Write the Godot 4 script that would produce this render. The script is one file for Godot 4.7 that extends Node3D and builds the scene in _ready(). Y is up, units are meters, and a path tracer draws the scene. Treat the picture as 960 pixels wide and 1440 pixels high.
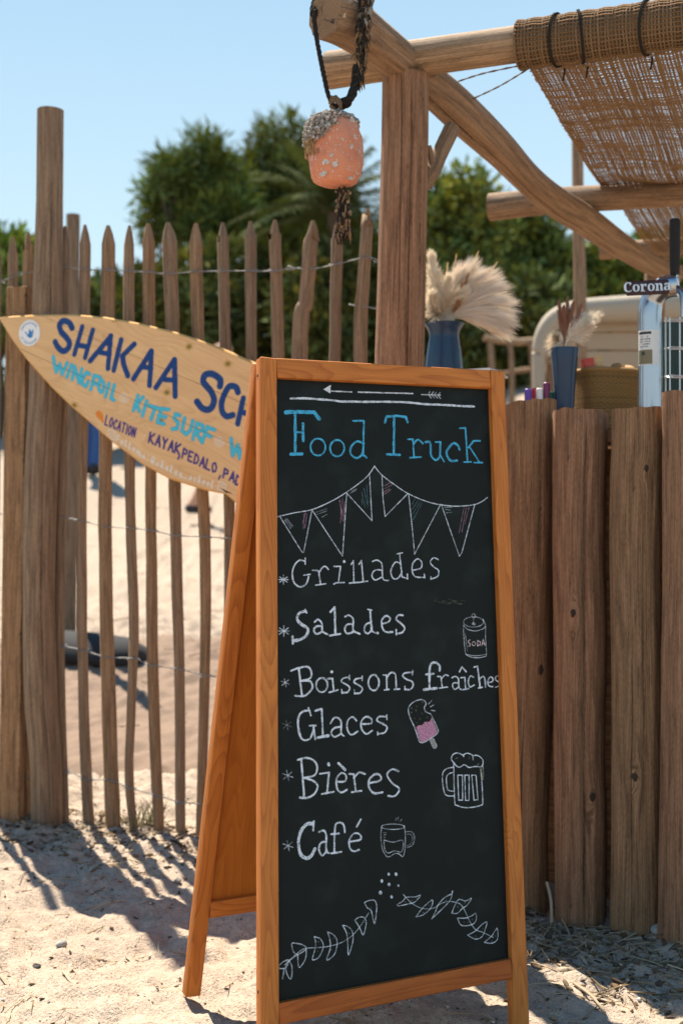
extends Node3D
# A food-truck chalkboard on a beach path, in front of a picket fence and a driftwood bar.
# x right, y up, camera looks along -z. Lengths in metres.

const EYE := 0.915
const FPX := 1700.0          # focal length for a picture 1440 units tall
const WALL := Vector3(0.928, 0, 0.371)     # direction along the fence and the bar

# ------------------------------------------------------------------ mesh builder
class MB:
	var v := PackedVector3Array()
	var t := PackedVector2Array()
	var c := PackedColorArray()
	var ix := PackedInt32Array()
	var tint := Color.WHITE
	func add(p: Vector3, q := Vector2.ZERO) -> int:
		v.append(p)
		t.append(q)
		c.append(Color(tint.r, tint.g, tint.b))
		return v.size() - 1
	func tri(a: int, b: int, d: int) -> void:
		ix.append(a)
		ix.append(b)
		ix.append(d)
	func quad(a: int, b: int, d: int, e: int) -> void:
		ix.append_array(PackedInt32Array([a, b, d, a, d, e]))
	func arrays() -> Array:
		var n := PackedVector3Array()
		n.resize(v.size())
		for i in range(0, ix.size(), 3):
			var a := v[ix[i]]
			var f := (v[ix[i + 2]] - a).cross(v[ix[i + 1]] - a)
			n[ix[i]] += f
			n[ix[i + 1]] += f
			n[ix[i + 2]] += f
		for i in n.size():
			n[i] = n[i].normalized() if n[i].length_squared() > 1e-20 else Vector3.UP
		var r := []
		r.resize(Mesh.ARRAY_MAX)
		r[Mesh.ARRAY_VERTEX] = v
		r[Mesh.ARRAY_NORMAL] = n
		r[Mesh.ARRAY_TEX_UV] = t
		r[Mesh.ARRAY_COLOR] = c
		r[Mesh.ARRAY_INDEX] = ix
		return r

var rng := RandomNumberGenerator.new()
var M := {}
var wob := FastNoiseLite.new()
var bump := FastNoiseLite.new()

func rf(a: float, b: float) -> float:
	return rng.randf_range(a, b)

func mesh_of(parts: Array) -> ArrayMesh:      # [builder, material, builder, material ...]
	var m := ArrayMesh.new()
	for i in range(0, parts.size(), 2):
		var b: MB = parts[i]
		if b.ix.size() == 0:
			continue
		m.add_surface_from_arrays(Mesh.PRIMITIVE_TRIANGLES, b.arrays())
		m.surface_set_material(m.get_surface_count() - 1, parts[i + 1])
	return m

var taken := {}
func numbered(called: String) -> String:
	taken[called] = taken.get(called, -1) + 1
	return called if taken[called] == 0 else "%s_%03d" % [called, taken[called]]

func tag(o: Node3D, label: String, category: String, group := "") -> Node3D:
	o.set_meta("label", label)
	o.set_meta("category", category)
	if group:
		o.set_meta("group", group)
	return o

func thing(called: String, label: String, category: String, base: Vector3, group := "") -> Node3D:
	var o := Node3D.new()
	o.name = numbered(called)
	add_child(o)
	o.position = base
	return tag(o, label, category, group)

func part(called: String, parent: Node3D, mesh: Mesh) -> MeshInstance3D:   # mesh given in world coordinates
	var o := MeshInstance3D.new()
	o.name = called
	o.mesh = mesh
	parent.add_child(o, true)
	o.position = -parent.global_position
	return o

func solo(called: String, mesh: Mesh, label: String, category: String, group := "") -> MeshInstance3D:
	var o := MeshInstance3D.new()
	o.name = numbered(called)
	o.mesh = mesh
	add_child(o)
	tag(o, label, category, group)
	return o

func at(x: float, y: float, depth: float) -> Vector3:      # a point of the picture at a known depth
	return Vector3((x - 480.0) / FPX * depth, EYE - (y - 720.0) / FPX * depth, -depth)

func arr(a: Array) -> PackedVector3Array:      # [x, y, depth] triples
	var r := PackedVector3Array()
	for q in a:
		r.append(at(q[0], q[1], q[2]))
	return r

func smooth_path(p: PackedVector3Array, per: int) -> PackedVector3Array:
	var r := PackedVector3Array()
	for i in p.size() - 1:
		var a := p[maxi(i - 1, 0)]
		var d := p[mini(i + 2, p.size() - 1)]
		for k in per:
			r.append(p[i].cubic_interpolate(p[i + 1], a, d, float(k) / per))
	r.append(p[p.size() - 1])
	return r

# A round member along a path. o: sides, rough, flat, cap builder, cracks [[angle, from, to, depth, width]], seed, uoff
func tube(b: MB, p: PackedVector3Array, r, o := {}) -> void:
	var sides: int = o.get("sides", 14)
	var rough: float = o.get("rough", 0.0)
	var seed_: float = o.get("seed", 0.0)
	var cracks: Array = o.get("cracks", [])
	var fx: float = o.get("fx", 1.0)
	var fz: float = o.get("fz", 1.0)
	var freq: float = o.get("freq", 7.0)
	var lobes: float = o.get("lobes", 40.0)
	var knots: Array = o.get("knots", [])      # [angle, distance along, radius]
	var ends: bool = o.get("caps", true)
	var cap: MB = o.get("cap", b)
	var n := p.size()
	var side := Vector3.RIGHT
	var d0 := (p[1] - p[0]).normalized()
	if absf(d0.dot(side)) > 0.8:
		side = Vector3.BACK
	side = (side - d0 * side.dot(d0)).normalized()
	var len := 0.0
	var first := b.v.size()
	var base := []
	for k in sides + 1:
		var ang := TAU * k / sides
		var free := true
		for ck in cracks:
			if absf(ang - ck[0]) < 0.13 + ck[4]:
				free = false
		if free:
			base.append([ang, 0.0])
	var cols := base.size() + cracks.size() * 3
	var ring0 := []
	var ring1 := []
	var uoff: float = o.get("uoff", rng.randf())
	var voff := rng.randf()
	var around := maxf(1.0, roundf((r if typeof(r) == TYPE_FLOAT else r[n / 2]) * TAU / 0.25 * 1.6))
	for i in n:
		var d := (p[mini(i + 1, n - 1)] - p[maxi(i - 1, 0)]).normalized()
		side = (side - d * side.dot(d)).normalized()
		var up := d.cross(side)
		if i > 0:
			len += p[i].distance_to(p[i - 1])
		var rad: float = r if typeof(r) == TYPE_FLOAT else r[i]
		var an := base.duplicate()
		for ck in cracks:
			var f := float(i) / (n - 1)
			var c0: float = ck[0] + 0.12 * wob.get_noise_2d(len * 60.0, seed_ * 31.0 + ck[0] * 77.0)
			var deep: float = ck[3] * clampf(minf(f - ck[1], ck[2] - f) * 8.0, 0.0, 1.0)
			var wd: float = 0.006 + ck[4] * (deep / ck[3])
			an.append([c0 - wd, 0.0])
			an.append([c0, deep])
			an.append([c0 + wd, 0.0])
		an.sort_custom(func(x, y): return x[0] < y[0])
		for a in an:
			var ang: float = a[0]
			var wv := bump.get_noise_3d(cos(ang) * lobes + seed_ * 113.0, sin(ang) * lobes, len * freq * 10.0)
			var rr: float = rad * (1.0 + rough * wv) - a[1]
			var du := 0.0
			for kt in knots:
				var da: float = (ang - kt[0]) * rad
				var dl: float = (len - kt[1]) * 0.45
				var g: float = exp(-(da * da + dl * dl) / (kt[2] * kt[2]))
				rr += kt[2] * 0.16 * g
				du += 0.10 * g * clampf(da / kt[2] * 2.0, -1.0, 1.0)
			var q: Vector3 = p[i] + side * (cos(ang) * rr * fx) + up * (sin(ang) * rr * fz)
			b.add(q, Vector2(uoff + ang / TAU * around - du, voff + len))
			if i == 0:
				ring0.append(q)
			elif i == n - 1:
				ring1.append(q)
	for i in n - 1:
		for k in cols - 1:
			var a := first + i * cols + k
			b.quad(a, a + cols, a + cols + 1, a + 1)
	if ends:
		for e in 2:
			var ring: Array = ring0 if e == 0 else ring1
			var mid := Vector3.ZERO
			for q in ring:
				mid += q
			mid /= ring.size()
			var rad2: float = maxf((ring[0] - mid).length(), 0.001)
			var ax: Vector3 = (ring[0] - mid) / rad2
			var dd: Vector3 = (p[1] - p[0]).normalized() if e == 0 else (p[n - 1] - p[n - 2]).normalized()
			var ay := dd.cross(ax)
			var mi := cap.add(mid, Vector2(0.5, 0.5))
			var s := cap.v.size()
			for q in ring:
				cap.add(q, Vector2(0.5 + (q - mid).dot(ax) / rad2 * 0.42, 0.5 + (q - mid).dot(ay) / rad2 * 0.42))
			for k in ring.size() - 1:
				if e == 0:
					cap.tri(mi, s + k, s + k + 1)
				else:
					cap.tri(mi, s + k + 1, s + k)

# A bevelled bar: centre line a -> c, half width along x axis, half thickness along z axis; grain runs along a -> c.
func bar(b: MB, a: Vector3, c: Vector3, xdir: Vector3, hw: float, ht: float, bev := 0.0015, uoff := -1.0) -> void:
	var y := (c - a).normalized()
	var x := (xdir - y * xdir.dot(y)).normalized()
	var z := x.cross(y)
	var L := a.distance_to(c)
	if uoff < 0.0:
		uoff = rng.randf()
	var voff := rng.randf()
	var h := [hw, L * 0.5, ht]
	var ax := [x, y, z]
	var mid := (a + c) * 0.5
	var id := {}
	for f in 3:
		for s in [-1, 1]:
			var i1 := (f + 1) % 3
			var i2 := (f + 2) % 3
			for s1 in [-1, 1]:
				for s2 in [-1, 1]:
					var q: Vector3 = mid + ax[f] * (h[f] * s) + ax[i1] * ((h[i1] - bev) * s1) + ax[i2] * ((h[i2] - bev) * s2)
					var l := q - mid
					var uvq := Vector2(uoff + (l.dot(x) + l.dot(z)) * 4.0, voff + l.dot(y))
					if f == 1:
						uvq = Vector2(uoff + l.dot(x) * 4.0, voff + l.dot(z) * 4.0)
					var sg := [0, 0, 0]
					sg[f] = s
					sg[i1] = s1
					sg[i2] = s2
					id[[f, sg[0], sg[1], sg[2]]] = b.add(q, uvq)
			var k := func(s1, s2):
				var sg := [0, 0, 0]
				sg[f] = s
				sg[i1] = s1
				sg[i2] = s2
				return id[[f, sg[0], sg[1], sg[2]]]
			if s < 0:
				b.quad(k.call(-1, -1), k.call(1, -1), k.call(1, 1), k.call(-1, 1))
			else:
				b.quad(k.call(-1, -1), k.call(-1, 1), k.call(1, 1), k.call(1, -1))
	for f in 3:               # bevel strips along axis f
		var i1 := (f + 1) % 3
		var i2 := (f + 2) % 3
		for s1 in [-1, 1]:
			for s2 in [-1, 1]:
				var lo := [0, 0, 0]
				lo[f] = -1
				lo[i1] = s1
				lo[i2] = s2
				var hi := lo.duplicate()
				hi[f] = 1
				var A: int = id[[i1, lo[0], lo[1], lo[2]]]
				var B: int = id[[i1, hi[0], hi[1], hi[2]]]
				var C: int = id[[i2, hi[0], hi[1], hi[2]]]
				var D: int = id[[i2, lo[0], lo[1], lo[2]]]
				if s1 * s2 > 0:
					b.quad(A, B, C, D)
				else:
					b.quad(D, C, B, A)
	for sx in [-1, 1]:
		for sy in [-1, 1]:
			for sz in [-1, 1]:
				var A: int = id[[0, sx, sy, sz]]
				var B: int = id[[1, sx, sy, sz]]
				var C: int = id[[2, sx, sy, sz]]
				if sx * sy * sz > 0:
					b.tri(A, C, B)
				else:
					b.tri(A, B, C)

func lathe(b: MB, centre: Vector3, prof: Array, sides := 28, sq := 0.0) -> void:    # prof: [radius, height] from bottom up
	var first := b.v.size()
	for i in prof.size():
		for k in sides + 1:
			var a := TAU * k / sides
			var r: float = prof[i][0]
			if sq > 0.0:
				r /= pow(pow(absf(cos(a)), sq) + pow(absf(sin(a)), sq), 1.0 / sq)
			b.add(centre + Vector3(cos(a) * r, prof[i][1], sin(a) * r), Vector2(float(k) / sides, prof[i][1]))
	for i in prof.size() - 1:
		for k in sides:
			var a := first + i * (sides + 1) + k
			b.quad(a, a + 1, a + sides + 2, a + sides + 1)

func blob(b: MB, p: Vector3, r: Vector3, basis := Basis.IDENTITY, rings := 4, sides := 7, jitter := 0.0) -> void:
	var first := b.v.size()
	for i in rings + 1:
		var th := PI * i / rings
		for k in sides + 1:
			var a := TAU * (k % sides) / sides
			var j := 1.0
			if jitter > 0.0:
				j += jitter * bump.get_noise_3d(p.x * 9000.0 + cos(a) * 60.0, p.y * 9000.0 + cos(th) * 60.0, p.z * 9000.0 + sin(a) * 60.0)
			b.add(p + basis * Vector3(sin(th) * cos(a) * r.x * j, cos(th) * r.y * j, sin(th) * sin(a) * r.z * j), Vector2(float(k) / sides, float(i) / rings))
	for i in rings:
		for k in sides:
			var a := first + i * (sides + 1) + k
			b.quad(a, a + sides + 1, a + sides + 2, a + 1)

func ribbon(b: MB, p: PackedVector3Array, w: Array, nrm: Vector3) -> void:   # a thin blade
	var first := b.v.size()
	for i in p.size():
		var d := (p[mini(i + 1, p.size() - 1)] - p[maxi(i - 1, 0)]).normalized()
		var s := d.cross(nrm).normalized() * (float(w[i]) * 0.5)
		b.add(p[i] - s, Vector2(0, float(i) / p.size()))
		b.add(p[i] + s, Vector2(1, float(i) / p.size()))
	for i in p.size() - 1:
		var a := first + i * 2
		b.quad(a, a + 1, a + 3, a + 2)

# ------------------------------------------------------------------ terrain
const PROFILE := [[3.7, 0.0], [6.0, 0.25], [11.6, 0.79], [14.0, 1.34], [20.0, 2.25], [26.0, 2.9], [36.0, 3.3], [70.0, 3.6], [400.0, 4.0]]
func lay(x: float, z: float) -> float:          # the lie of the land
	var d := -z
	var h := 0.0
	if d > 3.7:
		for i in PROFILE.size() - 1:
			if d <= PROFILE[i + 1][0] or i == PROFILE.size() - 2:
				var f: float = clampf((d - PROFILE[i][0]) / (PROFILE[i + 1][0] - PROFILE[i][0]), 0, 1)
				h = lerpf(PROFILE[i][1], PROFILE[i + 1][1], f)
				break
		h *= 1.0 + 0.55 * smoothstep(0.0, 3.0, x) * smoothstep(5.0, 12.0, d)
	return h

func ground_y(x: float, z: float) -> float:
	var far := clampf((sqrt(x * x + z * z) - 6.0) / 30.0, 0.0, 1.0)
	var h := lay(x, z)
	h += 0.016 * bump.get_noise_2d(x * 260.0, z * 260.0) * (1.0 + 6.0 * far)
	h += 0.018 * bump.get_noise_2d(x * 900.0 + 500.0, z * 900.0)
	if -z > 4.2 and absf(x) < 14.0:
		h += clampf((-z - 4.2) * 0.5, 0.0, 1.0) * (0.035 * bump.get_noise_2d(x * 420.0, z * 420.0 + 300.0) + 0.02 * wob.get_noise_2d(x * 1100.0, z * 1100.0))
	if far == 0.0:
		var g := wob.get_noise_2d(x * 700.0, z * 700.0)
		h += 0.007 * wob.get_noise_2d(x * 2300.0, z * 2300.0) - 0.010 * maxf(g, 0.0)
	return h - 0.004

# ------------------------------------------------------------------ textures
func noise_bytes(w: int, h: int, freq: float, seed_: int, squeeze := 1, oct := 3, kind := FastNoiseLite.TYPE_SIMPLEX_SMOOTH) -> PackedByteArray:
	var n := FastNoiseLite.new()
	n.noise_type = kind
	n.frequency = freq
	n.seed = seed_
	n.fractal_octaves = oct
	var im := n.get_seamless_image(w, h / squeeze)
	im.convert(Image.FORMAT_L8)
	if squeeze > 1:
		im.resize(w, h, Image.INTERPOLATE_CUBIC)
	return im.get_data()

func tex(w: int, h: int, data: PackedByteArray) -> ImageTexture:
	var im := Image.create_from_data(w, h, false, Image.FORMAT_RGB8, data)
	return ImageTexture.create_from_image(im)

func normals(w: int, h: int, hgt: PackedByteArray, depth: float) -> ImageTexture:
	var im := Image.create_from_data(w, h, false, Image.FORMAT_L8, hgt)
	im.convert(Image.FORMAT_RGBA8)
	im.bump_map_to_normal_map(depth)
	return ImageTexture.create_from_image(im)

# Weathered wood: fine fibres, broad streaks, short dark checks. Colours in sRGB 0..255.
func wood_tex(seed_: int, dark: Color, light: Color, checks: float) -> Array:
	var w := 512
	var h := 1024
	var a := noise_bytes(w, h, 0.16, seed_, 32, 2)
	var b2 := noise_bytes(w, h, 0.022, seed_ + 1, 8, 4)
	var c := noise_bytes(w, h, 0.045, seed_ + 2, 16, 2, FastNoiseLite.TYPE_PERLIN)
	var g := noise_bytes(w, h, 0.25, seed_ + 3, 4, 1)
	var s := noise_bytes(w, h, 0.012, seed_ + 4, 2, 3)
	var out := PackedByteArray()
	out.resize(w * h * 3)
	var hg := PackedByteArray()
	hg.resize(w * h)
	for i in w * h:
		var fine := a[i] / 255.0
		var k := 0.50 * fine + 0.24 * (b2[i] / 255.0) + 0.26 * (g[i] / 255.0)
		k = clampf((k - 0.5) * 1.7 + 0.5, 0.0, 1.0)
		var ck := absf(c[i] / 255.0 - 0.5)
		var dip := clampf(1.0 - ck * 120.0, 0.0, 1.0) * clampf((s[i] / 255.0 - 0.5) * 6.0, 0.0, 1.0) * checks
		var st := clampf((s[i] / 255.0 - 0.55) * 3.0, 0.0, 1.0) * 0.13
		var m := (1.0 - dip * 0.7) * (1.0 - st)
		out[i * 3] = int(clampf(lerpf(dark.r, light.r, k) * m, 0, 1) * 255.0)
		out[i * 3 + 1] = int(clampf(lerpf(dark.g, light.g, k) * m, 0, 1) * 255.0)
		out[i * 3 + 2] = int(clampf(lerpf(dark.b, light.b, k) * m, 0, 1) * 255.0)
		hg[i] = int(clampf(0.25 + 0.6 * k - dip * 0.6, 0, 1) * 255.0)
	return [tex(w, h, out), normals(w, h, hg, 5.0)]

# Sawn softwood: growth-ring lines that wander and close into flames.
func pine_tex(seed_: int, dark: Color, light: Color, lines: float, wander: float, depth: float) -> Array:
	var w := 512
	var h := 1024
	var a := noise_bytes(w, h, 0.006, seed_, 4, 2)
	var b2 := noise_bytes(w, h, 0.16, seed_ + 1, 32, 2)
	var s := noise_bytes(w, h, 0.010, seed_ + 2, 2, 3)
	var out := PackedByteArray()
	out.resize(w * h * 3)
	var hg := PackedByteArray()
	hg.resize(w * h)
	for y in h:
		for x in w:
			var i := y * w + x
			var q := float(x) / w * lines + (a[i] / 255.0 - 0.5) * wander
			var fr := q - floorf(q)
			var ring := pow(fr, 2.2) * (1.0 - smoothstep(0.90, 1.0, fr))
			var k := 1.0 - depth * ring - 0.26 * (b2[i] / 255.0) + 0.28 * (s[i] / 255.0 - 0.5)
			k = clampf(k, 0.0, 1.0)
			out[i * 3] = int(lerpf(dark.r, light.r, k) * 255.0)
			out[i * 3 + 1] = int(lerpf(dark.g, light.g, k) * 255.0)
			out[i * 3 + 2] = int(lerpf(dark.b, light.b, k) * 255.0)
			hg[i] = int(clampf(0.5 + 0.3 * k + 0.2 * (b2[i] / 255.0 - 0.5), 0, 1) * 255.0)
	var wr := RandomNumberGenerator.new()
	wr.seed = seed_
	for k in 260:          # scratches, dents and specks in the surface
		var x0 := wr.randi_range(0, w - 1)
		var y0 := wr.randi_range(0, h - 1)
		var ln := wr.randi_range(2, 46) if k < 150 else wr.randi_range(2, 6)
		var pale := wr.randf() < 0.6
		var slope := wr.randf_range(-0.3, 0.3)
		for q in ln:
			var at_ := (((y0 + q) % h) * w + (x0 + int(q * slope) + w) % w) * 3
			for c in 3:
				out[at_ + c] = int(clampf(out[at_ + c] * (1.16 if pale else 0.74) + (8.0 if pale else 0.0), 0, 255))
			hg[at_ / 3] = int(hg[at_ / 3] * 0.8)
	return [tex(w, h, out), normals(w, h, hg, 1.6)]

func end_tex() -> ImageTexture:
	var w := 256
	var n := noise_bytes(w, w, 0.02, 77, 1, 3)
	var g := noise_bytes(w, w, 0.2, 78, 1, 2)
	var out := PackedByteArray()
	out.resize(w * w * 3)
	for y in w:
		for x in w:
			var i := y * w + x
			var dx := (x - 118.0) / w
			var dy := (y - 136.0) / w
			var r := sqrt(dx * dx + dy * dy) + (n[i] / 255.0 - 0.5) * 0.06
			var ring := absf(fmod(r * 34.0, 1.0) - 0.5) * 2.0
			var an := atan2(dy, dx)
			var crack := 0.0
			for q in [0.4, 2.3, -1.5]:
				crack = maxf(crack, clampf(1.0 - absf(an - q + (n[i] / 255.0 - 0.5) * 0.5) * r * 70.0, 0, 1) * clampf(r * 6.0, 0, 1))
			var k := clampf(0.55 + 0.25 * ring + 0.3 * (g[i] / 255.0 - 0.5), 0, 1) * (1.0 - 0.7 * crack)
			out[i * 3] = int(190 * k)
			out[i * 3 + 1] = int(160 * k)
			out[i * 3 + 2] = int(130 * k)
	return tex(w, w, out)

func mat(color: Color, rough := 0.8, o := {}) -> StandardMaterial3D:
	var m := StandardMaterial3D.new()
	m.albedo_color = color
	m.roughness = rough
	m.metallic = o.get("metallic", 0.0)
	m.metallic_specular = o.get("spec", 0.4)
	if o.has("tex"):
		m.albedo_texture = o.tex
	if o.has("normal"):
		m.normal_enabled = true
		m.normal_texture = o.normal
		m.normal_scale = o.get("nscale", 1.0)
	if o.has("backlight"):
		m.backlight_enabled = true
		m.backlight = o.backlight
	if o.get("vc", false):
		m.vertex_color_use_as_albedo = true
	if o.has("clear"):
		m.clearcoat_enabled = true
		m.clearcoat = o.clear
		m.clearcoat_roughness = o.get("clear_rough", 0.3)
	if o.get("both", false):
		m.cull_mode = BaseMaterial3D.CULL_DISABLED
	return m

func rgb(r: float, g: float, b: float) -> Color:     # linear reflectances
	return Color(r, g, b).linear_to_srgb()

# ------------------------------------------------------------------ drawn marks
func smooth2(p: PackedVector2Array) -> PackedVector2Array:
	var r := PackedVector2Array()
	for i in p.size() - 1:
		var a := p[maxi(i - 1, 0)]
		var d := p[mini(i + 2, p.size() - 1)]
		for k in 5:
			r.append(p[i].cubic_interpolate(p[i + 1], a, d, k / 5.0))
	r.append(p[p.size() - 1])
	return r

func draw_marks(im: Image, marks: Array, colors: Dictionary, scale: float, off: Vector2, grain: float, wav: float) -> void:
	var w := im.get_width()
	var h := im.get_height()
	var gn := FastNoiseLite.new()
	gn.frequency = 0.22
	gn.seed = 5
	var gl := FastNoiseLite.new()
	gl.frequency = 0.03
	gl.seed = 9
	var cov := PackedFloat32Array()
	cov.resize(w * h)
	for mk in marks:
		var p := PackedVector2Array()
		for i in range(4, mk.size(), 2):
			p.append((Vector2(mk[i], mk[i + 1]) - off) * scale)
		var col: Color = colors[mk[0]]
		var k: float = mk[3]
		if mk[1] < 0:
			var lo := p[0]
			var hi := p[0]
			for q in p:
				lo = lo.min(q)
				hi = hi.max(q)
			for y in range(maxi(int(lo.y), 0), mini(int(hi.y) + 1, h)):
				for x in range(maxi(int(lo.x), 0), mini(int(hi.x) + 1, w)):
					if Geometry2D.is_point_in_polygon(Vector2(x, y), p):
						var g := clampf(k * (1.0 + grain * gn.get_noise_2d(x * 0.7, y * 0.7) * 0.7), 0, 1)
						im.set_pixel(x, y, im.get_pixel(x, y).lerp(col, g))
			continue
		if mk[2] == 1 and p.size() > 2:
			p = smooth2(p)
		var hw: float = mk[1] * scale * 0.5
		var touched := PackedInt32Array()
		for i in p.size() - 1:
			var a := p[i]
			var e := p[i + 1]
			var ab := e - a
			var l2 := maxf(ab.length_squared(), 1e-6)
			var pad := hw + 2.0
			var x0 := maxi(int(minf(a.x, e.x) - pad), 0)
			var x1 := mini(int(maxf(a.x, e.x) + pad) + 1, w)
			var y0 := maxi(int(minf(a.y, e.y) - pad), 0)
			var y1 := mini(int(maxf(a.y, e.y) + pad) + 1, h)
			for y in range(y0, y1):
				for x in range(x0, x1):
					var q := Vector2(x, y)
					var f := clampf((q - a).dot(ab) / l2, 0, 1)
					var dist := q.distance_to(a + ab * f)
					var wd := hw * (1.0 + wav * gl.get_noise_2d(x, y))
					var cv := clampf(wd - dist + 0.5, 0, 1)
					if cv > 0.0:
						var at_ := y * w + x
						if cov[at_] == 0.0:
							touched.append(at_)
						cov[at_] = maxf(cov[at_], cv)
		for at_ in touched:
			var x := at_ % w
			var y := at_ / w
			var g := clampf(cov[at_] * k * (1.0 + grain * (1.3 * gn.get_noise_2d(x, y) - 0.12) + grain * 0.9 * gl.get_noise_2d(x * 1.5, y * 1.5)), 0, 1)
			im.set_pixel(x, y, im.get_pixel(x, y).lerp(col, g))
			cov[at_] = 0.0

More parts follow.
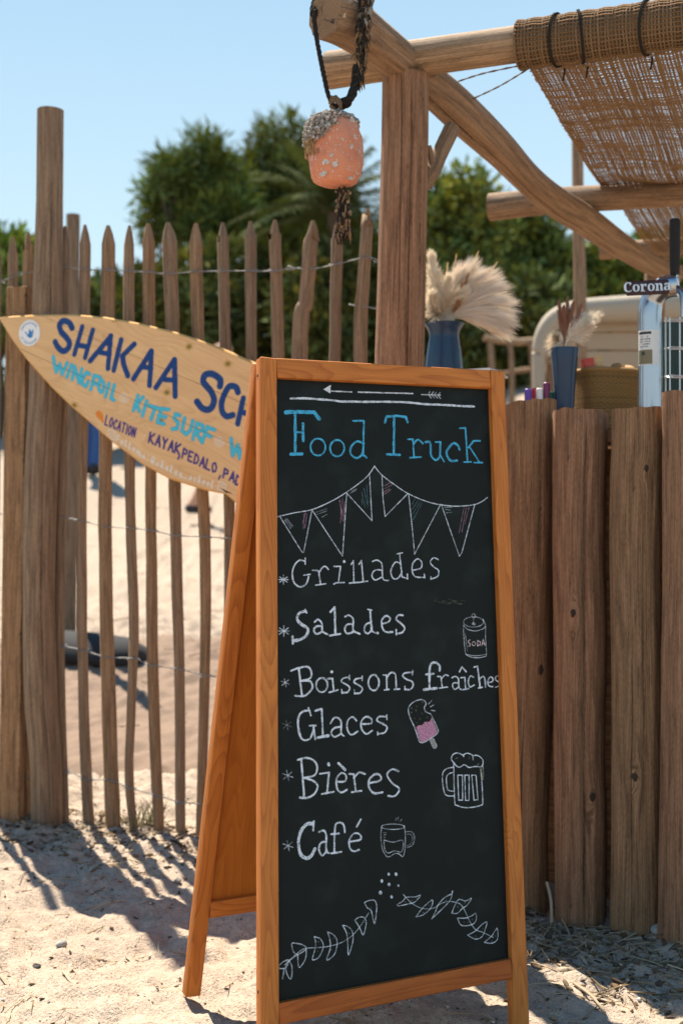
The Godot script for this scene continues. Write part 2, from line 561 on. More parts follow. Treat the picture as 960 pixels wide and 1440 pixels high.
const CHALK := [
["W",-1.0,0,1.00,94.1,14.3,109.0,5.1,108.0,21.6],
["W",2.4,1,1.00,108.1,17.0,150.6,16.9],
["W",2.6,1,1.00,163.5,16.6,220.2,15.6,276.7,14.6],
["W",2.1,1,1.00,294.7,15.9,335.9,15.2],
["W",1.4,0,1.00,313.2,9.0,309.2,15.3,315.8,21.9],
["W",1.4,0,1.00,320.8,9.3,316.0,15.0,322.7,21.6],
["W",1.4,0,1.00,326.9,9.8,322.1,15.5,329.6,21.4],
["W",1.4,0,1.00,335.3,10.1,329.7,15.8,335.7,21.8],
["W",4.2,1,1.00,30.5,33.9,56.5,32.5,84.1,33.1,112.1,34.0,133.3,35.5,183.4,34.1,219.9,32.5,264.3,32.1,301.8,34.1,339.9,34.0,378.6,34.7,408.3,34.7],
["B",7.1,0,1.00,21.5,59.5,42.6,57.5,75.5,57.6,85.1,69.0],
["B",5.4,1,1.00,39.1,58.9,38.6,133.4],
["B",3.5,1,1.00,40.9,94.9,53.2,94.6],
["B",5.2,1,1.00,54.0,79.1,53.8,110.0],
["B",5.7,1,1.00,29.8,134.9,51.5,133.8],
["B",3.5,1,1.00,96.3,125.3,93.0,131.3,87.6,135.3,81.2,136.4,75.1,134.5,70.4,129.9,68.2,123.6,68.7,116.7,72.0,110.7,77.3,106.7,83.7,105.5,89.9,107.4,94.6,112.0,96.9,118.4,96.3,125.3],
["B",3.5,1,1.00,133.4,126.3,130.1,132.1,124.9,135.9,118.7,137.0,112.8,135.2,108.3,130.8,106.2,124.6,106.7,118.0,109.9,112.2,115.1,108.3,121.3,107.2,127.2,109.0,131.8,113.4,133.9,119.6,133.4,126.3],
["B",3.8,1,1.00,173.3,112.4,160.5,108.8,148.3,118.2,146.6,131.3,157.1,139.6,168.6,133.5,172.4,119.0],
["B",3.8,0,1.00,152.6,70.8,174.1,70.1,171.5,133.5,178.5,138.6],
["B",4.7,0,1.00,216.8,72.1,220.7,60.6,241.3,58.6,260.5,60.0,264.0,70.0],
["B",4.5,1,1.00,236.4,60.1,233.7,131.0],
["B",4.5,1,1.00,219.8,131.6,246.1,132.1],
["B",3.4,0,1.00,263.9,102.3,274.3,102.0,275.7,134.2],
["B",3.4,1,1.00,267.4,137.0,291.3,135.2],
["B",3.4,1,1.00,275.6,111.4,284.8,102.4,295.1,109.6],
["B",4.0,1,1.00,301.2,106.8,310.9,107.9,311.7,130.8,321.3,140.5,330.0,133.2,332.0,112.8,333.0,106.0],
["B",3.5,1,1.00,322.3,106.3,333.0,106.0],
["B",3.5,1,1.00,331.4,130.5,339.4,143.2],
["B",4.5,1,1.00,373.5,119.6,369.6,111.3,359.6,108.1,346.2,122.7,347.3,134.2,355.5,141.7,367.0,140.7],
["B",3.5,0,1.00,375.0,78.4,387.9,77.2,390.1,143.6],
["B",3.5,1,1.00,381.9,143.7,397.9,142.9],
["B",3.5,0,1.00,419.6,101.8,404.8,102.1,392.7,115.6],
["B",3.3,1,1.00,395.6,114.2,415.2,141.9],
["B",3.3,1,1.00,404.1,144.2,422.3,143.9],
["W",1.9,1,1.00,2.5,246.6,34.5,239.8,68.3,234.2,95.8,224.0,123.6,210.5,159.1,188.4,180.8,171.3,194.0,154.1],
["W",1.9,1,1.00,194.0,154.1,209.5,171.0,238.1,190.4,261.2,204.1,296.4,217.9,329.1,225.1,364.0,227.8,399.5,225.1,418.4,219.0,431.2,210.8],
["W",1.8,0,0.90,9.8,247.2,50.7,309.8,53.4,308.6,69.6,235.4],
["W",1.8,0,0.90,71.0,236.1,127.6,317.4,137.7,204.1],
["W",1.8,0,0.90,137.7,204.1,187.0,254.3,183.7,167.3],
["W",1.8,0,0.90,208.8,171.0,210.0,214.1,213.6,246.7,261.2,204.1],
["W",1.8,0,0.90,262.7,204.8,268.4,266.5,272.2,316.1,329.2,224.5],
["W",1.8,0,0.90,330.7,224.5,366.0,321.6,371.5,315.1,402.6,225.1],
["W",1.2,0,0.60,19.7,249.7,31.7,264.8],
["W",1.2,0,0.60,22.4,249.8,33.0,262.3],
["W",1.2,0,0.60,18.4,252.2,29.0,267.3],
["W",1.2,0,0.60,77.8,238.6,98.4,232.3],
["W",1.2,0,0.60,79.1,242.4,98.4,236.1],
["W",1.2,0,0.60,88.6,247.5,98.3,242.5],
["W",1.2,0,0.60,147.6,200.1,157.6,196.2],
["W",1.2,0,0.60,144.7,204.0,156.1,198.8],
["W",1.2,0,0.60,336.5,229.8,353.2,229.8],
["W",1.2,0,0.60,339.4,233.8,350.0,235.1],
["W",1.2,0,0.60,340.7,240.5,352.9,239.2],
["P",1.4,0,0.65,57.4,239.8,51.8,258.7],
["P",1.4,0,0.65,60.1,242.4,55.8,266.2],
["P",1.4,0,0.65,54.7,242.3,53.1,267.4],
["P",1.4,0,0.65,123.5,217.0,128.6,252.8],
["P",1.4,0,0.65,129.2,214.4,124.3,257.8],
["P",1.4,0,0.65,133.3,219.5,129.9,255.3],
["P",1.4,0,0.65,127.5,233.6,131.5,246.4],
["P",1.4,0,0.65,213.4,190.6,228.1,182.6],
["P",1.4,0,0.65,213.3,195.8,229.4,187.9],
["P",1.4,0,0.65,213.2,201.1,223.4,195.8],
["P",1.4,0,0.65,214.5,205.0,226.3,197.1],
["P",1.4,0,0.65,379.2,229.8,366.8,277.9],
["P",1.4,0,0.65,383.8,231.1,372.9,276.6],
["P",1.4,0,0.65,390.0,229.8,379.6,262.0],
["T",1.3,0,0.60,167.4,201.3,173.9,229.8],
["T",1.3,0,0.60,171.8,194.8,178.3,224.6],
["T",1.3,0,0.60,177.6,188.3,179.6,229.8],
["T",1.3,0,0.60,167.1,214.3,168.4,224.6],
["T",1.3,0,0.60,269.5,224.5,275.7,214.0],
["T",1.3,0,0.60,269.3,233.7,283.0,216.6],
["T",1.3,0,0.60,269.0,242.9,287.4,219.2],
["T",1.3,0,0.60,270.2,253.4,290.3,221.9],
["W",2.0,0,0.85,15.2,348.0,15.1,363.9],
["W",2.0,0,0.85,8.2,351.2,22.2,360.7],
["W",2.0,0,0.85,22.2,351.6,8.2,360.3],
["W",2.0,0,0.85,6.6,355.7,23.8,356.2],
["W",2.0,0,0.85,15.4,435.0,15.3,453.1],
["W",2.0,0,0.85,7.4,438.5,23.4,449.6],
["W",2.0,0,0.85,23.5,439.2,7.3,448.9],
["W",2.0,0,0.85,5.6,443.6,25.2,444.5],
["W",1.7,0,0.70,15.9,524.5,19.1,538.6],
["W",1.7,0,0.70,10.2,528.6,24.8,534.4],
["W",1.7,0,0.70,23.5,527.3,11.5,535.7],
["W",1.3,0,0.45,18.5,594.4,22.2,610.8],
["W",1.3,0,0.45,11.9,599.1,28.8,606.1],
["W",1.3,0,0.45,27.3,597.8,13.4,607.3],
["W",1.5,0,0.70,19.2,676.8,23.1,694.1],
["W",1.5,0,0.70,12.1,681.6,30.2,689.2],
["W",1.5,0,0.70,28.6,680.5,13.8,690.3],
["W",1.5,0,0.70,19.2,790.3,23.1,807.4],
["W",1.5,0,0.70,12.2,794.9,30.1,802.8],
["W",1.5,0,0.70,28.5,794.2,13.8,803.5],
["W",2.6,1,1.00,56.1,319.6,56.0,330.0],
["W",2.9,1,1.00,56.1,325.4,46.0,322.9,37.2,329.7,32.1,342.3,33.3,358.4,40.7,367.4,49.4,369.2,58.2,363.7,62.1,352.2],
["W",2.6,1,1.00,53.3,349.2,65.2,348.1],
["W",2.6,0,1.00,69.8,340.8,81.2,342.2,84.7,364.4],
["W",2.6,1,1.00,75.8,367.2,94.9,365.4],
["W",2.6,1,1.00,83.7,343.9,87.6,337.7,94.0,334.8,100.3,340.3],
["W",4.7,1,1.00,130.4,326.6,130.9,327.1],
["W",2.6,0,1.00,110.7,335.2,123.6,335.4,119.3,363.0],
["W",2.6,1,1.00,110.3,366.3,116.7,364.2,130.4,364.1],
["W",2.6,0,1.00,144.4,332.6,148.9,325.5,149.1,363.9],
["W",2.6,1,1.00,140.7,365.5,156.9,364.5],
["W",2.6,0,1.00,160.1,332.2,164.7,325.6,167.4,362.5],
["W",2.6,1,1.00,158.2,364.8,176.6,362.9],
["W",2.6,1,1.00,186.6,327.9,195.9,325.7,205.1,333.1,205.9,355.8,209.8,361.9,217.8,362.8],
["W",2.6,1,1.00,204.9,343.9,191.6,343.6,184.7,352.9,191.2,361.4,204.6,356.3],
["W",2.6,0,1.00,241.4,314.5,245.3,356.8,256.6,360.7],
["W",2.6,1,1.00,256.2,352.3,256.6,361.2],
["W",2.6,1,1.00,236.5,315.2,246.9,313.4],
["W",2.6,1,1.00,243.7,333.9,232.9,330.1,223.2,344.3,226.9,358.8,237.6,359.0,245.5,347.2],
["W",2.6,1,1.00,269.3,345.3,284.5,342.0,286.2,331.1,278.1,324.9,268.2,333.2,266.5,347.7,273.0,357.5,291.7,359.2],
["W",2.6,1,1.00,291.0,353.6,291.9,359.9],
["W",2.6,1,1.00,321.0,326.9,311.3,323.8,304.2,331.5,310.8,340.2,320.4,346.5,320.1,356.3,311.6,360.9,304.6,362.0],
["W",2.6,1,1.00,304.7,358.3,304.9,363.2],
["W",3.1,1,1.00,55.3,408.5,57.8,414.4],
["W",5.0,1,1.00,54.6,411.5,44.1,415.0,40.3,425.1,48.9,434.6,60.0,441.9,57.4,453.2,46.2,459.9,33.8,461.6],
["W",4.0,1,1.00,31.4,454.3,31.8,466.1],
["W",3.5,1,1.00,72.7,431.0,79.0,427.1,86.5,433.9,87.6,447.7,96.4,453.1],
["W",3.5,1,1.00,86.4,438.5,75.1,439.1,71.3,445.8,76.2,451.8,86.3,448.8],
["W",4.2,0,1.00,103.2,414.9,111.0,407.5,112.1,453.4],
["W",3.5,1,1.00,101.4,455.7,121.8,453.8],
["W",3.5,1,1.00,131.3,424.1,139.0,422.1,146.7,429.4,146.4,448.0,159.2,455.5],
["W",3.5,1,1.00,145.3,437.5,134.9,438.2,130.2,446.1,134.7,453.9,146.3,451.4],
["W",4.0,1,1.00,180.1,414.3,182.8,451.9],
["W",2.8,1,1.00,175.7,412.9,183.5,414.9],
["W",4.7,1,1.00,193.5,455.2,194.5,455.7],
["W",2.8,1,1.00,182.8,451.9,189.3,455.0],
["W",3.5,1,1.00,180.4,436.6,171.2,439.7,168.4,450.1,174.8,455.7,182.8,449.6],
["W",3.5,1,1.00,202.8,439.8,216.1,436.9,219.0,429.9,211.1,426.0,202.9,434.0,204.0,447.0,210.4,454.3,223.7,454.9],
["W",3.5,1,1.00,245.4,426.2,236.0,425.8,231.8,432.8,241.0,440.3,248.3,448.9,243.3,456.9,231.2,458.3],
["W",3.1,1,1.00,231.3,451.2,231.4,460.6],
["W",3.8,1,1.00,42.8,510.1,47.9,554.2],
["W",3.5,1,1.00,28.5,512.0,43.3,507.9,59.4,507.3,66.0,517.1,63.0,527.1,45.6,530.5],
["W",3.5,1,1.00,45.6,530.5,62.9,531.6,67.8,542.0,61.5,550.6,51.6,556.2,35.6,554.5],
["W",3.3,1,1.00,95.4,543.9,93.0,548.4,89.0,551.1,84.3,551.6,79.8,549.8,76.4,545.9,74.7,540.8,75.1,535.5,77.5,531.0,81.5,528.3,86.2,527.7,90.7,529.6,94.2,533.5,95.9,538.6,95.4,543.9],
["W",5.2,1,1.00,104.2,518.2,104.9,518.5],
["W",3.1,0,1.00,96.7,529.6,105.5,529.7,107.3,549.0],
["W",3.1,1,1.00,98.9,553.0,115.9,550.0],
["W",3.1,1,1.00,136.0,529.7,125.8,530.9,122.7,536.4,133.3,542.7,138.3,548.8,133.1,555.2,122.9,555.0],
["W",2.4,1,1.00,138.1,526.6,138.0,533.9],
["W",2.4,1,1.00,122.5,548.9,123.4,556.4],
["W",3.1,1,1.00,160.4,532.4,150.1,533.6,146.9,539.1,157.6,545.5,162.6,551.5,157.3,558.0,147.1,557.8],
["W",2.4,1,1.00,162.5,529.3,162.4,536.6],
["W",2.4,1,1.00,146.7,551.6,147.6,559.2],
["W",3.3,1,1.00,194.6,546.4,192.1,551.4,188.2,554.6,183.6,555.2,179.3,553.1,176.0,548.8,174.4,543.1,174.8,537.2,177.3,532.1,181.2,529.0,185.8,528.3,190.2,530.4,193.5,534.7,195.1,540.4,194.6,546.4],
["W",3.1,0,1.00,203.5,529.8,210.0,530.2,210.3,555.7],
["W",3.1,1,1.00,205.3,555.8,214.3,555.5],
["W",3.1,1,1.00,209.9,537.6,214.9,529.3,221.6,526.2,228.1,531.2,228.8,554.5],
["W",3.1,1,1.00,224.8,556.1,235.4,556.1],
["W",3.1,1,1.00,260.2,528.5,246.8,528.8,242.6,534.4,251.8,540.8,261.1,544.9,262.3,553.2,255.4,558.6,246.1,556.8],
["W",2.4,1,1.00,263.0,525.1,261.7,532.8],
["W",2.4,1,1.00,246.2,552.2,246.0,558.4],
["W",4.5,1,1.00,317.9,528.3,317.7,519.9,309.6,513.6,299.9,516.6,296.8,530.6,295.9,558.8],
["W",4.0,1,1.00,289.8,533.7,304.9,533.4],
["W",4.7,1,1.00,284.2,560.4,310.9,559.3],
["W",2.8,0,1.00,312.9,538.6,319.8,539.5,321.9,558.6],
["W",2.8,1,1.00,316.4,559.7,332.9,558.8],
["W",2.8,1,1.00,321.0,543.4,328.1,537.2,335.0,538.8],
["W",2.8,1,1.00,343.2,542.8,350.2,540.9,356.1,546.0,356.5,560.3,361.9,565.4],
["W",2.8,1,1.00,355.3,553.1,345.6,552.5,343.5,558.3,348.0,564.0,356.5,559.8],
["W",2.8,0,1.00,361.2,543.9,369.7,543.9,370.3,563.6],
["W",2.8,1,1.00,365.5,565.6,376.8,564.5],
["W",2.8,0,1.00,358.8,533.0,364.2,524.5,372.8,533.8],
["W",2.8,1,1.00,387.9,544.3,380.9,542.7,376.4,552.0,380.2,561.3,388.8,558.8],
["W",3.3,0,1.00,390.0,526.4,397.2,525.6,401.3,564.4],
["W",2.8,1,1.00,397.6,564.8,405.6,563.9],
["W",2.8,1,1.00,400.5,549.2,407.8,544.3,411.9,549.4,412.7,564.4],
["W",2.8,1,1.00,417.3,555.7,427.4,555.2,429.1,549.2,423.4,546.5,418.0,553.4,419.9,561.9,428.4,564.4],
["W",2.4,1,1.00,442.2,545.2,436.4,546.0,434.7,552.0,441.7,557.2,441.4,563.3,434.1,565.7],
["W",3.3,1,1.00,60.0,576.9,64.3,589.5],
["W",3.8,1,1.00,61.7,581.5,50.1,581.8,42.2,589.0,40.6,605.5,44.9,623.5,52.2,630.2,62.0,628.2,66.5,620.8,69.1,611.0],
["W",3.1,1,1.00,61.7,606.6,73.3,607.5],
["W",4.0,1,1.00,69.1,609.9,71.8,630.1],
["W",3.5,0,1.00,72.3,582.3,84.8,579.8,86.3,625.7],
["W",4.7,1,1.00,76.8,627.8,96.7,625.9],
["W",3.3,1,1.00,100.7,605.6,107.1,597.6,114.7,597.2,120.9,604.9,120.6,622.8,125.6,628.8],
["W",3.3,1,1.00,120.8,612.7,108.2,614.0,101.8,621.3,108.0,629.0,120.6,624.6],
["W",3.3,1,1.00,150.1,604.8,142.6,597.9,133.6,603.6,132.1,617.0,139.5,627.7,152.4,623.1],
["W",3.3,1,1.00,159.0,611.2,178.3,611.5,178.4,603.5,168.2,599.4,159.0,607.8,160.1,620.3,168.9,628.9,180.1,624.1],
["W",3.3,1,1.00,207.1,602.2,194.1,601.3,190.0,607.8,201.6,614.4,209.3,620.7,203.9,629.4,190.9,630.2],
["W",2.4,1,1.00,209.3,599.6,209.3,607.4],
["W",2.4,1,1.00,190.4,626.5,190.8,632.5],
["W",4.0,1,1.00,45.8,660.9,50.9,722.5],
["W",3.5,1,1.00,39.7,661.5,54.4,659.5,69.0,665.2,75.1,676.7,70.0,689.4,50.4,692.0],
["W",3.5,1,1.00,50.4,692.0,66.2,697.8,75.5,707.5,69.7,720.0,56.2,725.2,42.9,723.4],
["W",5.4,1,1.00,96.1,673.3,96.9,674.7],
["W",3.3,0,1.00,79.9,688.1,97.2,687.5,93.1,719.0],
["W",3.3,1,1.00,83.2,721.8,105.5,720.3],
["W",3.3,1,1.00,110.7,704.2,126.9,704.7,128.3,694.9,119.6,690.7,110.7,699.8,111.8,715.4,119.1,722.7,130.0,719.4],
["W",4.5,1,1.00,114.9,673.7,127.2,685.9],
["W",3.3,0,1.00,134.7,693.2,143.5,694.5,146.8,723.2],
["W",3.3,1,1.00,139.2,724.2,157.7,723.9],
["W",3.3,1,1.00,143.4,701.1,153.7,692.8,165.1,696.5],
["W",3.8,1,1.00,172.4,712.4,193.1,709.9,194.5,702.1,184.3,698.3,172.6,706.8,172.3,719.1,181.1,729.9,197.8,730.5],
["W",3.5,1,1.00,229.9,697.5,217.8,693.0,207.7,701.6,217.3,716.8,230.8,727.6,222.2,738.7,208.6,737.3],
["W",3.8,1,1.00,67.9,765.4,66.9,779.3],
["W",5.7,1,1.00,65.5,768.6,55.1,768.3,44.7,778.1,40.2,794.6,42.9,813.2,53.2,823.1,63.5,819.6,69.6,809.8],
["W",3.5,1,1.00,77.3,783.1,86.3,782.3,90.7,791.2,90.4,814.9,95.4,819.5],
["W",3.5,1,1.00,89.1,800.3,80.1,801.9,77.0,812.0,82.8,821.9,91.3,815.0],
["W",3.5,1,1.00,125.5,789.3,122.6,776.2,113.6,772.0,106.8,779.8,105.3,819.3],
["W",3.3,1,1.00,99.7,789.1,113.9,789.9],
["W",3.3,1,1.00,99.3,820.5,118.3,820.3],
["W",3.3,1,1.00,134.4,805.5,154.3,804.3,152.9,795.6,142.2,793.1,133.5,802.7,134.2,816.1,141.7,822.3,151.0,820.7],
["W",3.3,1,1.00,155.5,771.2,147.6,782.1],
["W",1.5,1,0.70,412.0,447.7,407.1,451.1,399.1,453.1,389.8,453.4,380.8,451.8,374.0,448.6,370.7,444.6,371.6,440.5,376.4,437.1,384.3,435.1,393.7,434.8,402.7,436.4,409.6,439.5,412.9,443.6,412.0,447.7],
["W",1.5,1,0.80,370.9,446.8,369.8,462.6,371.6,491.7,375.3,503.9,393.5,509.7,413.5,508.4,417.2,503.7,416.3,474.4,417.2,452.4,412.0,440.0],
["W",1.5,1,0.80,370.9,449.3,378.5,456.9,395.4,460.8,411.3,457.6,416.3,453.6],
["W",1.5,1,0.70,374.0,502.7,393.7,506.1,416.0,504.8],
["W",1.2,1,0.60,373.2,463.9,377.0,498.0],
["W",4.7,1,0.70,390.2,447.6,393.1,447.8],
["W",1.4,1,0.70,395.7,433.9,394.9,435.2,393.5,436.1,391.9,436.3,390.4,435.7,389.2,434.6,388.7,433.1,388.9,431.4,389.7,430.1,391.1,429.2,392.7,429.0,394.3,429.6,395.4,430.7,395.9,432.3,395.7,433.9],
["W",1.7,1,0.60,392.1,436.7,391.7,445.3],
["Q",1.9,0,0.95,383.1,476.4,379.2,478.2,379.8,481.4,383.5,484.2,381.9,488.0,378.1,487.8],
["Q",1.9,0,0.95,398.9,478.5,398.5,488.2],
["Q",1.9,0,0.95,398.9,478.5,404.9,481.3,404.7,486.5,398.5,488.2],
["Q",1.9,0,0.95,407.6,488.6,411.2,477.1,414.5,488.3],
["Q",1.9,0,0.95,409.3,484.8,413.9,485.0],
["Q",1.9,1,0.95,394.2,485.1,393.4,486.5,392.0,487.3,390.4,487.5,388.9,486.9,387.7,485.8,387.2,484.3,387.4,482.7,388.2,481.3,389.6,480.5,391.2,480.3,392.7,480.9,393.9,482.0,394.4,483.5,394.2,485.1],
["P",-1.0,0,0.85,266.9,625.1,271.5,622.0,279.6,621.9,285.1,616.8,294.6,617.5,298.9,610.1,310.3,636.6,299.2,645.0,278.7,652.2,272.7,647.5],
["G",-1.0,0,0.80,293.1,649.2,300.5,646.3,307.4,659.6,305.3,664.1,300.0,662.9],
["W",2.0,1,0.85,272.1,649.8,264.7,627.3,254.6,605.7,252.3,591.7,260.6,581.8,275.5,577.5,284.9,580.0,287.9,586.0,284.5,591.6,286.5,598.7,293.7,602.8,297.7,605.4,307.9,626.0,311.1,636.7,299.2,645.0,280.1,652.7,272.1,649.8],
["W",1.4,1,0.70,293.1,649.2,300.0,662.9,305.3,664.1,307.4,659.6,301.3,646.8],
["O",1.8,0,0.70,257.5,597.8,258.2,599.0],
["O",1.8,0,0.70,266.9,595.0,267.7,596.2],
["O",1.8,0,0.70,268.5,588.2,269.2,589.4],
["O",1.8,0,0.70,278.9,601.0,279.6,602.2],
["O",1.8,0,0.70,263.9,608.7,264.6,609.9],
["O",1.8,0,0.70,274.5,610.7,275.3,611.9],
["O",1.8,0,0.70,267.6,617.1,268.4,618.3],
["O",1.8,0,0.70,289.4,609.0,290.2,610.2],
["O",1.8,0,0.70,280.8,582.0,281.5,583.2],
["O",1.8,0,0.70,258.2,590.5,259.0,591.7],
["W",1.8,0,0.80,292.8,586.3,299.8,580.5],
["W",1.8,0,0.80,296.7,591.3,303.1,588.9],
["W",1.8,0,0.80,298.4,597.7,305.5,599.2],
["W",2.0,1,1.00,341.2,692.7,336.5,686.5,340.3,678.7,350.0,676.7,360.9,681.6,362.2,684.1],
["W",2.0,1,1.00,360.9,681.6,369.3,678.8,380.3,683.3,381.4,691.6],
["W",2.0,1,1.00,380.8,684.5,391.4,684.7,401.0,692.1,402.1,699.3,399.0,704.9],
["W",2.0,1,1.00,341.2,692.7,346.5,699.0,353.3,701.9,363.1,698.6,372.6,704.1,385.1,703.6,394.8,705.2],
["W",2.0,1,1.00,341.2,693.8,340.9,758.4,345.5,767.6,365.8,773.6,393.6,772.6,398.9,764.3,397.4,710.6],
["E",4.2,1,0.60,396.2,705.3,398.4,720.0,399.6,726.7],
["W",1.4,1,0.70,401.4,701.6,402.3,720.4,400.3,728.4],
["W",2.0,0,1.00,348.7,715.4,358.3,716.3,357.3,759.6,349.1,758.8,348.7,715.4],
["W",2.0,0,1.00,363.2,716.8,372.1,717.6,370.4,761.4,363.0,760.7,363.2,716.8],
["W",2.0,0,1.00,377.6,718.1,386.5,718.9,389.0,762.2,380.6,762.0,377.6,718.1],
["W",2.0,1,1.00,340.9,700.8,327.2,701.9,318.9,708.0,317.1,721.6,320.4,742.6,327.0,749.0,340.6,750.8],
["W",2.0,1,1.00,340.6,709.6,331.0,711.4,325.3,717.8,326.6,736.4,331.4,740.7,340.9,742.8],
["W",1.4,0,0.60,345.6,686.1,346.4,686.2],
["W",1.4,0,0.60,348.4,685.2,349.2,685.3],
["W",1.4,0,0.60,373.1,688.5,374.0,688.6],
["W",1.4,0,0.60,374.1,685.8,374.9,685.9],
["W",1.4,0,0.60,392.2,699.6,393.1,699.6],
["W",1.4,0,0.60,390.2,701.0,391.1,701.1],
["W",1.5,1,0.75,238.8,793.8,233.7,795.0,225.3,795.2,215.2,794.4,205.6,792.7,198.3,790.6,194.7,788.3,195.5,786.4,200.5,785.2,208.9,785.0,218.9,785.8,228.6,787.5,236.0,789.7,239.7,791.9,238.8,793.8],
["W",1.5,1,0.75,195.1,788.2,193.2,802.8,195.8,824.7,203.4,837.7,211.2,838.6,219.2,835.0,227.0,836.5,235.8,841.6,240.1,821.8,240.1,798.6,237.7,791.5],
["W",1.5,1,0.75,198.6,810.2,216.5,815.8,235.5,815.2,233.4,833.2,224.0,832.1,217.7,830.5,206.6,832.7,200.5,826.6,198.6,810.2],
["W",1.5,1,0.70,240.6,801.4,253.4,802.8,258.6,813.0,254.4,824.8,243.1,828.1],
["W",1.3,1,0.60,242.1,805.7,250.7,806.6,254.7,813.9,250.3,822.9,241.6,825.2],
["W",1.4,0,0.60,223.7,776.4,222.1,780.3],
["W",1.4,0,0.60,227.6,775.4,226.2,780.7],
["W",1.4,0,0.60,234.2,779.7,230.9,782.6],
["W",1.4,0,0.60,198.0,798.0,203.3,799.1],
["W",1.4,0,0.60,198.8,802.1,202.6,801.7],
["W",1.4,0,0.60,198.8,805.4,200.9,806.4],
["W",5.0,0,1.00,206.6,867.0,207.1,868.0],
["W",5.0,0,1.00,220.8,868.8,221.4,869.8],
["W",5.2,0,1.00,193.2,876.5,193.7,877.5],
["W",5.0,0,1.00,207.0,884.3,207.6,885.3],
["W",3.5,0,1.00,224.8,888.2,225.3,889.2],
["W",5.4,0,1.00,189.9,895.6,190.5,896.6],
["W",4.7,0,1.00,211.2,905.0,211.7,906.0],
["W",1.4,1,0.75,167.4,926.0,159.6,935.4,147.2,949.3,131.9,960.1,113.8,966.5,92.9,968.5,72.3,967.5,50.4,965.5,37.4,970.4,25.8,977.4,14.3,985.7],
["W",1.7,1,0.85,160.1,908.0,169.3,905.8,178.6,907.0,182.7,915.0,181.8,929.3,178.4,944.6,174.9,933.6,172.1,922.7,164.5,916.4,160.1,908.0],
["W",1.7,1,0.85,141.4,933.7,150.5,930.2,159.6,932.8,162.5,942.4,156.7,959.8,150.2,947.2,141.4,933.7],
["W",1.7,1,0.85,118.7,938.8,129.1,942.8,136.5,951.7,137.2,967.3,129.0,987.3,127.8,968.6,126.0,952.8,118.7,938.8],
["W",1.7,1,0.85,90.9,945.1,102.1,951.9,108.4,963.1,104.6,980.5,94.2,988.7,89.1,987.9,95.9,971.5,94.6,955.9,90.9,945.1],
["W",1.7,1,0.85,67.2,949.4,78.3,954.8,83.2,967.1,78.1,979.1,72.1,984.5,63.4,984.5,67.9,969.9,69.5,959.9,67.2,949.4],
["W",1.7,1,0.85,26.5,955.4,29.6,953.8,45.4,958.9,52.4,966.2,37.3,972.9,29.5,966.9,26.5,955.4],
["W",1.7,1,0.85,52.4,966.2,51.5,979.9,45.1,990.0,38.8,992.4,37.3,973.6],
["W",1.7,1,0.85,2.1,986.7,12.2,980.1,21.6,979.5,16.9,989.7,7.5,990.3,2.1,986.7],
["W",1.7,1,0.85,21.6,979.5,27.0,991.3,25.3,1008.8,19.1,1002.4,16.1,989.6,21.6,979.5],
["W",1.7,1,0.85,13.7,990.6,10.2,1006.4],
["W",1.7,1,0.85,37.3,972.9,23.2,979.7],
["W",1.4,1,0.80,234.5,904.8,248.9,920.1,269.3,932.2,291.7,935.3,308.1,929.4,324.4,928.4,343.9,934.3,353.4,945.1,364.2,967.0,375.2,982.2,391.6,990.0,411.3,1001.1],
["W",1.7,1,0.85,221.5,919.8,233.3,915.3,239.7,910.0,257.1,911.8,267.4,910.5,256.9,919.8,241.0,921.7,225.2,922.2,221.5,919.8],
["W",1.7,1,0.85,257.8,944.6,269.3,933.6,279.1,926.8,289.5,921.5,291.4,924.5,286.9,934.6,272.2,943.3,257.8,944.6],
["W",1.7,1,0.85,288.6,952.3,296.4,941.3,301.5,931.2,314.9,920.8,329.7,916.0,330.9,911.3,327.8,923.9,317.7,933.4,304.4,942.4,288.6,952.3],
["W",1.7,1,0.85,328.6,948.5,335.6,935.9,344.1,927.5,357.2,932.0,369.0,928.9,360.3,939.2,350.2,943.3,340.1,950.1,328.6,948.5],
["W",1.7,1,0.85,339.8,958.2,356.2,960.5,369.5,958.2,376.9,955.2,377.5,966.2,368.9,973.1,347.5,971.5,339.8,958.2],
["W",1.7,1,0.85,359.1,989.4,375.1,984.9,388.8,976.0,399.0,973.3,395.2,985.1,388.0,996.3,374.6,998.4,359.1,989.4],
["W",1.7,1,0.85,392.6,1006.5,408.1,997.9,415.1,990.7,420.3,987.3,419.6,1005.0,407.6,1010.1,392.6,1006.5],
["W",1.2,0,0.70,237.9,917.3,238.6,917.9],
["W",1.2,0,0.70,250.6,916.3,251.3,916.9],
["W",1.2,0,0.70,260.2,914.9,260.8,915.5],
["W",1.2,0,0.70,272.3,939.3,272.9,940.0],
["W",1.2,0,0.70,283.8,928.8,284.5,929.5],
["W",1.2,0,0.70,301.2,942.0,301.8,942.6],
["W",1.2,0,0.70,318.0,925.3,318.6,926.0],
["W",1.2,0,0.70,340.4,939.2,341.1,939.9],
["W",1.2,0,0.70,355.5,934.5,356.1,935.1],
["W",1.2,0,0.70,352.6,966.8,353.3,967.4],
["W",1.2,0,0.70,359.9,967.8,360.5,968.4],
["W",1.2,0,0.70,369.2,965.0,369.9,965.6],
["W",1.2,0,0.70,374.8,993.0,375.5,993.7],
["W",1.2,0,0.70,390.2,983.0,390.9,983.6],
["W",1.2,0,0.70,407.7,1006.0,408.4,1006.7],
["W",1.2,0,0.70,414.8,998.8,415.4,999.5],
["W",1.2,0,0.70,172.2,917.5,172.8,918.1],
["W",1.2,0,0.70,176.5,931.2,177.1,931.8],
["W",1.2,0,0.70,158.0,939.1,158.6,939.7],
["W",1.2,0,0.70,130.5,953.4,131.1,954.0],
["W",1.2,0,0.70,102.0,957.0,102.6,957.6],
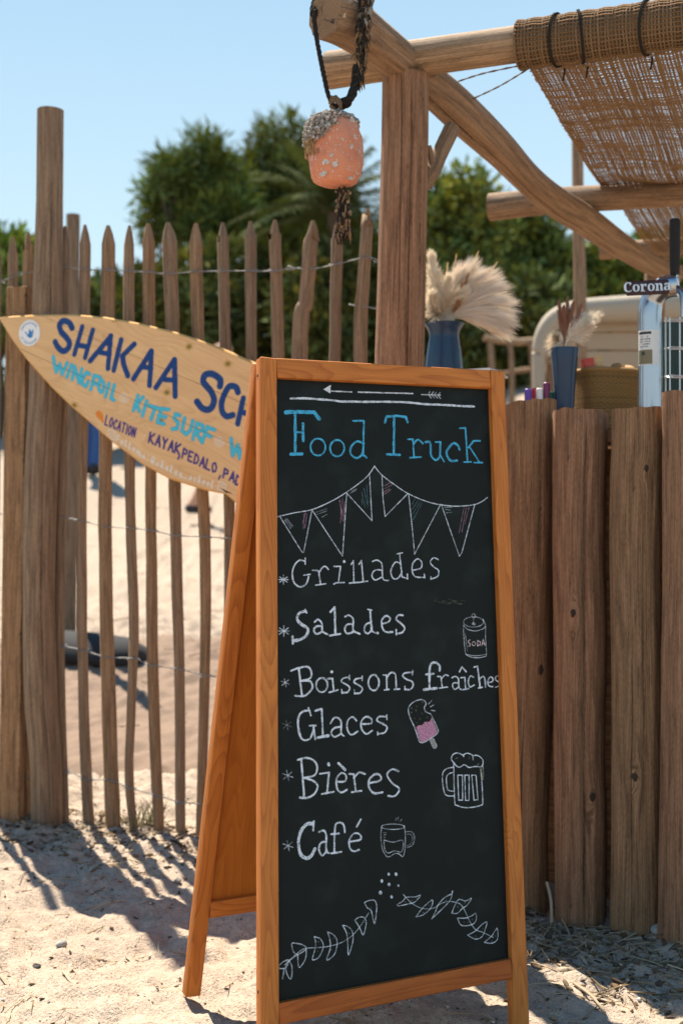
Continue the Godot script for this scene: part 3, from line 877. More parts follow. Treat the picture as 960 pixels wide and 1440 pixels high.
["W",1.2,0,0.70,97.3,974.3,97.9,974.9],
["W",1.2,0,0.70,73.9,958.0,74.5,958.6],
["W",1.2,0,0.70,72.3,973.1,72.8,973.7],
["O",1.2,0,0.30,341.2,407.1,346.8,407.3],
["O",1.2,0,0.30,361.6,410.6,365.8,410.0],
["O",1.2,0,0.30,311.7,402.0,314.9,402.0],
["O",1.2,0,0.30,347.2,403.1,356.3,403.6],
["O",1.2,0,0.30,310.0,403.1,315.3,403.1],
["O",1.2,0,0.30,325.3,405.7,332.3,405.0],
["O",1.2,0,0.30,340.8,407.8,346.6,407.3],
["O",1.2,0,0.30,331.4,408.7,343.1,409.5],
["O",1.2,0,0.30,362.3,410.1,368.7,409.3],
["O",1.2,0,0.30,347.4,406.0,353.7,405.5],
["O",1.2,0,0.30,332.7,403.9,338.1,403.6],
["O",1.2,0,0.30,335.6,408.2,343.9,407.9],
["O",1.2,0,0.30,325.1,403.2,329.9,402.6],
["O",1.2,0,0.30,339.2,400.5,346.6,400.4],
["O",1.2,0,0.30,350.6,408.2,359.8,409.0],
["O",1.2,0,0.30,330.7,405.8,336.7,406.2],
["O",1.2,0,0.30,327.9,403.3,331.5,402.8],
["O",1.2,0,0.30,366.6,404.1,375.9,404.8],
["O",1.2,0,0.30,351.7,405.5,360.1,404.6],
["O",1.2,0,0.30,313.0,399.6,317.4,398.7],
["O",1.2,0,0.30,316.2,403.5,320.8,404.9],
["O",1.2,0,0.30,349.1,406.0,358.5,405.7],
["O",1.2,0,0.30,363.7,410.2,373.3,410.5],
["O",1.2,0,0.30,358.6,408.8,367.6,410.2],
["O",1.2,0,0.30,346.3,403.9,354.3,403.4],
["O",1.2,0,0.30,319.9,405.6,329.8,407.2]]
const PAINT := [
["N",17.8,1,1.00,257,43,252,32,242,24,228,21,218,27,215,37,222,53,238,69,248,83,246,97,234,107,222,106,209,95,200,80],
["N",14.9,1,1.00,292,41,265,119],
["N",14.9,1,1.00,327,53,301,130],
["N",15.3,1,1.00,284,94,310,100],
["N",15.7,1,1.00,387,73,318,140],
["N",15.7,1,1.00,386,73,377,164],
["N",14.5,1,1.00,353,118,383,124],
["N",14.5,1,1.00,375,93,386,94],
["N",15.7,1,1.00,420,86,396,170],
["N",15.7,1,1.00,463,100,445,114,425,131],
["N",16.6,1,1.00,425,131,429,156,442,187],
["N",15.7,1,1.00,517,122,460,197],
["N",15.7,1,1.00,518,122,512,217],
["N",14.5,1,1.00,491,164,517,170],
["N",15.7,1,1.00,590,150,532,224],
["N",16.6,1,1.00,591,150,593,250],
["N",14.5,1,1.00,561,203,593,206],
["N",18.6,1,1.00,731,228,733,212,721,200,703,193,687,195,680,207,683,218,703,240,713,261,709,280,696,290,678,286,661,268],
["N",17.4,1,1.00,786,246,781,234,770,229,757,232,743,254,736,276,739,298,752,310,770,307],
["N",15.7,1,1.00,802,263,785,331],
["N",15.7,1,1.00,840,279,823,346],
["N",14.5,1,1.00,795,299,832,312],
["N",15.7,1,1.00,900,343,896,355,889,362,881,364,873,360,867,351,864,338,864,324,868,313,875,305,884,304,892,308,898,317,901,330,900,343],
["N",15.7,1,1.00,958,366,954,377,947,385,939,386,931,382,925,373,922,360,923,347,927,335,934,328,942,326,950,330,956,340,959,352,958,366],
["N",15.7,0,1.00,990,341,976,404,1004,414],
["D",11.2,0,1.00,193,122,203,167,216,144,224,174,241,142],
["D",11.2,0,1.00,255,148,240,183],
["D",11.2,0,1.00,266,153,258,190],
["D",11.2,0,1.00,266,153,281,200],
["D",11.2,0,1.00,281,200,290,161],
["D",11.2,0,1.00,316,177,306,172,293,187,292,205,304,212,311,199],
["D",11.2,0,1.00,332,182,320,222],
["D",11.2,0,1.00,332,182,351,188],
["D",11.2,0,1.00,326,202,341,207],
["D",11.2,0,1.00,363,219,361,225,358,229,355,230,351,228,348,223,347,216,347,208,349,201,352,197,356,196,359,199,362,204,364,211,363,219],
["D",11.2,0,1.00,381,207,369,243],
["D",11.2,0,1.00,398,211,387,249,397,254],
["C",9.9,0,1.00,193,122,203,167,216,144,224,174,241,142],
["C",9.9,0,1.00,255,148,240,183],
["C",9.9,0,1.00,266,153,258,190],
["C",9.9,0,1.00,266,153,281,200],
["C",9.9,0,1.00,281,200,290,161],
["C",9.9,0,1.00,316,177,306,172,293,187,292,205,304,212,311,199],
["C",9.9,0,1.00,332,182,320,222],
["C",9.9,0,1.00,332,182,351,188],
["C",9.9,0,1.00,326,202,341,207],
["C",9.9,0,1.00,363,219,361,225,358,229,355,230,351,228,348,223,347,216,347,208,349,201,352,197,356,196,359,199,362,204,364,211,363,219],
["C",9.9,0,1.00,381,207,369,243],
["C",9.9,0,1.00,398,211,387,249,397,254],
["D",11.2,0,1.00,475,244,460,285],
["D",11.2,0,1.00,491,249,472,268,479,288],
["D",11.2,0,1.00,503,261,489,301],
["D",11.2,0,1.00,511,274,541,282],
["D",11.2,0,1.00,530,278,517,311],
["D",11.2,0,1.00,573,286,550,283,537,320,558,326],
["D",11.2,0,1.00,541,301,563,307],
["C",9.9,0,1.00,475,244,460,285],
["C",9.9,0,1.00,491,249,472,268,479,288],
["C",9.9,0,1.00,503,261,489,301],
["C",9.9,0,1.00,511,274,541,282],
["C",9.9,0,1.00,530,278,517,311],
["C",9.9,0,1.00,573,286,550,283,537,320,558,326],
["C",9.9,0,1.00,541,301,563,307],
["D",11.2,0,1.00,608,304,595,299,590,310,603,325,598,340,584,340],
["D",11.2,0,1.00,623,311,614,345,627,356,640,346,648,319],
["D",11.2,0,1.00,661,326,648,370],
["D",11.2,0,1.00,661,326,680,334,677,347,656,349,675,376],
["D",11.2,0,1.00,693,337,677,379],
["D",11.2,0,1.00,693,338,714,346],
["D",11.2,0,1.00,686,356,704,364],
["C",9.9,0,1.00,608,304,595,299,590,310,603,325,598,340,584,340],
["C",9.9,0,1.00,623,311,614,345,627,356,640,346,648,319],
["C",9.9,0,1.00,661,326,648,370],
["C",9.9,0,1.00,661,326,680,334,677,347,656,349,675,376],
["C",9.9,0,1.00,693,337,677,379],
["C",9.9,0,1.00,693,338,714,346],
["C",9.9,0,1.00,686,356,704,364],
["D",11.2,0,1.00,765,371,770,416,785,389,791,424,808,386],
["D",11.2,0,1.00,823,394,815,432],
["D",11.2,0,1.00,836,402,827,440],
["D",11.2,0,1.00,836,402,851,446,861,408],
["C",9.9,0,1.00,765,371,770,416,785,389,791,424,808,386],
["C",9.9,0,1.00,823,394,815,432],
["C",9.9,0,1.00,836,402,827,440],
["C",9.9,0,1.00,836,402,851,446,861,408],
["V",2.1,1,1.00,447,248,445,255,440,259,434,262,427,262,421,259,416,254,415,248,416,243,420,239,425,236,430,236,435,238,439,242,441,246,440,251,438,254,434,256,429,257,425,255,422,253,421,249,421,246,423,243,426,242,429,241,431,242,434,244,435,246,434,248,433,250,432,251,430,251,428,251,427,250,427,249,427,248,428,247,428,247,429,247],
["V",2.1,1,1.00,745,378,743,384,739,389,733,391,726,391,720,388,717,384,715,378,716,373,720,369,724,366,730,366,734,368,738,372,739,376,739,380,736,384,733,386,729,386,725,385,722,382,721,379,721,376,723,373,725,372,728,371,731,372,733,374,733,376,733,378,732,380,731,381,729,381,728,380,727,379,726,378,726,377,727,377,728,376,728,377],
["A",18.6,0,1.00,346,291,353,299],
["A",8.3,0,1.00,357,304,360,312],
["U",4.6,0,1.00,373,297,367,322,376,325],
["U",4.6,0,1.00,391,304,386,308,383,317,384,329,389,327,393,316,391,304],
["U",4.6,0,1.00,408,315,405,310,398,318,396,331,399,335,403,332],
["U",4.6,0,1.00,407,338,418,315,416,342],
["U",4.6,0,1.00,411,330,417,332],
["U",4.6,0,1.00,427,318,436,322],
["U",4.6,0,1.00,431,320,425,345],
["U",4.6,0,1.00,442,325,436,350],
["U",4.6,0,1.00,452,329,447,332,444,342,445,353,450,351,454,340,452,329],
["U",4.6,0,1.00,455,357,461,332,463,360,469,335],
["V",3.3,0,1.00,496,356,496,357],
["V",3.3,0,1.00,493,366,493,367],
["U",6.0,0,1.00,515,348,509,375],
["U",6.0,0,1.00,528,353,513,363,523,380],
["U",6.0,0,1.00,530,383,543,358,544,388],
["U",6.0,0,1.00,535,374,543,377],
["U",6.0,0,1.00,556,363,560,379,569,368],
["U",6.0,0,1.00,560,379,557,393],
["U",6.0,0,1.00,571,398,584,373,585,403],
["U",6.0,0,1.00,576,389,584,392],
["U",6.0,0,1.00,597,378,591,405],
["U",6.0,0,1.00,610,383,595,393,605,410],
["U",5.4,0,1.00,607,415,602,423],
["U",5.4,0,1.00,615,420,620,394,630,401,628,410,618,409],
["U",5.4,0,1.00,649,407,638,402,633,427,644,432],
["U",5.4,0,1.00,636,415,644,418],
["U",5.4,0,1.00,651,435,657,410,664,417,666,427,660,436,651,435],
["U",5.4,0,1.00,669,443,681,420,682,448],
["U",5.4,0,1.00,674,435,681,438],
["U",5.4,0,1.00,693,425,687,450,699,455],
["U",5.4,0,1.00,717,436,710,438,708,448,710,460,717,459,721,448,717,436],
["U",5.4,0,1.00,732,471,728,479],
["U",5.4,0,1.00,741,476,746,451,756,458,754,466,744,465],
["U",5.4,0,1.00,760,483,772,461,773,489],
["U",5.4,0,1.00,764,476,772,479],
["U",5.4,0,1.00,778,495,783,470,791,477,793,487,788,496,778,495],
["U",5.4,0,1.00,797,502,802,477,810,484,812,495,806,503,797,502],
["U",5.4,0,1.00,821,485,816,510,828,514],
["U",5.4,0,1.00,851,497,840,492,835,517,846,521],
["U",5.4,0,1.00,837,505,846,508],
["V",2.9,0,1.00,379,336,402,345,397,367,374,358,379,336],
["V",2.5,1,1.00,393,353,392,355,390,357,388,357,385,356,383,355,382,352,383,350,384,348,386,347,388,347,391,347,393,349,394,351,393,353],
["V",2.9,0,1.00,729,486,750,494,746,515,724,507,729,486],
["V",2.5,1,1.00,742,502,741,504,739,505,737,505,735,505,733,503,732,501,732,499,733,497,735,496,738,495,740,496,742,497,742,500,742,502],
["V",3.3,0,1.00,404,371,409,352,416,356],
["V",3.3,0,1.00,407,362,413,365],
["V",3.3,0,1.00,423,369,419,372,421,379,425,376,423,369,427,372],
["V",3.3,0,1.00,431,382,437,371,437,367,434,373,433,385,437,385],
["V",3.3,0,1.00,444,389,450,378,450,373,447,380,446,392,450,392],
["V",3.3,0,1.00,462,389,458,392,460,399,464,396,462,389,466,391],
["V",3.3,0,1.00,472,393,471,404,475,398,475,407,480,398],
["V",3.3,0,1.00,478,400,477,411,481,411,484,403,482,414,484,413],
["V",3.3,0,1.00,489,416,495,409,495,416,491,418,497,419],
["V",3.3,0,1.00,507,413,507,414],
["V",3.3,0,1.00,505,423,505,424],
["V",3.3,0,1.00,524,429,522,424,520,430,524,431,528,422,524,415,517,422,518,432,524,436],
["V",3.3,0,1.00,533,438,539,431,539,438,535,440,541,440],
["V",3.3,0,1.00,547,443,554,431,553,427,548,446,554,438,553,448,555,447],
["V",3.3,0,1.00,570,445,566,443,563,448,565,453,569,446,568,455,570,454],
["V",3.3,0,1.00,576,456,583,444,582,440,577,459],
["V",3.3,0,1.00,584,451,579,454,582,461],
["V",3.3,0,1.00,599,458,595,456,591,461,593,466,598,459,597,467,599,466],
["V",3.3,0,1.00,613,464,609,462,606,467,608,472,612,465,611,474,613,473],
["V",3.3,0,1.00,614,472,629,477],
["V",3.3,0,1.00,637,479,643,471,643,478,638,480,644,480],
["V",3.3,0,1.00,658,478,655,475,651,480,653,485,657,485],
["V",3.3,0,1.00,664,487,670,474,669,471,664,489,669,481,669,490,671,489],
["V",3.3,0,1.00,682,484,678,487,680,494,684,490,682,484,686,486],
["V",3.3,0,1.00,696,488,691,492,693,498,697,495,696,488,699,490],
["V",3.3,0,1.00,703,500,710,488,709,484,706,491,705,502,709,502]]
const OUTLINE := [0,-2,51,-4,101,-3,175,-1,260,4,367,18,483,43,596,74,685,105,746,129,804,155,1030,251,1090,279,1173,321,1274,382,1372,449,1456,517,1518,575,1571,628,1606,663,1639,701,1552,714,1475,718,1355,714,1276,705,1187,691,1098,677,990,652,895,617,795,559,725,505,772,526,685,511,574,479,483,435,390,373,320,319,248,264,187,212,101,128,51,70]
const KNOTS := [265,264,636,116,755,168,397,26,567,239,224,58,547,317]

# ------------------------------------------------------------------ scene
func _ready() -> void:
	wob.frequency = 0.01
	wob.seed = 11
	bump.frequency = 0.01
	bump.seed = 21
	bump.fractal_octaves = 2
	rng.seed = 20240
	sky_and_camera()
	materials()
	ground()
	fence()
	pergola()
	bar_counter()
	burlap()
	background()
	surfboard()
	chalkboard()
	buoy()
	counter_things()
	litter()

func sky_and_camera() -> void:
	var cam := Camera3D.new()
	cam.name = "camera"
	cam.position = Vector3(0, EYE, 0)
	cam.fov = rad_to_deg(2.0 * atan(720.0 / FPX))
	cam.near = 0.05
	cam.far = 1500.0
	var lens := CameraAttributesPhysical.new()
	lens.frustum_focal_length = 12.0 / (720.0 / FPX)
	lens.frustum_focus_distance = 2.15
	lens.exposure_aperture = 2.7
	lens.frustum_near = 0.05
	lens.frustum_far = 1500.0
	cam.attributes = lens
	add_child(cam)
	cam.current = true
	var env := Environment.new()
	env.background_mode = Environment.BG_SKY
	var sm := ProceduralSkyMaterial.new()
	sm.sky_top_color = rgb(0.012, 0.11, 0.27)
	sm.sky_horizon_color = rgb(0.32, 0.40, 0.41)
	sm.sky_curve = 0.45
	sm.ground_bottom_color = Color(0.55, 0.48, 0.40)
	sm.ground_horizon_color = Color(0.70, 0.72, 0.72)
	sm.sun_angle_max = 1.0
	sm.energy_multiplier = 1.0
	var sky := Sky.new()
	sky.sky_material = sm
	env.sky = sky
	env.tonemap_mode = Environment.TONE_MAPPER_LINEAR
	env.tonemap_exposure = 2.8
	env.sdfgi_enabled = true
	env.ssao_enabled = true
	env.ssil_enabled = true
	var we := WorldEnvironment.new()
	we.name = "world_environment"
	we.environment = env
	add_child(we)
	var sun := DirectionalLight3D.new()
	sun.name = "sun"
	sun.light_energy = 1.55
	sun.light_color = Color(1.0, 0.95, 0.87)
	sun.light_angular_distance = 0.5
	sun.shadow_enabled = true
	add_child(sun)
	var to_sun := Vector3(-0.224, 0.866, -0.447).normalized()
	sun.look_at_from_position(to_sun * 10.0, Vector3.ZERO, Vector3.UP)

func materials() -> void:
	var w1 := wood_tex(100, Color(0.40, 0.335, 0.28), Color(0.74, 0.66, 0.585), 1.0)
	var w2 := pine_tex(200, Color(0.54, 0.27, 0.10), Color(0.79, 0.48, 0.21), 12.0, 7.0, 0.42)
	var w3 := pine_tex(300, Color(0.72, 0.54, 0.33), Color(0.92, 0.77, 0.54), 9.0, 7.0, 0.34)
	var et := end_tex()
	M.pine_tex = w3
	M.picket = mat(Color(0.90, 0.85, 0.785), 0.88, {"tex": w1[0], "normal": w1[1], "nscale": 1.0})
	M.picket_warm = mat(Color(0.93, 0.85, 0.745), 0.88, {"tex": w1[0], "normal": w1[1], "nscale": 1.0})
	M.picket_grey = mat(Color(0.84, 0.80, 0.75), 0.9, {"tex": w1[0], "normal": w1[1], "nscale": 1.0})
	M.log = mat(Color(0.90, 0.795, 0.675), 0.85, {"tex": w1[0], "normal": w1[1], "nscale": 1.1})
	M.log_red = mat(Color(0.94, 0.81, 0.71), 0.85, {"tex": w1[0], "normal": w1[1], "nscale": 1.1})
	M.beam = mat(Color(0.92, 0.85, 0.765), 0.85, {"tex": w1[0], "normal": w1[1], "nscale": 0.9})
	M.bleached = mat(rgb(0.35, 0.30, 0.235), 0.85, {"normal": w1[1], "nscale": 0.6})
	M.pale = mat(Color(1.0, 0.95, 0.86), 0.85, {"tex": w1[0], "normal": w1[1], "nscale": 0.7})
	M.plank = mat(Color(0.92, 0.86, 0.74), 0.85, {"tex": w3[0], "normal": w3[1]})
	M.stain = mat(Color(1, 1, 1), 0.55, {"tex": w2[0], "normal": w2[1], "nscale": 0.6, "spec": 0.35})
	M.stain_red = mat(Color(0.90, 0.80, 0.78), 0.55, {"tex": w2[0], "normal": w2[1], "nscale": 0.6, "spec": 0.35})
	M.end = mat(Color(1, 0.95, 0.9), 0.9, {"tex": et})
	M.board = mat(Color(0.95, 0.83, 0.68), 0.85, {"tex": w1[0], "normal": w1[1]})
	M.ply = mat(Color(0.80, 0.57, 0.33), 0.7, {"tex": w3[0], "spec": 0.3})
	M.orange = mat(rgb(0.54, 0.23, 0.14), 0.6, {"vc": true, "normal": w1[1], "nscale": 0.35, "spec": 0.3})
	M.shell = mat(Color(1, 1, 1), 0.9, {"vc": true, "spec": 0.2})
	M.knot = mat(rgb(0.045, 0.028, 0.018), 0.9)
	M.bare = mat(rgb(0.46, 0.33, 0.22), 0.85)
	M.wire = mat(rgb(0.20, 0.20, 0.20), 0.6, {"metallic": 0.0})
	M.dark = mat(rgb(0.012, 0.012, 0.013), 0.75)
	M.jute = mat(rgb(0.21, 0.14, 0.085), 0.95, {"backlight": rgb(0.09, 0.055, 0.03), "both": true, "vc": true, "spec": 0.1})
	M.rope = mat(rgb(0.028, 0.025, 0.022), 0.95, {"spec": 0.1})
	M.rope_brown = mat(rgb(0.16, 0.11, 0.07), 0.95, {"spec": 0.1})
	M.twine = mat(rgb(0.14, 0.085, 0.045), 0.95)
	M.vase = mat(rgb(0.010, 0.038, 0.085), 0.28, {"spec": 0.45})
	M.chrome = mat(rgb(0.40, 0.44, 0.49), 0.26, {"metallic": 1.0})
	M.white = mat(rgb(0.75, 0.75, 0.74), 0.8)
	M.steel_wire = mat(rgb(0.6, 0.6, 0.6), 0.3, {"metallic": 1.0})

# ---------------------------------------------------------------- ground
func axis_lines(lo: float, hi: float, step: float, far: float) -> PackedFloat32Array:
	var r := PackedFloat32Array()
	var x := lo
	var s := step
	var low := []
	var ease := 0.0
	while x > -far:
		ease += s
		s = 0.03 if ease < 2.6 and step < 0.0145 and lo < -3.0 else s * 1.11
		x -= s
		low.append(x)
	low.reverse()
	for q in low:
		r.append(q)
	x = lo
	while x < hi:
		r.append(x)
		x += step
	s = step
	while x < far:
		r.append(x)
		s *= 1.11
		x += s
	r.append(x)
	return r

func sand_tex() -> Array:
	var w := 1024
	var a := noise_bytes(w, w, 0.35, 41, 1, 2)
	var b2 := noise_bytes(w, w, 0.03, 42, 1, 4)
	var c := noise_bytes(w, w, 0.09, 43, 1, 3)
	var out := PackedByteArray()
	out.resize(w * w * 3)
	var hg := PackedByteArray()
	hg.resize(w * w)
	for i in w * w:
		var f := a[i] / 255.0
		var k := 0.86 + 0.30 * (f - 0.5) + 0.16 * (b2[i] / 255.0 - 0.5)
		var spot := clampf((c[i] / 255.0 - 0.70) * 9.0, 0, 1) * clampf((f - 0.35) * 5.0, 0, 1)
		var pale := clampf((0.17 - f) * 9.0, 0, 1)
		k = k * (1.0 - 0.42 * spot) + pale * 0.2
		out[i * 3] = int(clampf(k * 0.755, 0, 1) * 255.0)
		out[i * 3 + 1] = int(clampf(k * 0.69 - spot * 0.02, 0, 1) * 255.0)
		out[i * 3 + 2] = int(clampf(k * 0.625 - spot * 0.04, 0, 1) * 255.0)
		hg[i] = int(clampf(0.35 * f + 0.4 * (c[i] / 255.0) + 0.25 * (b2[i] / 255.0), 0, 1) * 255.0)
	return [tex(w, w, out), normals(w, w, hg, 9.0)]

func ground() -> void:
	var st := sand_tex()
	M.sand = mat(Color(1, 1, 1), 0.95, {"tex": st[0], "normal": st[1], "nscale": 1.0, "spec": 0.15, "vc": true})
	M.path = mat(rgb(0.205, 0.15, 0.115), 0.95, {"normal": st[1], "nscale": 0.5, "spec": 0.1})
	var b := MB.new()
	var xs := axis_lines(-1.5, 1.3, 0.014, 320.0)
	var zs := axis_lines(-4.1, -1.5, 0.014, 380.0)
	for z in zs:
		for x in xs:
			var k := 0.95 + 0.10 * bump.get_noise_2d(x * 90.0 + 70.0, z * 90.0)
			b.tint = Color(k, k * 0.985, k * 0.97)
			b.add(Vector3(x, ground_y(x, z), z), Vector2(x, z) / 0.8)
	var nx := xs.size()
	for j in zs.size() - 1:
		for i in nx - 1:
			var a := j * nx + i
			b.quad(a, a + 1, a + nx + 1, a + nx)
	var g := MeshInstance3D.new()
	g.name = "ground"
	g.mesh = mesh_of([b, M.sand])
	g.set_meta("kind", "structure")
	add_child(g)
	# a strip of trodden brown sand beyond the fence
	var s := MB.new()
	for j in 71:
		for i in 131:
			var d := lerpf(4.05, 6.2, j / 70.0)
			var x := lerpf(-2.1, 0.6, i / 130.0)
			d += 0.05 * bump.get_noise_2d(x * 120.0, 9.0) * (1.0 if j < 35 else 1.6) + 0.06 * (x + 1.0)
			s.add(Vector3(x, ground_y(x, -d) + (0.008 if j > 0 and j < 70 else -0.012), -d), Vector2(x, d) / 0.8)
	for j in 70:
		for i in 130:
			var a := j * 131 + i
			s.quad(a, a + 131, a + 132, a + 1)
	var path := MeshInstance3D.new()
	path.name = "sand_path"
	path.mesh = mesh_of([s, M.path])
	path.set_meta("kind", "structure")
	add_child(path)

# ---------------------------------------------------------------- fence
func fence_depth(px: float, off := 0.0) -> float:     # depth of the fence line behind picture column px
	var r := (px - 480.0) / FPX
	return (3.617 - 0.40 * 0.894 - off) / (1.0 + 0.40 * r)

# A cleft stake: centre line in picture columns, pointed or flat top.
func stake(b: MB, cap: MB, pts: Array, widths: Array, seed_: float, off: float, point: float, thick := 0.75, sides := 9) -> void:
	var p := PackedVector3Array()
	var r := []
	var n := 18
	var q := PackedVector2Array()
	for a in pts:
		q.append(Vector2(a[0], a[1]))
	var d := fence_depth(q[0].x, off)
	for i in n + 1:
		var f := float(i) / n
		var g := f * (q.size() - 1)
		var k := mini(int(g), q.size() - 2)
		var pt := q[k].cubic_interpolate(q[k + 1], q[maxi(k - 1, 0)], q[mini(k + 2, q.size() - 1)], g - k)
		var w := lerpf(widths[0], widths[1], f)
		var pos := at(pt.x, pt.y, d)
		pos += Vector3(0.0025 * wob.get_noise_2d(f * 700.0, seed_ * 300.0), 0, 0)
		p.append(pos)
		r.append(w * 0.5 * d / FPX * (1.0 + 0.10 * wob.get_noise_2d(f * 900.0 + 400.0, seed_ * 200.0)))
	p.append(Vector3(p[n].x, ground_y(p[n].x, p[n].z) - 0.08, p[n].z))
	r.append(r[n])
	if point > 0.0:
		var tip := p[0]
		var top := tip + (p[1] - tip).normalized() * point
		p[0] = top
		p.insert(0, tip.lerp(top, 0.45))
		r.insert(0, r[0] * 0.66)
		p.insert(0, tip)
		r.insert(0, r[0] * 0.38)
		r[2] = r[2] * 0.98
	tube(b, p, r, {"sides": sides, "lobes": 150.0, "rough": 0.42, "seed": seed_, "fz": thick, "cap": cap, "freq": 3.0})

func fence() -> void:
	var f := thing("picket_fence", "wire-bound fence of weathered chestnut pickets behind the surfboard sign", "fence", Vector3(-0.6, 0, -3.5))
	var mats := [M.picket, M.picket_warm, M.picket_grey]
	# top, a middle, bottom (picture columns and rows), widths at top and bottom
	var list := [
		[[[-26, 336], [-28, 700], [-30, 1146]], [13, 16], 0],
		[[[-4, 334], [-6, 700], [-8, 1146]], [13, 15], 2],
		[[[18, 332], [17, 700], [15, 1146]], [12, 16], 0],
		[[[40, 327], [36, 600], [37, 1146]], [14, 17], 1],
		[[[92, 318], [87, 700], [84, 900], [91, 1151]], [13, 13], 2],
		[[[120, 316], [117, 560], [115, 720], [117, 960], [125, 1155]], [16, 16], 0],
		[[[152, 317], [149, 560], [148, 740], [151, 930], [159, 1165]], [18, 20], 1],
		[[[182, 317], [183, 560], [184, 720], [189, 890], [182, 1085], [189, 1168]], [14, 13], 0],
		[[[209, 314], [212, 560], [214, 740], [217, 980], [224, 1177]], [17, 15], 1],
		[[[236, 313], [243, 500], [246, 740], [252, 960], [255, 1176]], [22, 17], 0],
		[[[276, 314], [280, 500], [288, 740], [290, 880], [283, 1178]], [18, 16], 1],
		[[[313, 313], [317, 500], [322, 740], [324, 1180]], [16, 15], 2],
		[[[353, 311], [354, 500], [356, 740], [358, 1184]], [17, 17], 2],
		[[[386, 309], [390, 500], [392, 740], [394, 1188]], [16, 16], 0],
		[[[440, 310], [432, 420], [423, 520], [421, 1190]], [19, 26], 0],
		[[[473, 316], [470, 500], [468, 740], [470, 1195]], [16, 17], 2],
		[[[517, 293], [511, 400], [506, 520], [505, 1200]], [16, 20], 0],
	]
	var k := 0
	for e in list:
		var b := MB.new()
		var cap := MB.new()
		stake(b, cap, e[0], e[1], k + 1.0, 0.0, 0.056, 0.62 + 0.2 * rng.randf())
		part("picket", f, mesh_of([b, mats[e[2]], cap, M.end]))
		k += 1
	# twisted binding wires: rows of [column, row]
	var rows := [
		[[-30, 402], [0, 396], [30, 386], [60, 380], [90, 376], [120, 379], [152, 380], [182, 381], [209, 383], [237, 385], [276, 382], [313, 381], [353, 381], [386, 381], [412, 377], [437, 378], [472, 372], [514, 362], [535, 368]],
		[[-30, 722], [40, 724], [80, 727], [110, 731], [148, 740], [186, 743], [214, 746], [247, 753], [289, 755], [320, 757], [400, 764], [500, 772]],
		[[-30, 898], [40, 902], [85, 908], [116, 914], [150, 924], [188, 926], [214, 936], [249, 940], [290, 950], [340, 955], [500, 975]],
		[[-30, 1080], [15, 1092], [50, 1094], [92, 1085], [123, 1096], [155, 1097], [183, 1108], [222, 1119], [254, 1128], [275, 1130], [340, 1138], [500, 1150]],
		[[490, 428], [512, 431], [530, 434]],
	]
	for row in rows:
		var p := PackedVector3Array()
		for q in row:
			p.append(at(q[0], q[1], fence_depth(q[0], 0.016)))
		p = smooth_path(p, 10)
		var b := MB.new()
		for s in 2:
			var h := PackedVector3Array()
			var len := 0.0
			for i in p.size():
				if i > 0:
					len += p[i].distance_to(p[i - 1])
				var a := len * 260.0 + PI * s
				h.append(p[i] + Vector3(0, sin(a) * 0.0018, cos(a) * 0.0018))
			tube(b, h, 0.0010, {"sides": 5, "caps": false})
		for q in row:            # the loop round each stake
			if row.size() > 4 and absf(fmod(q[0], 1.0)) < 0.5:
				var c := at(q[0], q[1], fence_depth(q[0], 0.0))
				var ring := PackedVector3Array()
				for i in 13:
					var a := TAU * i / 12.0
					ring.append(c + WALL * cos(a) * 0.0185 + Vector3(-WALL.z, 0, WALL.x) * sin(a) * 0.0165 + Vector3(0, 0.004 * sin(a * 2.0 + q[0]), 0))
				tube(b, ring, 0.0010, {"sides": 5, "caps": false})
		part("wire", f, mesh_of([b, M.wire]))
	# posts and boards beside it
	var b := MB.new()
	var cap := MB.new()
	var d := fence_depth(64.0, 0.045)
	var pp := PackedVector3Array()
	var rr := []
	var q := [[71, 155, 37], [70, 280, 37], [68, 400, 41], [64, 560, 46], [57, 700, 46], [55, 850, 44], [58, 980, 46], [65, 1080, 43], [66, 1152, 43]]
	for e in q:
		pp.append(at(e[0], e[1], d))
		rr.append(e[2] * 0.5 * d / FPX)
	pp.append(Vector3(pp[8].x, -0.15, pp[8].z))
	rr.append(rr[8])
	var sp := smooth_path(pp, 5)
	var sr := []
	for i in sp.size():
		var g := i / 5.0
		sr.append(lerpf(rr[int(g)], rr[mini(int(g) + 1, 9)], g - int(g)))
	tube(b, sp, sr, {"sides": 22, "rough": 0.10, "seed": 40.0, "cap": cap, "cracks": [[1.15, 0.0, 0.95, 0.006, 0.03], [2.0, 0.25, 0.9, 0.005, 0.025]], "freq": 2.0})
	solo("fence_post", mesh_of([b, M.picket, cap, M.end]), "tall rough round fence post rising above the pickets at the surfboard's tip", "post")
	b = MB.new()
	var dp := fence_depth(20.0, 0.05)
	var top := at(27, 404, dp)
	var foot := at(16, 1112, dp)
	bar(b, foot + Vector3(0, -0.12, 0), top, WALL, 0.036, 0.014, 0.002, 0.1)
	solo("fence_board", mesh_of([b, M.board]), "broad flat sawn board standing left of the tall round post", "board")
	b = MB.new()
	cap = MB.new()
	var far := arr([[103, 302, 6.0], [103, 500, 6.0], [100, 700, 6.0], [98, 902, 6.0]])
	far.append(Vector3(far[3].x, ground_y(far[3].x, -6.0) - 0.2, -6.0))
	tube(b, far, 0.034, {"sides": 16, "rough": 0.05, "seed": 9.0, "cap": cap})
	solo("sand_post", mesh_of([b, M.picket_grey, cap, M.end]), "slim grey round post standing on the sand behind the fence", "post")
# ---------------------------------------------------------------- pergola
func path_r(r0: float, r1: float, n: int) -> Array:
	var r := []
	for i in n:
		r.append(lerpf(r0, r1, float(i) / (n - 1)))
	return r

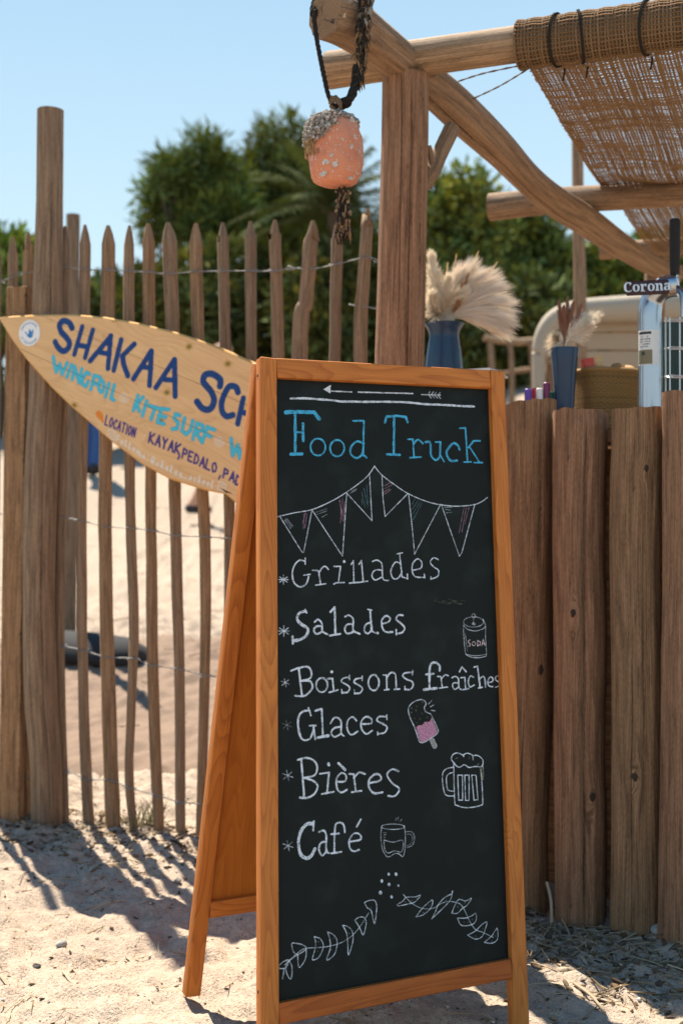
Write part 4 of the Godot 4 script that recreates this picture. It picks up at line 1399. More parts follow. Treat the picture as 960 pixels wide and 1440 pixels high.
func pergola() -> void:
	var base := at(566, 720, 2.78)
	base.y = 0.0
	var t := thing("pergola", "driftwood pergola frame of round logs standing over the bar", "pergola", base)
	var b := MB.new()
	var cap := MB.new()
	var p := arr([[570, 108, 2.78], [569, 200, 2.78], [566, 330, 2.78], [563, 450, 2.78], [561, 560, 2.78]])
	p.append(Vector3(p[4].x - 0.004, 0.45, p[4].z))
	p.append(Vector3(p[4].x - 0.006, -0.2, p[4].z))
	p = smooth_path(p, 5)
	tube(b, p, path_r(0.0535, 0.060, p.size()), {"sides": 28, "rough": 0.05, "seed": 3.0, "cap": cap, "freq": 1.5, "cracks": [[1.35, 0.02, 0.8, 0.014, 0.035], [1.75, 0.0, 0.5, 0.010, 0.03], [0.9, 0.1, 0.6, 0.008, 0.025]]})
	part("post", t, mesh_of([b, M.log_red, cap, M.end]))
	# the crooked rafter
	b = MB.new()
	cap = MB.new()
	p = smooth_path(arr([[455, 21, 2.55], [483, 30, 2.59], [517, 53, 2.666], [569, 93, 2.776], [616, 131, 2.885], [657, 169, 2.987], [703, 213, 3.11], [738, 250, 3.21], [773, 280, 3.318], [820, 310, 3.474], [867, 343, 3.645], [913, 371, 3.83], [948, 385, 3.97]]), 4)
	var rr := []
	for i in p.size():
		var f := float(i) / (p.size() - 1)
		rr.append(lerpf(0.050, 0.036, f) + 0.003 * sin(f * 19.0))
	tube(b, p, rr, {"sides": 26, "rough": 0.20, "lobes": 90.0, "seed": 6.0, "cap": cap, "freq": 2.0, "cracks": [[4.4, 0.1, 0.9, 0.012, 0.05], [3.2, 0.3, 0.95, 0.010, 0.045], [2.2, 0.05, 0.6, 0.010, 0.04], [1.2, 0.2, 0.8, 0.010, 0.04]]})
	part("rafter", t, mesh_of([b, M.beam, cap, M.end]))
	# front beam that carries the rolled edge of the burlap
	b = MB.new()
	cap = MB.new()
	var l := at(462, 99, 2.85)
	var r := at(730, 62, 2.68)
	var dir := (r - l).normalized()
	p = PackedVector3Array([l, l + dir * 0.06, l + dir * 0.2, r, r + dir * 0.5, r + dir * 1.2])
	p = smooth_path(p, 4)
	tube(b, p, path_r(0.042, 0.036, p.size()), {"sides": 22, "rough": 0.09, "seed": 8.0, "cap": cap, "freq": 2.0, "cracks": [[3.9, 0.0, 0.6, 0.006, 0.03], [5.0, 0.1, 0.9, 0.005, 0.03]]})
	part("front_beam", t, mesh_of([b, M.pale, cap, M.end]))
	b = MB.new()
	cap = MB.new()
	l = at(688, 291, 3.6)
	r = at(960, 272, 3.39)
	dir = (r - l).normalized()
	p = smooth_path(PackedVector3Array([l, l.lerp(r, 0.4) + Vector3(0, 0.006, 0), r, r + dir * 0.8]), 5)
	tube(b, p, path_r(0.041, 0.033, p.size()), {"sides": 20, "rough": 0.08, "seed": 12.0, "cap": cap, "freq": 2.0})
	part("cross_beam", t, mesh_of([b, M.beam, cap, M.end]))
	b = MB.new()
	cap = MB.new()
	l = at(843, 354, 4.1)
	p = smooth_path(PackedVector3Array([l, l + WALL * 0.5, l + WALL * 1.2]), 4)
	tube(b, p, 0.028, {"sides": 14, "rough": 0.07, "seed": 14.0, "cap": cap})
	part("cross_beam", t, mesh_of([b, M.beam, cap, M.end]))
	# short forked brace between post and rafter
	b = MB.new()
	cap = MB.new()
	p = smooth_path(arr([[592, 262, 2.79], [606, 243, 2.80], [616, 218, 2.82], [634, 180, 2.86]]), 4)
	tube(b, p, path_r(0.017, 0.020, p.size()), {"sides": 12, "rough": 0.2, "seed": 15.0, "cap": cap})
	p = smooth_path(arr([[602, 205, 2.79], [606, 222, 2.795], [608, 245, 2.80], [601, 262, 2.80]]), 3)
	tube(b, p, path_r(0.006, 0.011, p.size()), {"sides": 9, "rough": 0.2, "seed": 16.0, "cap": cap})
	part("brace", t, mesh_of([b, M.beam, cap, M.end]))
	# slim pole and the post under the rafter's far end
	b = MB.new()
	cap = MB.new()
	var foot := at(815, 440, 5.4)
	p = PackedVector3Array([at(811, 196, 5.4), at(813, 330, 5.4), foot, Vector3(foot.x + 0.01, ground_y(foot.x, -5.4) - 0.2, -5.4)])
	p = smooth_path(p, 4)
	tube(b, p, path_r(0.025, 0.030, p.size()), {"sides": 12, "rough": 0.06, "seed": 18.0, "cap": cap})
	part("pole", t, mesh_of([b, M.beam, cap, M.end]))
	b = MB.new()
	cap = MB.new()
	var top := at(921, 384, 3.93)
	p = smooth_path(PackedVector3Array([top, top + Vector3(-0.01, -0.4, 0), Vector3(top.x, 0.1, top.z), Vector3(top.x, -0.2, top.z)]), 4)
	tube(b, p, 0.036, {"sides": 14, "rough": 0.1, "seed": 19.0, "cap": cap})
	part("post", t, mesh_of([b, M.beam, cap, M.end]))
	# dry grass wound where the post meets the rafter
	b = MB.new()
	var c := at(570, 107, 2.78)
	for i in 70:
		var a := rf(0, TAU)
		var q := c + Vector3(cos(a) * 0.056, rf(-0.004, 0.008), sin(a) * 0.056)
		var e := q + Vector3(rf(-0.03, 0.03), rf(-0.012, 0.012), rf(-0.02, 0.02))
		ribbon(b, PackedVector3Array([q, (q + e) * 0.5 + Vector3(0, 0.004, 0), e]), [0.0016, 0.0014, 0.0004], Vector3(0, 0, 1))
	part("grass_binding", t, mesh_of([b, M.twine]))

# ---------------------------------------------------------------- burlap awning
func cloth_point(edge: PackedVector3Array, f: float, a: float) -> Vector3:
	var g := f * (edge.size() - 1)
	var k := mini(int(g), edge.size() - 2)
	var q := edge[k].lerp(edge[k + 1], g - k)
	q += WALL * a
	q.y -= 0.05 * sin(PI * f) * sin(PI * clampf(a / 1.1, 0, 1)) - 0.012 * wob.get_noise_2d(f * 300.0, a * 300.0)
	return q

func burlap() -> void:
	var edge := smooth_path(arr([[738, 82, 2.665], [770, 138, 2.86], [800, 186, 3.06], [823, 226, 3.26], [842, 255, 3.45], [874, 290, 3.62], [904, 336, 3.85], [938, 365, 4.12]]), 8)
	var total := 0.0
	for i in edge.size() - 1:
		total += edge[i].distance_to(edge[i + 1])
	var t := thing("burlap_awning", "coarse brown burlap awning rolled and lashed over the front beam", "awning", edge[0])
	var b := MB.new()
	var wide := 1.12
	var step := 0.0075
	var eps := 0.01
	for i in int(wide / step):
		var p := PackedVector3Array()
		var w := []
		var w0 := rf(0.0047, 0.0064)
		if rng.randf() < 0.08:
			w0 *= 0.5
		var s := rf(0, 100.0)
		var a0 := i * step + rf(-0.0012, 0.0012)
		var n := 70
		var g := rf(0.75, 1.2)
		b.tint = Color(g, g * rf(0.93, 1.0), g * rf(0.86, 1.0))
		for k in n + 1:
			var f := float(k) / n
			p.append(cloth_point(edge, f, a0 + 0.003 * wob.get_noise_2d(f * 500.0 + s, s * 50.0)))
			w.append(w0 * (1.0 + 0.35 * wob.get_noise_2d(f * 2500.0, s * 90.0)))
		var nr := (cloth_point(edge, 0.5 + eps, a0) - cloth_point(edge, 0.5, a0)).cross(WALL).normalized()
		ribbon(b, p, w, nr)
	for i in int(total / step):
		var p := PackedVector3Array()
		var w := []
		var w0 := rf(0.0047, 0.0066)
		var s := rf(0, 100.0)
		var f0 := i * step / total
		var n := 56
		var g := rf(0.75, 1.2)
		b.tint = Color(g, g * rf(0.93, 1.0), g * rf(0.86, 1.0))
		for k in n + 1:
			var a := wide * k / n
			if k == 0:
				a -= rf(0.0, 0.008)
			var q := cloth_point(edge, clampf(f0 + 0.0022 * wob.get_noise_2d(a * 500.0 + s, s * 50.0), 0, 1), a)
			q.y += 0.0012 if k % 2 == 0 else -0.0012
			p.append(q)
			w.append(w0 * (1.0 + 0.35 * wob.get_noise_2d(a * 2500.0, s * 90.0)))
		var nr := (cloth_point(edge, minf(f0 + eps, 1.0), 0.3) - cloth_point(edge, maxf(f0 - eps, 0.0), 0.3)).cross(WALL).normalized()
		ribbon(b, p, w, nr)
	part("cloth", t, mesh_of([b, M.jute]))
	# the rolled hem round the beam: a woven sleeve with turns of thread
	var l := at(730, 62, 2.68)
	var far := at(462, 99, 2.85)
	var dir := (l - far).normalized()
	b = MB.new()
	b.tint = Color(0.8, 0.76, 0.72)
	var sleeve := PackedVector3Array()
	var rr := []
	for i in 41:
		sleeve.append(l + dir * (1.15 * i / 40.0) + Vector3(0, -0.003, 0))
		rr.append(0.0475 + 0.002 * wob.get_noise_1d(i * 70.0))
	tube(b, sleeve, rr, {"sides": 26, "rough": 0.05, "seed": 30.0, "caps": false})
	var upv := Vector3.UP - dir * Vector3.UP.dot(dir)
	upv = upv.normalized()
	var out := dir.cross(upv)
	for i in 150:
		var s0 := i * 0.0075
		var g := rf(0.7, 1.25)
		b.tint = Color(g, g * rf(0.93, 1.0), g * rf(0.86, 1.0))
		var ring := PackedVector3Array()
		var w := rf(0.0018, 0.0027)
		for k in 21:
			var a := TAU * k / 20.0
			var q := l + dir * (s0 + 0.0025 * wob.get_noise_2d(a * 60.0, i * 90.0)) + Vector3(0, -0.003, 0)
			var r := 0.0505 + 0.0022 * wob.get_noise_1d(i * 12.0) + 0.002 * bump.get_noise_2d(a * 200.0, i * 40.0)
			ring.append(q + (upv * cos(a) + out * sin(a)) * r)
		tube(b, ring, w, {"sides": 5, "caps": false})
	for k in 34:
		var a := TAU * k / 34.0
		var g := rf(0.7, 1.25)
		b.tint = Color(g, g * rf(0.93, 1.0), g * rf(0.86, 1.0))
		var line := PackedVector3Array()
		for i in 60:
			var aa := a + 0.05 * wob.get_noise_2d(i * 60.0, k * 90.0)
			line.append(l + dir * (1.13 * i / 59.0) + Vector3(0, -0.003, 0) + (upv * cos(aa) + out * sin(aa)) * (0.0512 + (0.0012 if i % 2 == 0 else -0.0012)))
		tube(b, line, 0.0021, {"sides": 4, "caps": false})
	part("rolled_hem", t, mesh_of([b, M.jute]))
	for e in [[782, 0.03], [815, -0.05], [907, 0.03], [1010, 0.0]]:
		b = MB.new()
		var rx: float = (e[0] - 480.0) / FPX
		# point of the beam line at that column
		var s: float = (-rx * l.z - l.x) / (dir.x + rx * dir.z)
		for two in 2:
			var ring := PackedVector3Array()
			for k in 25:
				var a := TAU * k / 24.0
				ring.append(l + dir * (s + two * 0.003 + e[1] * 0.25 * cos(a * 1.0 + 1.0)) + Vector3(0, -0.003, 0) + (upv * cos(a) + out * sin(a)) * 0.0558)
			tube(b, ring, 0.0020, {"sides": 6, "caps": false})
		var tail := l + dir * s + out * -0.054 + Vector3(0, -0.03, 0)
		tube(b, smooth_path(PackedVector3Array([tail, tail + Vector3(0.006, -0.02, 0.004), tail + Vector3(0.002, -0.045, 0.002)]), 3), 0.0022, {"sides": 5})
		part("lashing", t, mesh_of([b, M.rope]))
	# two strings from the corner to the rafter
	var k2 := 0
	for e in [[[636, 117, 2.90], [680, 103, 2.79], [737, 91, 2.66], "upper thin twine stretched from the rafter to the burlap roll"], [[655, 143, 2.95], [700, 122, 2.80], [742, 97, 2.665], "lower thin twine stretched from the rafter to the burlap corner"]]:
		b = MB.new()
		var p := smooth_path(arr([e[0], e[1], e[2]]), 8)
		for s in 2:
			var h := PackedVector3Array()
			for i in p.size():
				var a := i * 1.4 + PI * s
				h.append(p[i] + Vector3(0, sin(a), cos(a)) * 0.0011)
			tube(b, h, 0.0013, {"sides": 5})
		if k2 == 1:
			tube(b, smooth_path(arr([[655, 143, 2.955], [648, 125, 2.945], [641, 120, 2.93], [645, 138, 2.92], [655, 143, 2.95]]), 4), 0.0016, {"sides": 5})
		solo("twine", mesh_of([b, M.twine]), e[3], "twine")
		k2 += 1

# ---------------------------------------------------------------- bar
var top_y := 1.105
func bar_counter() -> void:
	var base := at(800, 720, 2.75)
	base.y = 0.0
	var t := thing("bar_counter", "beach bar front of thick upright split logs", "bar", base)
	# centre column, width, top row, depth, foot row, cracks
	var logs := [
		[622, 62, 600, 2.98, []],
		[678, 70, 585, 2.90, [[1.5, 0.1, 0.6, 0.008, 0.03]]],
		[741, 72, 568, 2.82, [[1.25, 0.02, 0.35, 0.016, 0.04], [1.8, 0.5, 0.8, 0.010, 0.03]]],
		[813, 79, 580, 2.735, [[1.52, 0.0, 0.93, 0.026, 0.055], [1.15, 0.0, 0.3, 0.010, 0.03]]],
		[891, 77, 577, 2.655, [[1.0, 0.0, 0.25, 0.010, 0.025], [1.9, 0.35, 0.9, 0.012, 0.03], [1.42, 0.2, 0.75, 0.009, 0.022]]],
		[970, 78, 557, 2.58, [[1.6, 0.1, 0.8, 0.016, 0.04]]],
		[1052, 78, 566, 2.50, []],
	]
	var i := 0
	for e in logs:
		var b := MB.new()
		var cap := MB.new()
		var p := PackedVector3Array()
		var r := []
		var tp := at(e[0], e[2], e[3])
		var kn: Array = [[], [[1.5, 0.3, 0.02]], [[1.2, 0.62, 0.018]], [[1.95, 0.46, 0.014], [1.25, 0.88, 0.017]], [[1.35, 0.14, 0.012], [1.8, 0.80, 0.016]], [[1.7, 0.12, 0.016], [1.4, 0.7, 0.015]], []][i]
		var lean: float = [0.0, 0.0, -0.006, 0.002, 0.006, -0.004, 0.0][i]
		for k in 61:
			var f := k / 60.0
			var y := lerpf(tp.y, -0.15, f)
			p.append(Vector3(tp.x + lean * f + 0.008 * wob.get_noise_2d(f * 160.0, i * 300.0), y, tp.z + 0.006 * wob.get_noise_2d(f * 160.0 + 900.0, i * 300.0)))
			r.append(float(e[1]) * 0.5 * float(e[3]) / FPX * (1.0 + 0.06 * sin(f * 2.4 + i) + 0.05 * wob.get_noise_2d(f * 220.0, i * 170.0 + 50.0)) * 0.985)
		tube(b, p, r, {"sides": 34, "rough": 0.10, "lobes": 110.0, "seed": 50.0 + i, "cap": cap, "freq": 1.6, "cracks": e[4], "fz": 0.8, "knots": kn})
		for m in [b, cap]:          # saw cuts are never quite level
			for q in m.v.size():
				var w: Vector3 = m.v[q]
				if w.y > tp.y - 0.004:
					m.v[q].y += [0.0, 0.05, 0.10, -0.03, 0.06, -0.12, 0.0][i] * (w.x - tp.x) + 0.10 * (w.z - tp.z) + 0.004 * bump.get_noise_2d(w.x * 3000.0, w.z * 3000.0 + i * 70.0)
		var lg := part("log", t, mesh_of([b, M.log if i % 2 == 0 else M.log_red, cap, M.end]))
		for k in kn:
			var kb := MB.new()
			var fi := clampi(int(k[1] / (tp.y + 0.15) * 60.0), 0, 60)
			var a: float = k[0]
			var up := (p[1] - p[0]).normalized()
			var sd := (Vector3.RIGHT - up * Vector3.RIGHT.dot(up)).normalized()
			var ov := sd * cos(a) + up.cross(sd) * sin(a) * 0.8
			var cen: Vector3 = p[fi] + ov * (float(r[fi]) + k[2] * 0.08)
			var zz := ov.normalized()
			var xx := Vector3.UP.cross(zz).normalized()
			blob(kb, cen, Vector3(k[2] * 0.42, k[2] * 0.6, 0.0035), Basis(xx, zz.cross(xx), zz), 6, 10, 0.5)
			part("knot", lg, mesh_of([kb, M.knot]))
		i += 1
	# counter boards behind the log heads
	var run := Vector3(0.777, 0, 0.63)
	var back := Vector3(0.63, 0, -0.777)
	var a := at(588, 720, 3.06) + back * 0.055
	a.y = top_y - 0.016
	for k in 3:
		var b := MB.new()
		var q := a + back * (0.155 * k + 0.02)
		bar(b, q, q + run * 1.0, back, 0.076, 0.016, 0.002)
		part("counter_board", t, mesh_of([b, M.board]))
	var b2 := MB.new()
	var low := a + back * 0.09
	low.y = 0.47
	bar(b2, low, low + run * 1.0, Vector3.UP, 0.595, 0.008, 0.002)
	part("back_panel", t, mesh_of([b2, M.board]))
# ---------------------------------------------------------------- surfboard sign
func surf_pt(x: float, y: float, out := 0.0) -> Vector3:     # board millimetres -> world
	var n := Vector3(-WALL.z, 0, WALL.x).normalized()
	return Vector3(-1.00564, EYE + 0.56986, -3.56163) + WALL.normalized() * (x * 0.001) + Vector3(0, -y * 0.001, 0) + n * out

func surfboard() -> void:
	var W := 1480
	var H := 660
	var S := 0.9
	var off := Vector2(-4, -10)
	var im := Image.create(W, H, false, Image.FORMAT_RGB8)
	var src: Image = M.pine_tex[0].get_image()
	var sd := src.get_data()
	var dirv := Vector2(0.92, 0.39)
	var raw := PackedByteArray()
	raw.resize(W * H * 3)
	var kn := PackedVector2Array()
	for i in range(0, KNOTS.size(), 2):
		kn.append(Vector2(KNOTS[i], KNOTS[i + 1]))
	for y in H:
		for x in W:
			var q := Vector2(x, y) / S + off
			var al := q.dot(dirv)
			var ac := q.dot(Vector2(-dirv.y, dirv.x))
			var dk := 1.0
			for kp in kn:
				var d := q - kp
				var l := sqrt(d.x * d.x + 1.6 * d.y * d.y)
				if l < 40.0:
					ac += 9.0 * exp(-l * l / 260.0) * signf(d.y)
					dk = minf(dk, 1.0 - 0.45 * exp(-l * l / 70.0))
			var ux := int(fposmod(ac * 0.0026 * 512.0 * 1.0, 512.0))
			var vy := int(fposmod(al * 1.02, 1024.0))
			var s := (vy * 512 + ux) * 3
			var o := (y * W + x) * 3
			raw[o] = int(minf((sd[s] * 0.7 + 68.0) * dk, 255.0))
			raw[o + 1] = int(minf((sd[s + 1] * 0.7 + 53.0) * dk, 255.0))
			raw[o + 2] = int(minf((sd[s + 2] * 0.7 + 42.0) * dk * dk, 255.0))
	im = Image.create_from_data(W, H, false, Image.FORMAT_RGB8, raw)
	draw_marks(im, PAINT, {"N": Color8(20, 62, 124), "D": Color8(44, 122, 168), "C": Color8(74, 190, 214), "V": Color8(224, 218, 206), "A": Color8(224, 132, 52), "U": Color8(66, 52, 122)}, S, off, 0.12, 0.10)
	var paint := mat(Color(0.95, 0.95, 0.95), 0.6, {"tex": ImageTexture.create_from_image(im), "spec": 0.35})
	var t := thing("surfboard_sign", "pointed wooden surfboard sign with blue painted lettering hung on the fence", "sign", surf_pt(800, 350))
	var poly := PackedVector2Array()
	for i in range(0, OUTLINE.size(), 2):
		poly.append(Vector2(OUTLINE[i], OUTLINE[i + 1]))
	# boards glued side by side, a hair's gap between, inside a rounded-over rim
	var ac := Vector2(-dirv.y, dirv.x)
	var c0 := Vector2(819, 351)
	var inner := PackedVector2Array()
	var np := poly.size()
	for i in np:
		var tg := (poly[(i + 1) % np] - poly[(i + np - 1) % np]).normalized()
		var inw := Vector2(-tg.y, tg.x)
		if inw.dot(c0 - poly[i]) < 0.0:
			inw = -inw
		inner.append(poly[i] + inw * 5.0)
	var bands := [[-420.0, -62.0], [-61.0, 52.0], [53.0, 420.0]]
	for bd in bands:
		var strip := PackedVector2Array([c0 + ac * bd[0] - dirv * 1200, c0 + ac * bd[0] + dirv * 1200, c0 + ac * bd[1] + dirv * 1200, c0 + ac * bd[1] - dirv * 1200])
		for piece in Geometry2D.intersect_polygons(inner, strip):
			var b := MB.new()
			var edge := MB.new()
			var tri := Geometry2D.triangulate_polygon(piece)
			for side in 2:
				var s := b.v.size()
				for q in piece:
					b.add(surf_pt(q.x, q.y, 0.009 if side == 0 else -0.0088), (q - off) * S / Vector2(W, H))
				for i in range(0, tri.size(), 3):
					var p0: Vector2 = piece[tri[i]]
					var p1: Vector2 = piece[tri[i + 1]]
					var p2: Vector2 = piece[tri[i + 2]]
					var cw := (p1 - p0).cross(p2 - p0) > 0.0       # y points down here
					if cw == (side == 0):
						b.tri(s + tri[i], s + tri[i + 1], s + tri[i + 2])
					else:
						b.tri(s + tri[i], s + tri[i + 2], s + tri[i + 1])
			var wind := Geometry2D.is_polygon_clockwise(piece)
			for i in piece.size():
				var q0: Vector2 = piece[i]
				var q1: Vector2 = piece[(i + 1) % piece.size()]
				var a := edge.add(surf_pt(q0.x, q0.y, 0.009), q0 * 0.001)
				edge.add(surf_pt(q1.x, q1.y, 0.009), q1 * 0.001)
				edge.add(surf_pt(q1.x, q1.y, -0.0088), q1 * 0.001 + Vector2(0.02, 0))
				edge.add(surf_pt(q0.x, q0.y, -0.0088), q0 * 0.001 + Vector2(0.02, 0))
				if wind:
					edge.quad(a, a + 1, a + 2, a + 3)
				else:
					edge.quad(a + 3, a + 2, a + 1, a)
			part("plank", t, mesh_of([b, paint, edge, M.plank]))
	var rm := MB.new()
	for i in np + 1:
		var q := poly[i % np]
		var qi := inner[i % np].lerp(q, 0.06)
		rm.add(surf_pt(qi.x, qi.y, 0.0089), Vector2(0.0, i * 0.03))
		rm.add(surf_pt(qi.lerp(q, 0.6).x, qi.lerp(q, 0.6).y, 0.0072), Vector2(0.02, i * 0.03))
		rm.add(surf_pt(q.x, q.y, 0.003), Vector2(0.04, i * 0.03))
		rm.add(surf_pt(q.x, q.y, -0.009), Vector2(0.08, i * 0.03))
		rm.add(surf_pt(qi.x, qi.y, -0.009), Vector2(0.1, i * 0.03))
	for i in np:
		for k in 4:
			var a := i * 5 + k
			rm.quad(a, a + 5, a + 6, a + 1)
	part("rim", t, mesh_of([rm, M.plank]))
	# round sticker: white, ring of tiny letters, blue hand sign
	var R := 256
	var st := Image.create(R, R, false, Image.FORMAT_RGB8)
	st.fill(Color8(222, 222, 220))
	var marks := []
	var n := 0
	for k in 23:
		var an := -2.75 + k * 0.20 if k < 12 else 2.7 - (k - 12) * 0.20
		var up := Vector2(cos(an), sin(an)) if k < 12 else Vector2(-cos(an), -sin(an))
		var rt := Vector2(-up.y, up.x)
		var c := Vector2(128, 128) + Vector2(cos(an), sin(an)) * 98.0
		var word := "SHAKAASCHOOLKITEWINGSURF"
		for g in letter(word[k]):
			var m := ["B", 4.0, 0, 0.9]
			for i in range(0, g.size(), 2):
				var q: Vector2 = c + rt * ((g[i] - 0.35) * 16.0) + up * ((g[i + 1] - 0.5) * 19.0)
				m.append(q.x)
				m.append(q.y)
			marks.append(m)
	for g in [[128, 168, 104, 150, 92, 128, 78, 120], [112, 160, 124, 132, 126, 104, 134, 102, 138, 132], [138, 132, 146, 118, 152, 120, 146, 146], [120, 165, 148, 168, 164, 142, 168, 100]]:
		var m := ["H", 13.0, 1, 1.0]
		m.append_array(g)
		marks.append(m)
	marks.append(["H", -1, 0, 1.0, 104, 150, 118, 128, 150, 136, 156, 162, 130, 176])
	draw_marks(st, marks, {"B": Color8(52, 96, 148), "H": Color8(46, 116, 176)}, 1.0, Vector2.ZERO, 0.1, 0.05)
	var sm := mat(Color(1, 1, 1), 0.45, {"tex": ImageTexture.create_from_image(st)})
	var d := MB.new()
	var mid := d.add(surf_pt(113, 50, 0.0102), Vector2(0.5, 0.5))
	for i in 33:
		var a := TAU * i / 32.0
		d.add(surf_pt(113 + cos(a) * 37, 50 + sin(a) * 38, 0.0102), Vector2(0.5 + cos(a) * 0.49, 0.5 + sin(a) * 0.49))
	for i in 32:
		d.tri(mid, mid + 1 + i, mid + 2 + i)
	var sp := part("sticker", t, mesh_of([d, sm]))
	sp.set_meta("label", "round white sticker with a blue hand emblem")

func letter(c: String) -> Array:
	match c:
		"S": return [[0.65, 0.85, 0.35, 1, 0.05, 0.75, 0.6, 0.3, 0.35, 0, 0, 0.15]]
		"H": return [[0, 1, 0, 0], [0.65, 1, 0.65, 0], [0, 0.5, 0.65, 0.5]]
		"A": return [[0, 0, 0.4, 1, 0.75, 0], [0.15, 0.35, 0.6, 0.35]]
		"K": return [[0, 1, 0, 0], [0.7, 1, 0.05, 0.45, 0.7, 0]]
		"C": return [[0.7, 0.85, 0.4, 1, 0.05, 0.6, 0.15, 0.1, 0.45, 0, 0.7, 0.15]]
		"O": return [[0.4, 1, 0.05, 0.8, 0, 0.4, 0.3, 0, 0.65, 0.15, 0.75, 0.6, 0.4, 1]]
		"L": return [[0, 1, 0, 0, 0.7, 0]]
		"I": return [[0.3, 1, 0.3, 0]]
		"T": return [[0, 1, 0.8, 1], [0.4, 1, 0.4, 0]]
		"E": return [[0.65, 1, 0, 1, 0, 0, 0.65, 0], [0, 0.5, 0.5, 0.5]]
		"W": return [[0, 1, 0.2, 0, 0.4, 0.7, 0.6, 0, 0.8, 1]]
		"N": return [[0, 0, 0, 1, 0.65, 0, 0.65, 1]]
		"G": return [[0.7, 0.85, 0.4, 1, 0.05, 0.6, 0.15, 0.1, 0.45, 0, 0.7, 0.4, 0.4, 0.4]]
		"U": return [[0, 1, 0.05, 0.2, 0.35, 0, 0.6, 0.2, 0.65, 1]]
		"R": return [[0, 0, 0, 1, 0.6, 0.9, 0.6, 0.55, 0.05, 0.5, 0.65, 0]]
	return [[0, 0, 0, 1, 0.6, 1], [0, 0.5, 0.5, 0.5]]

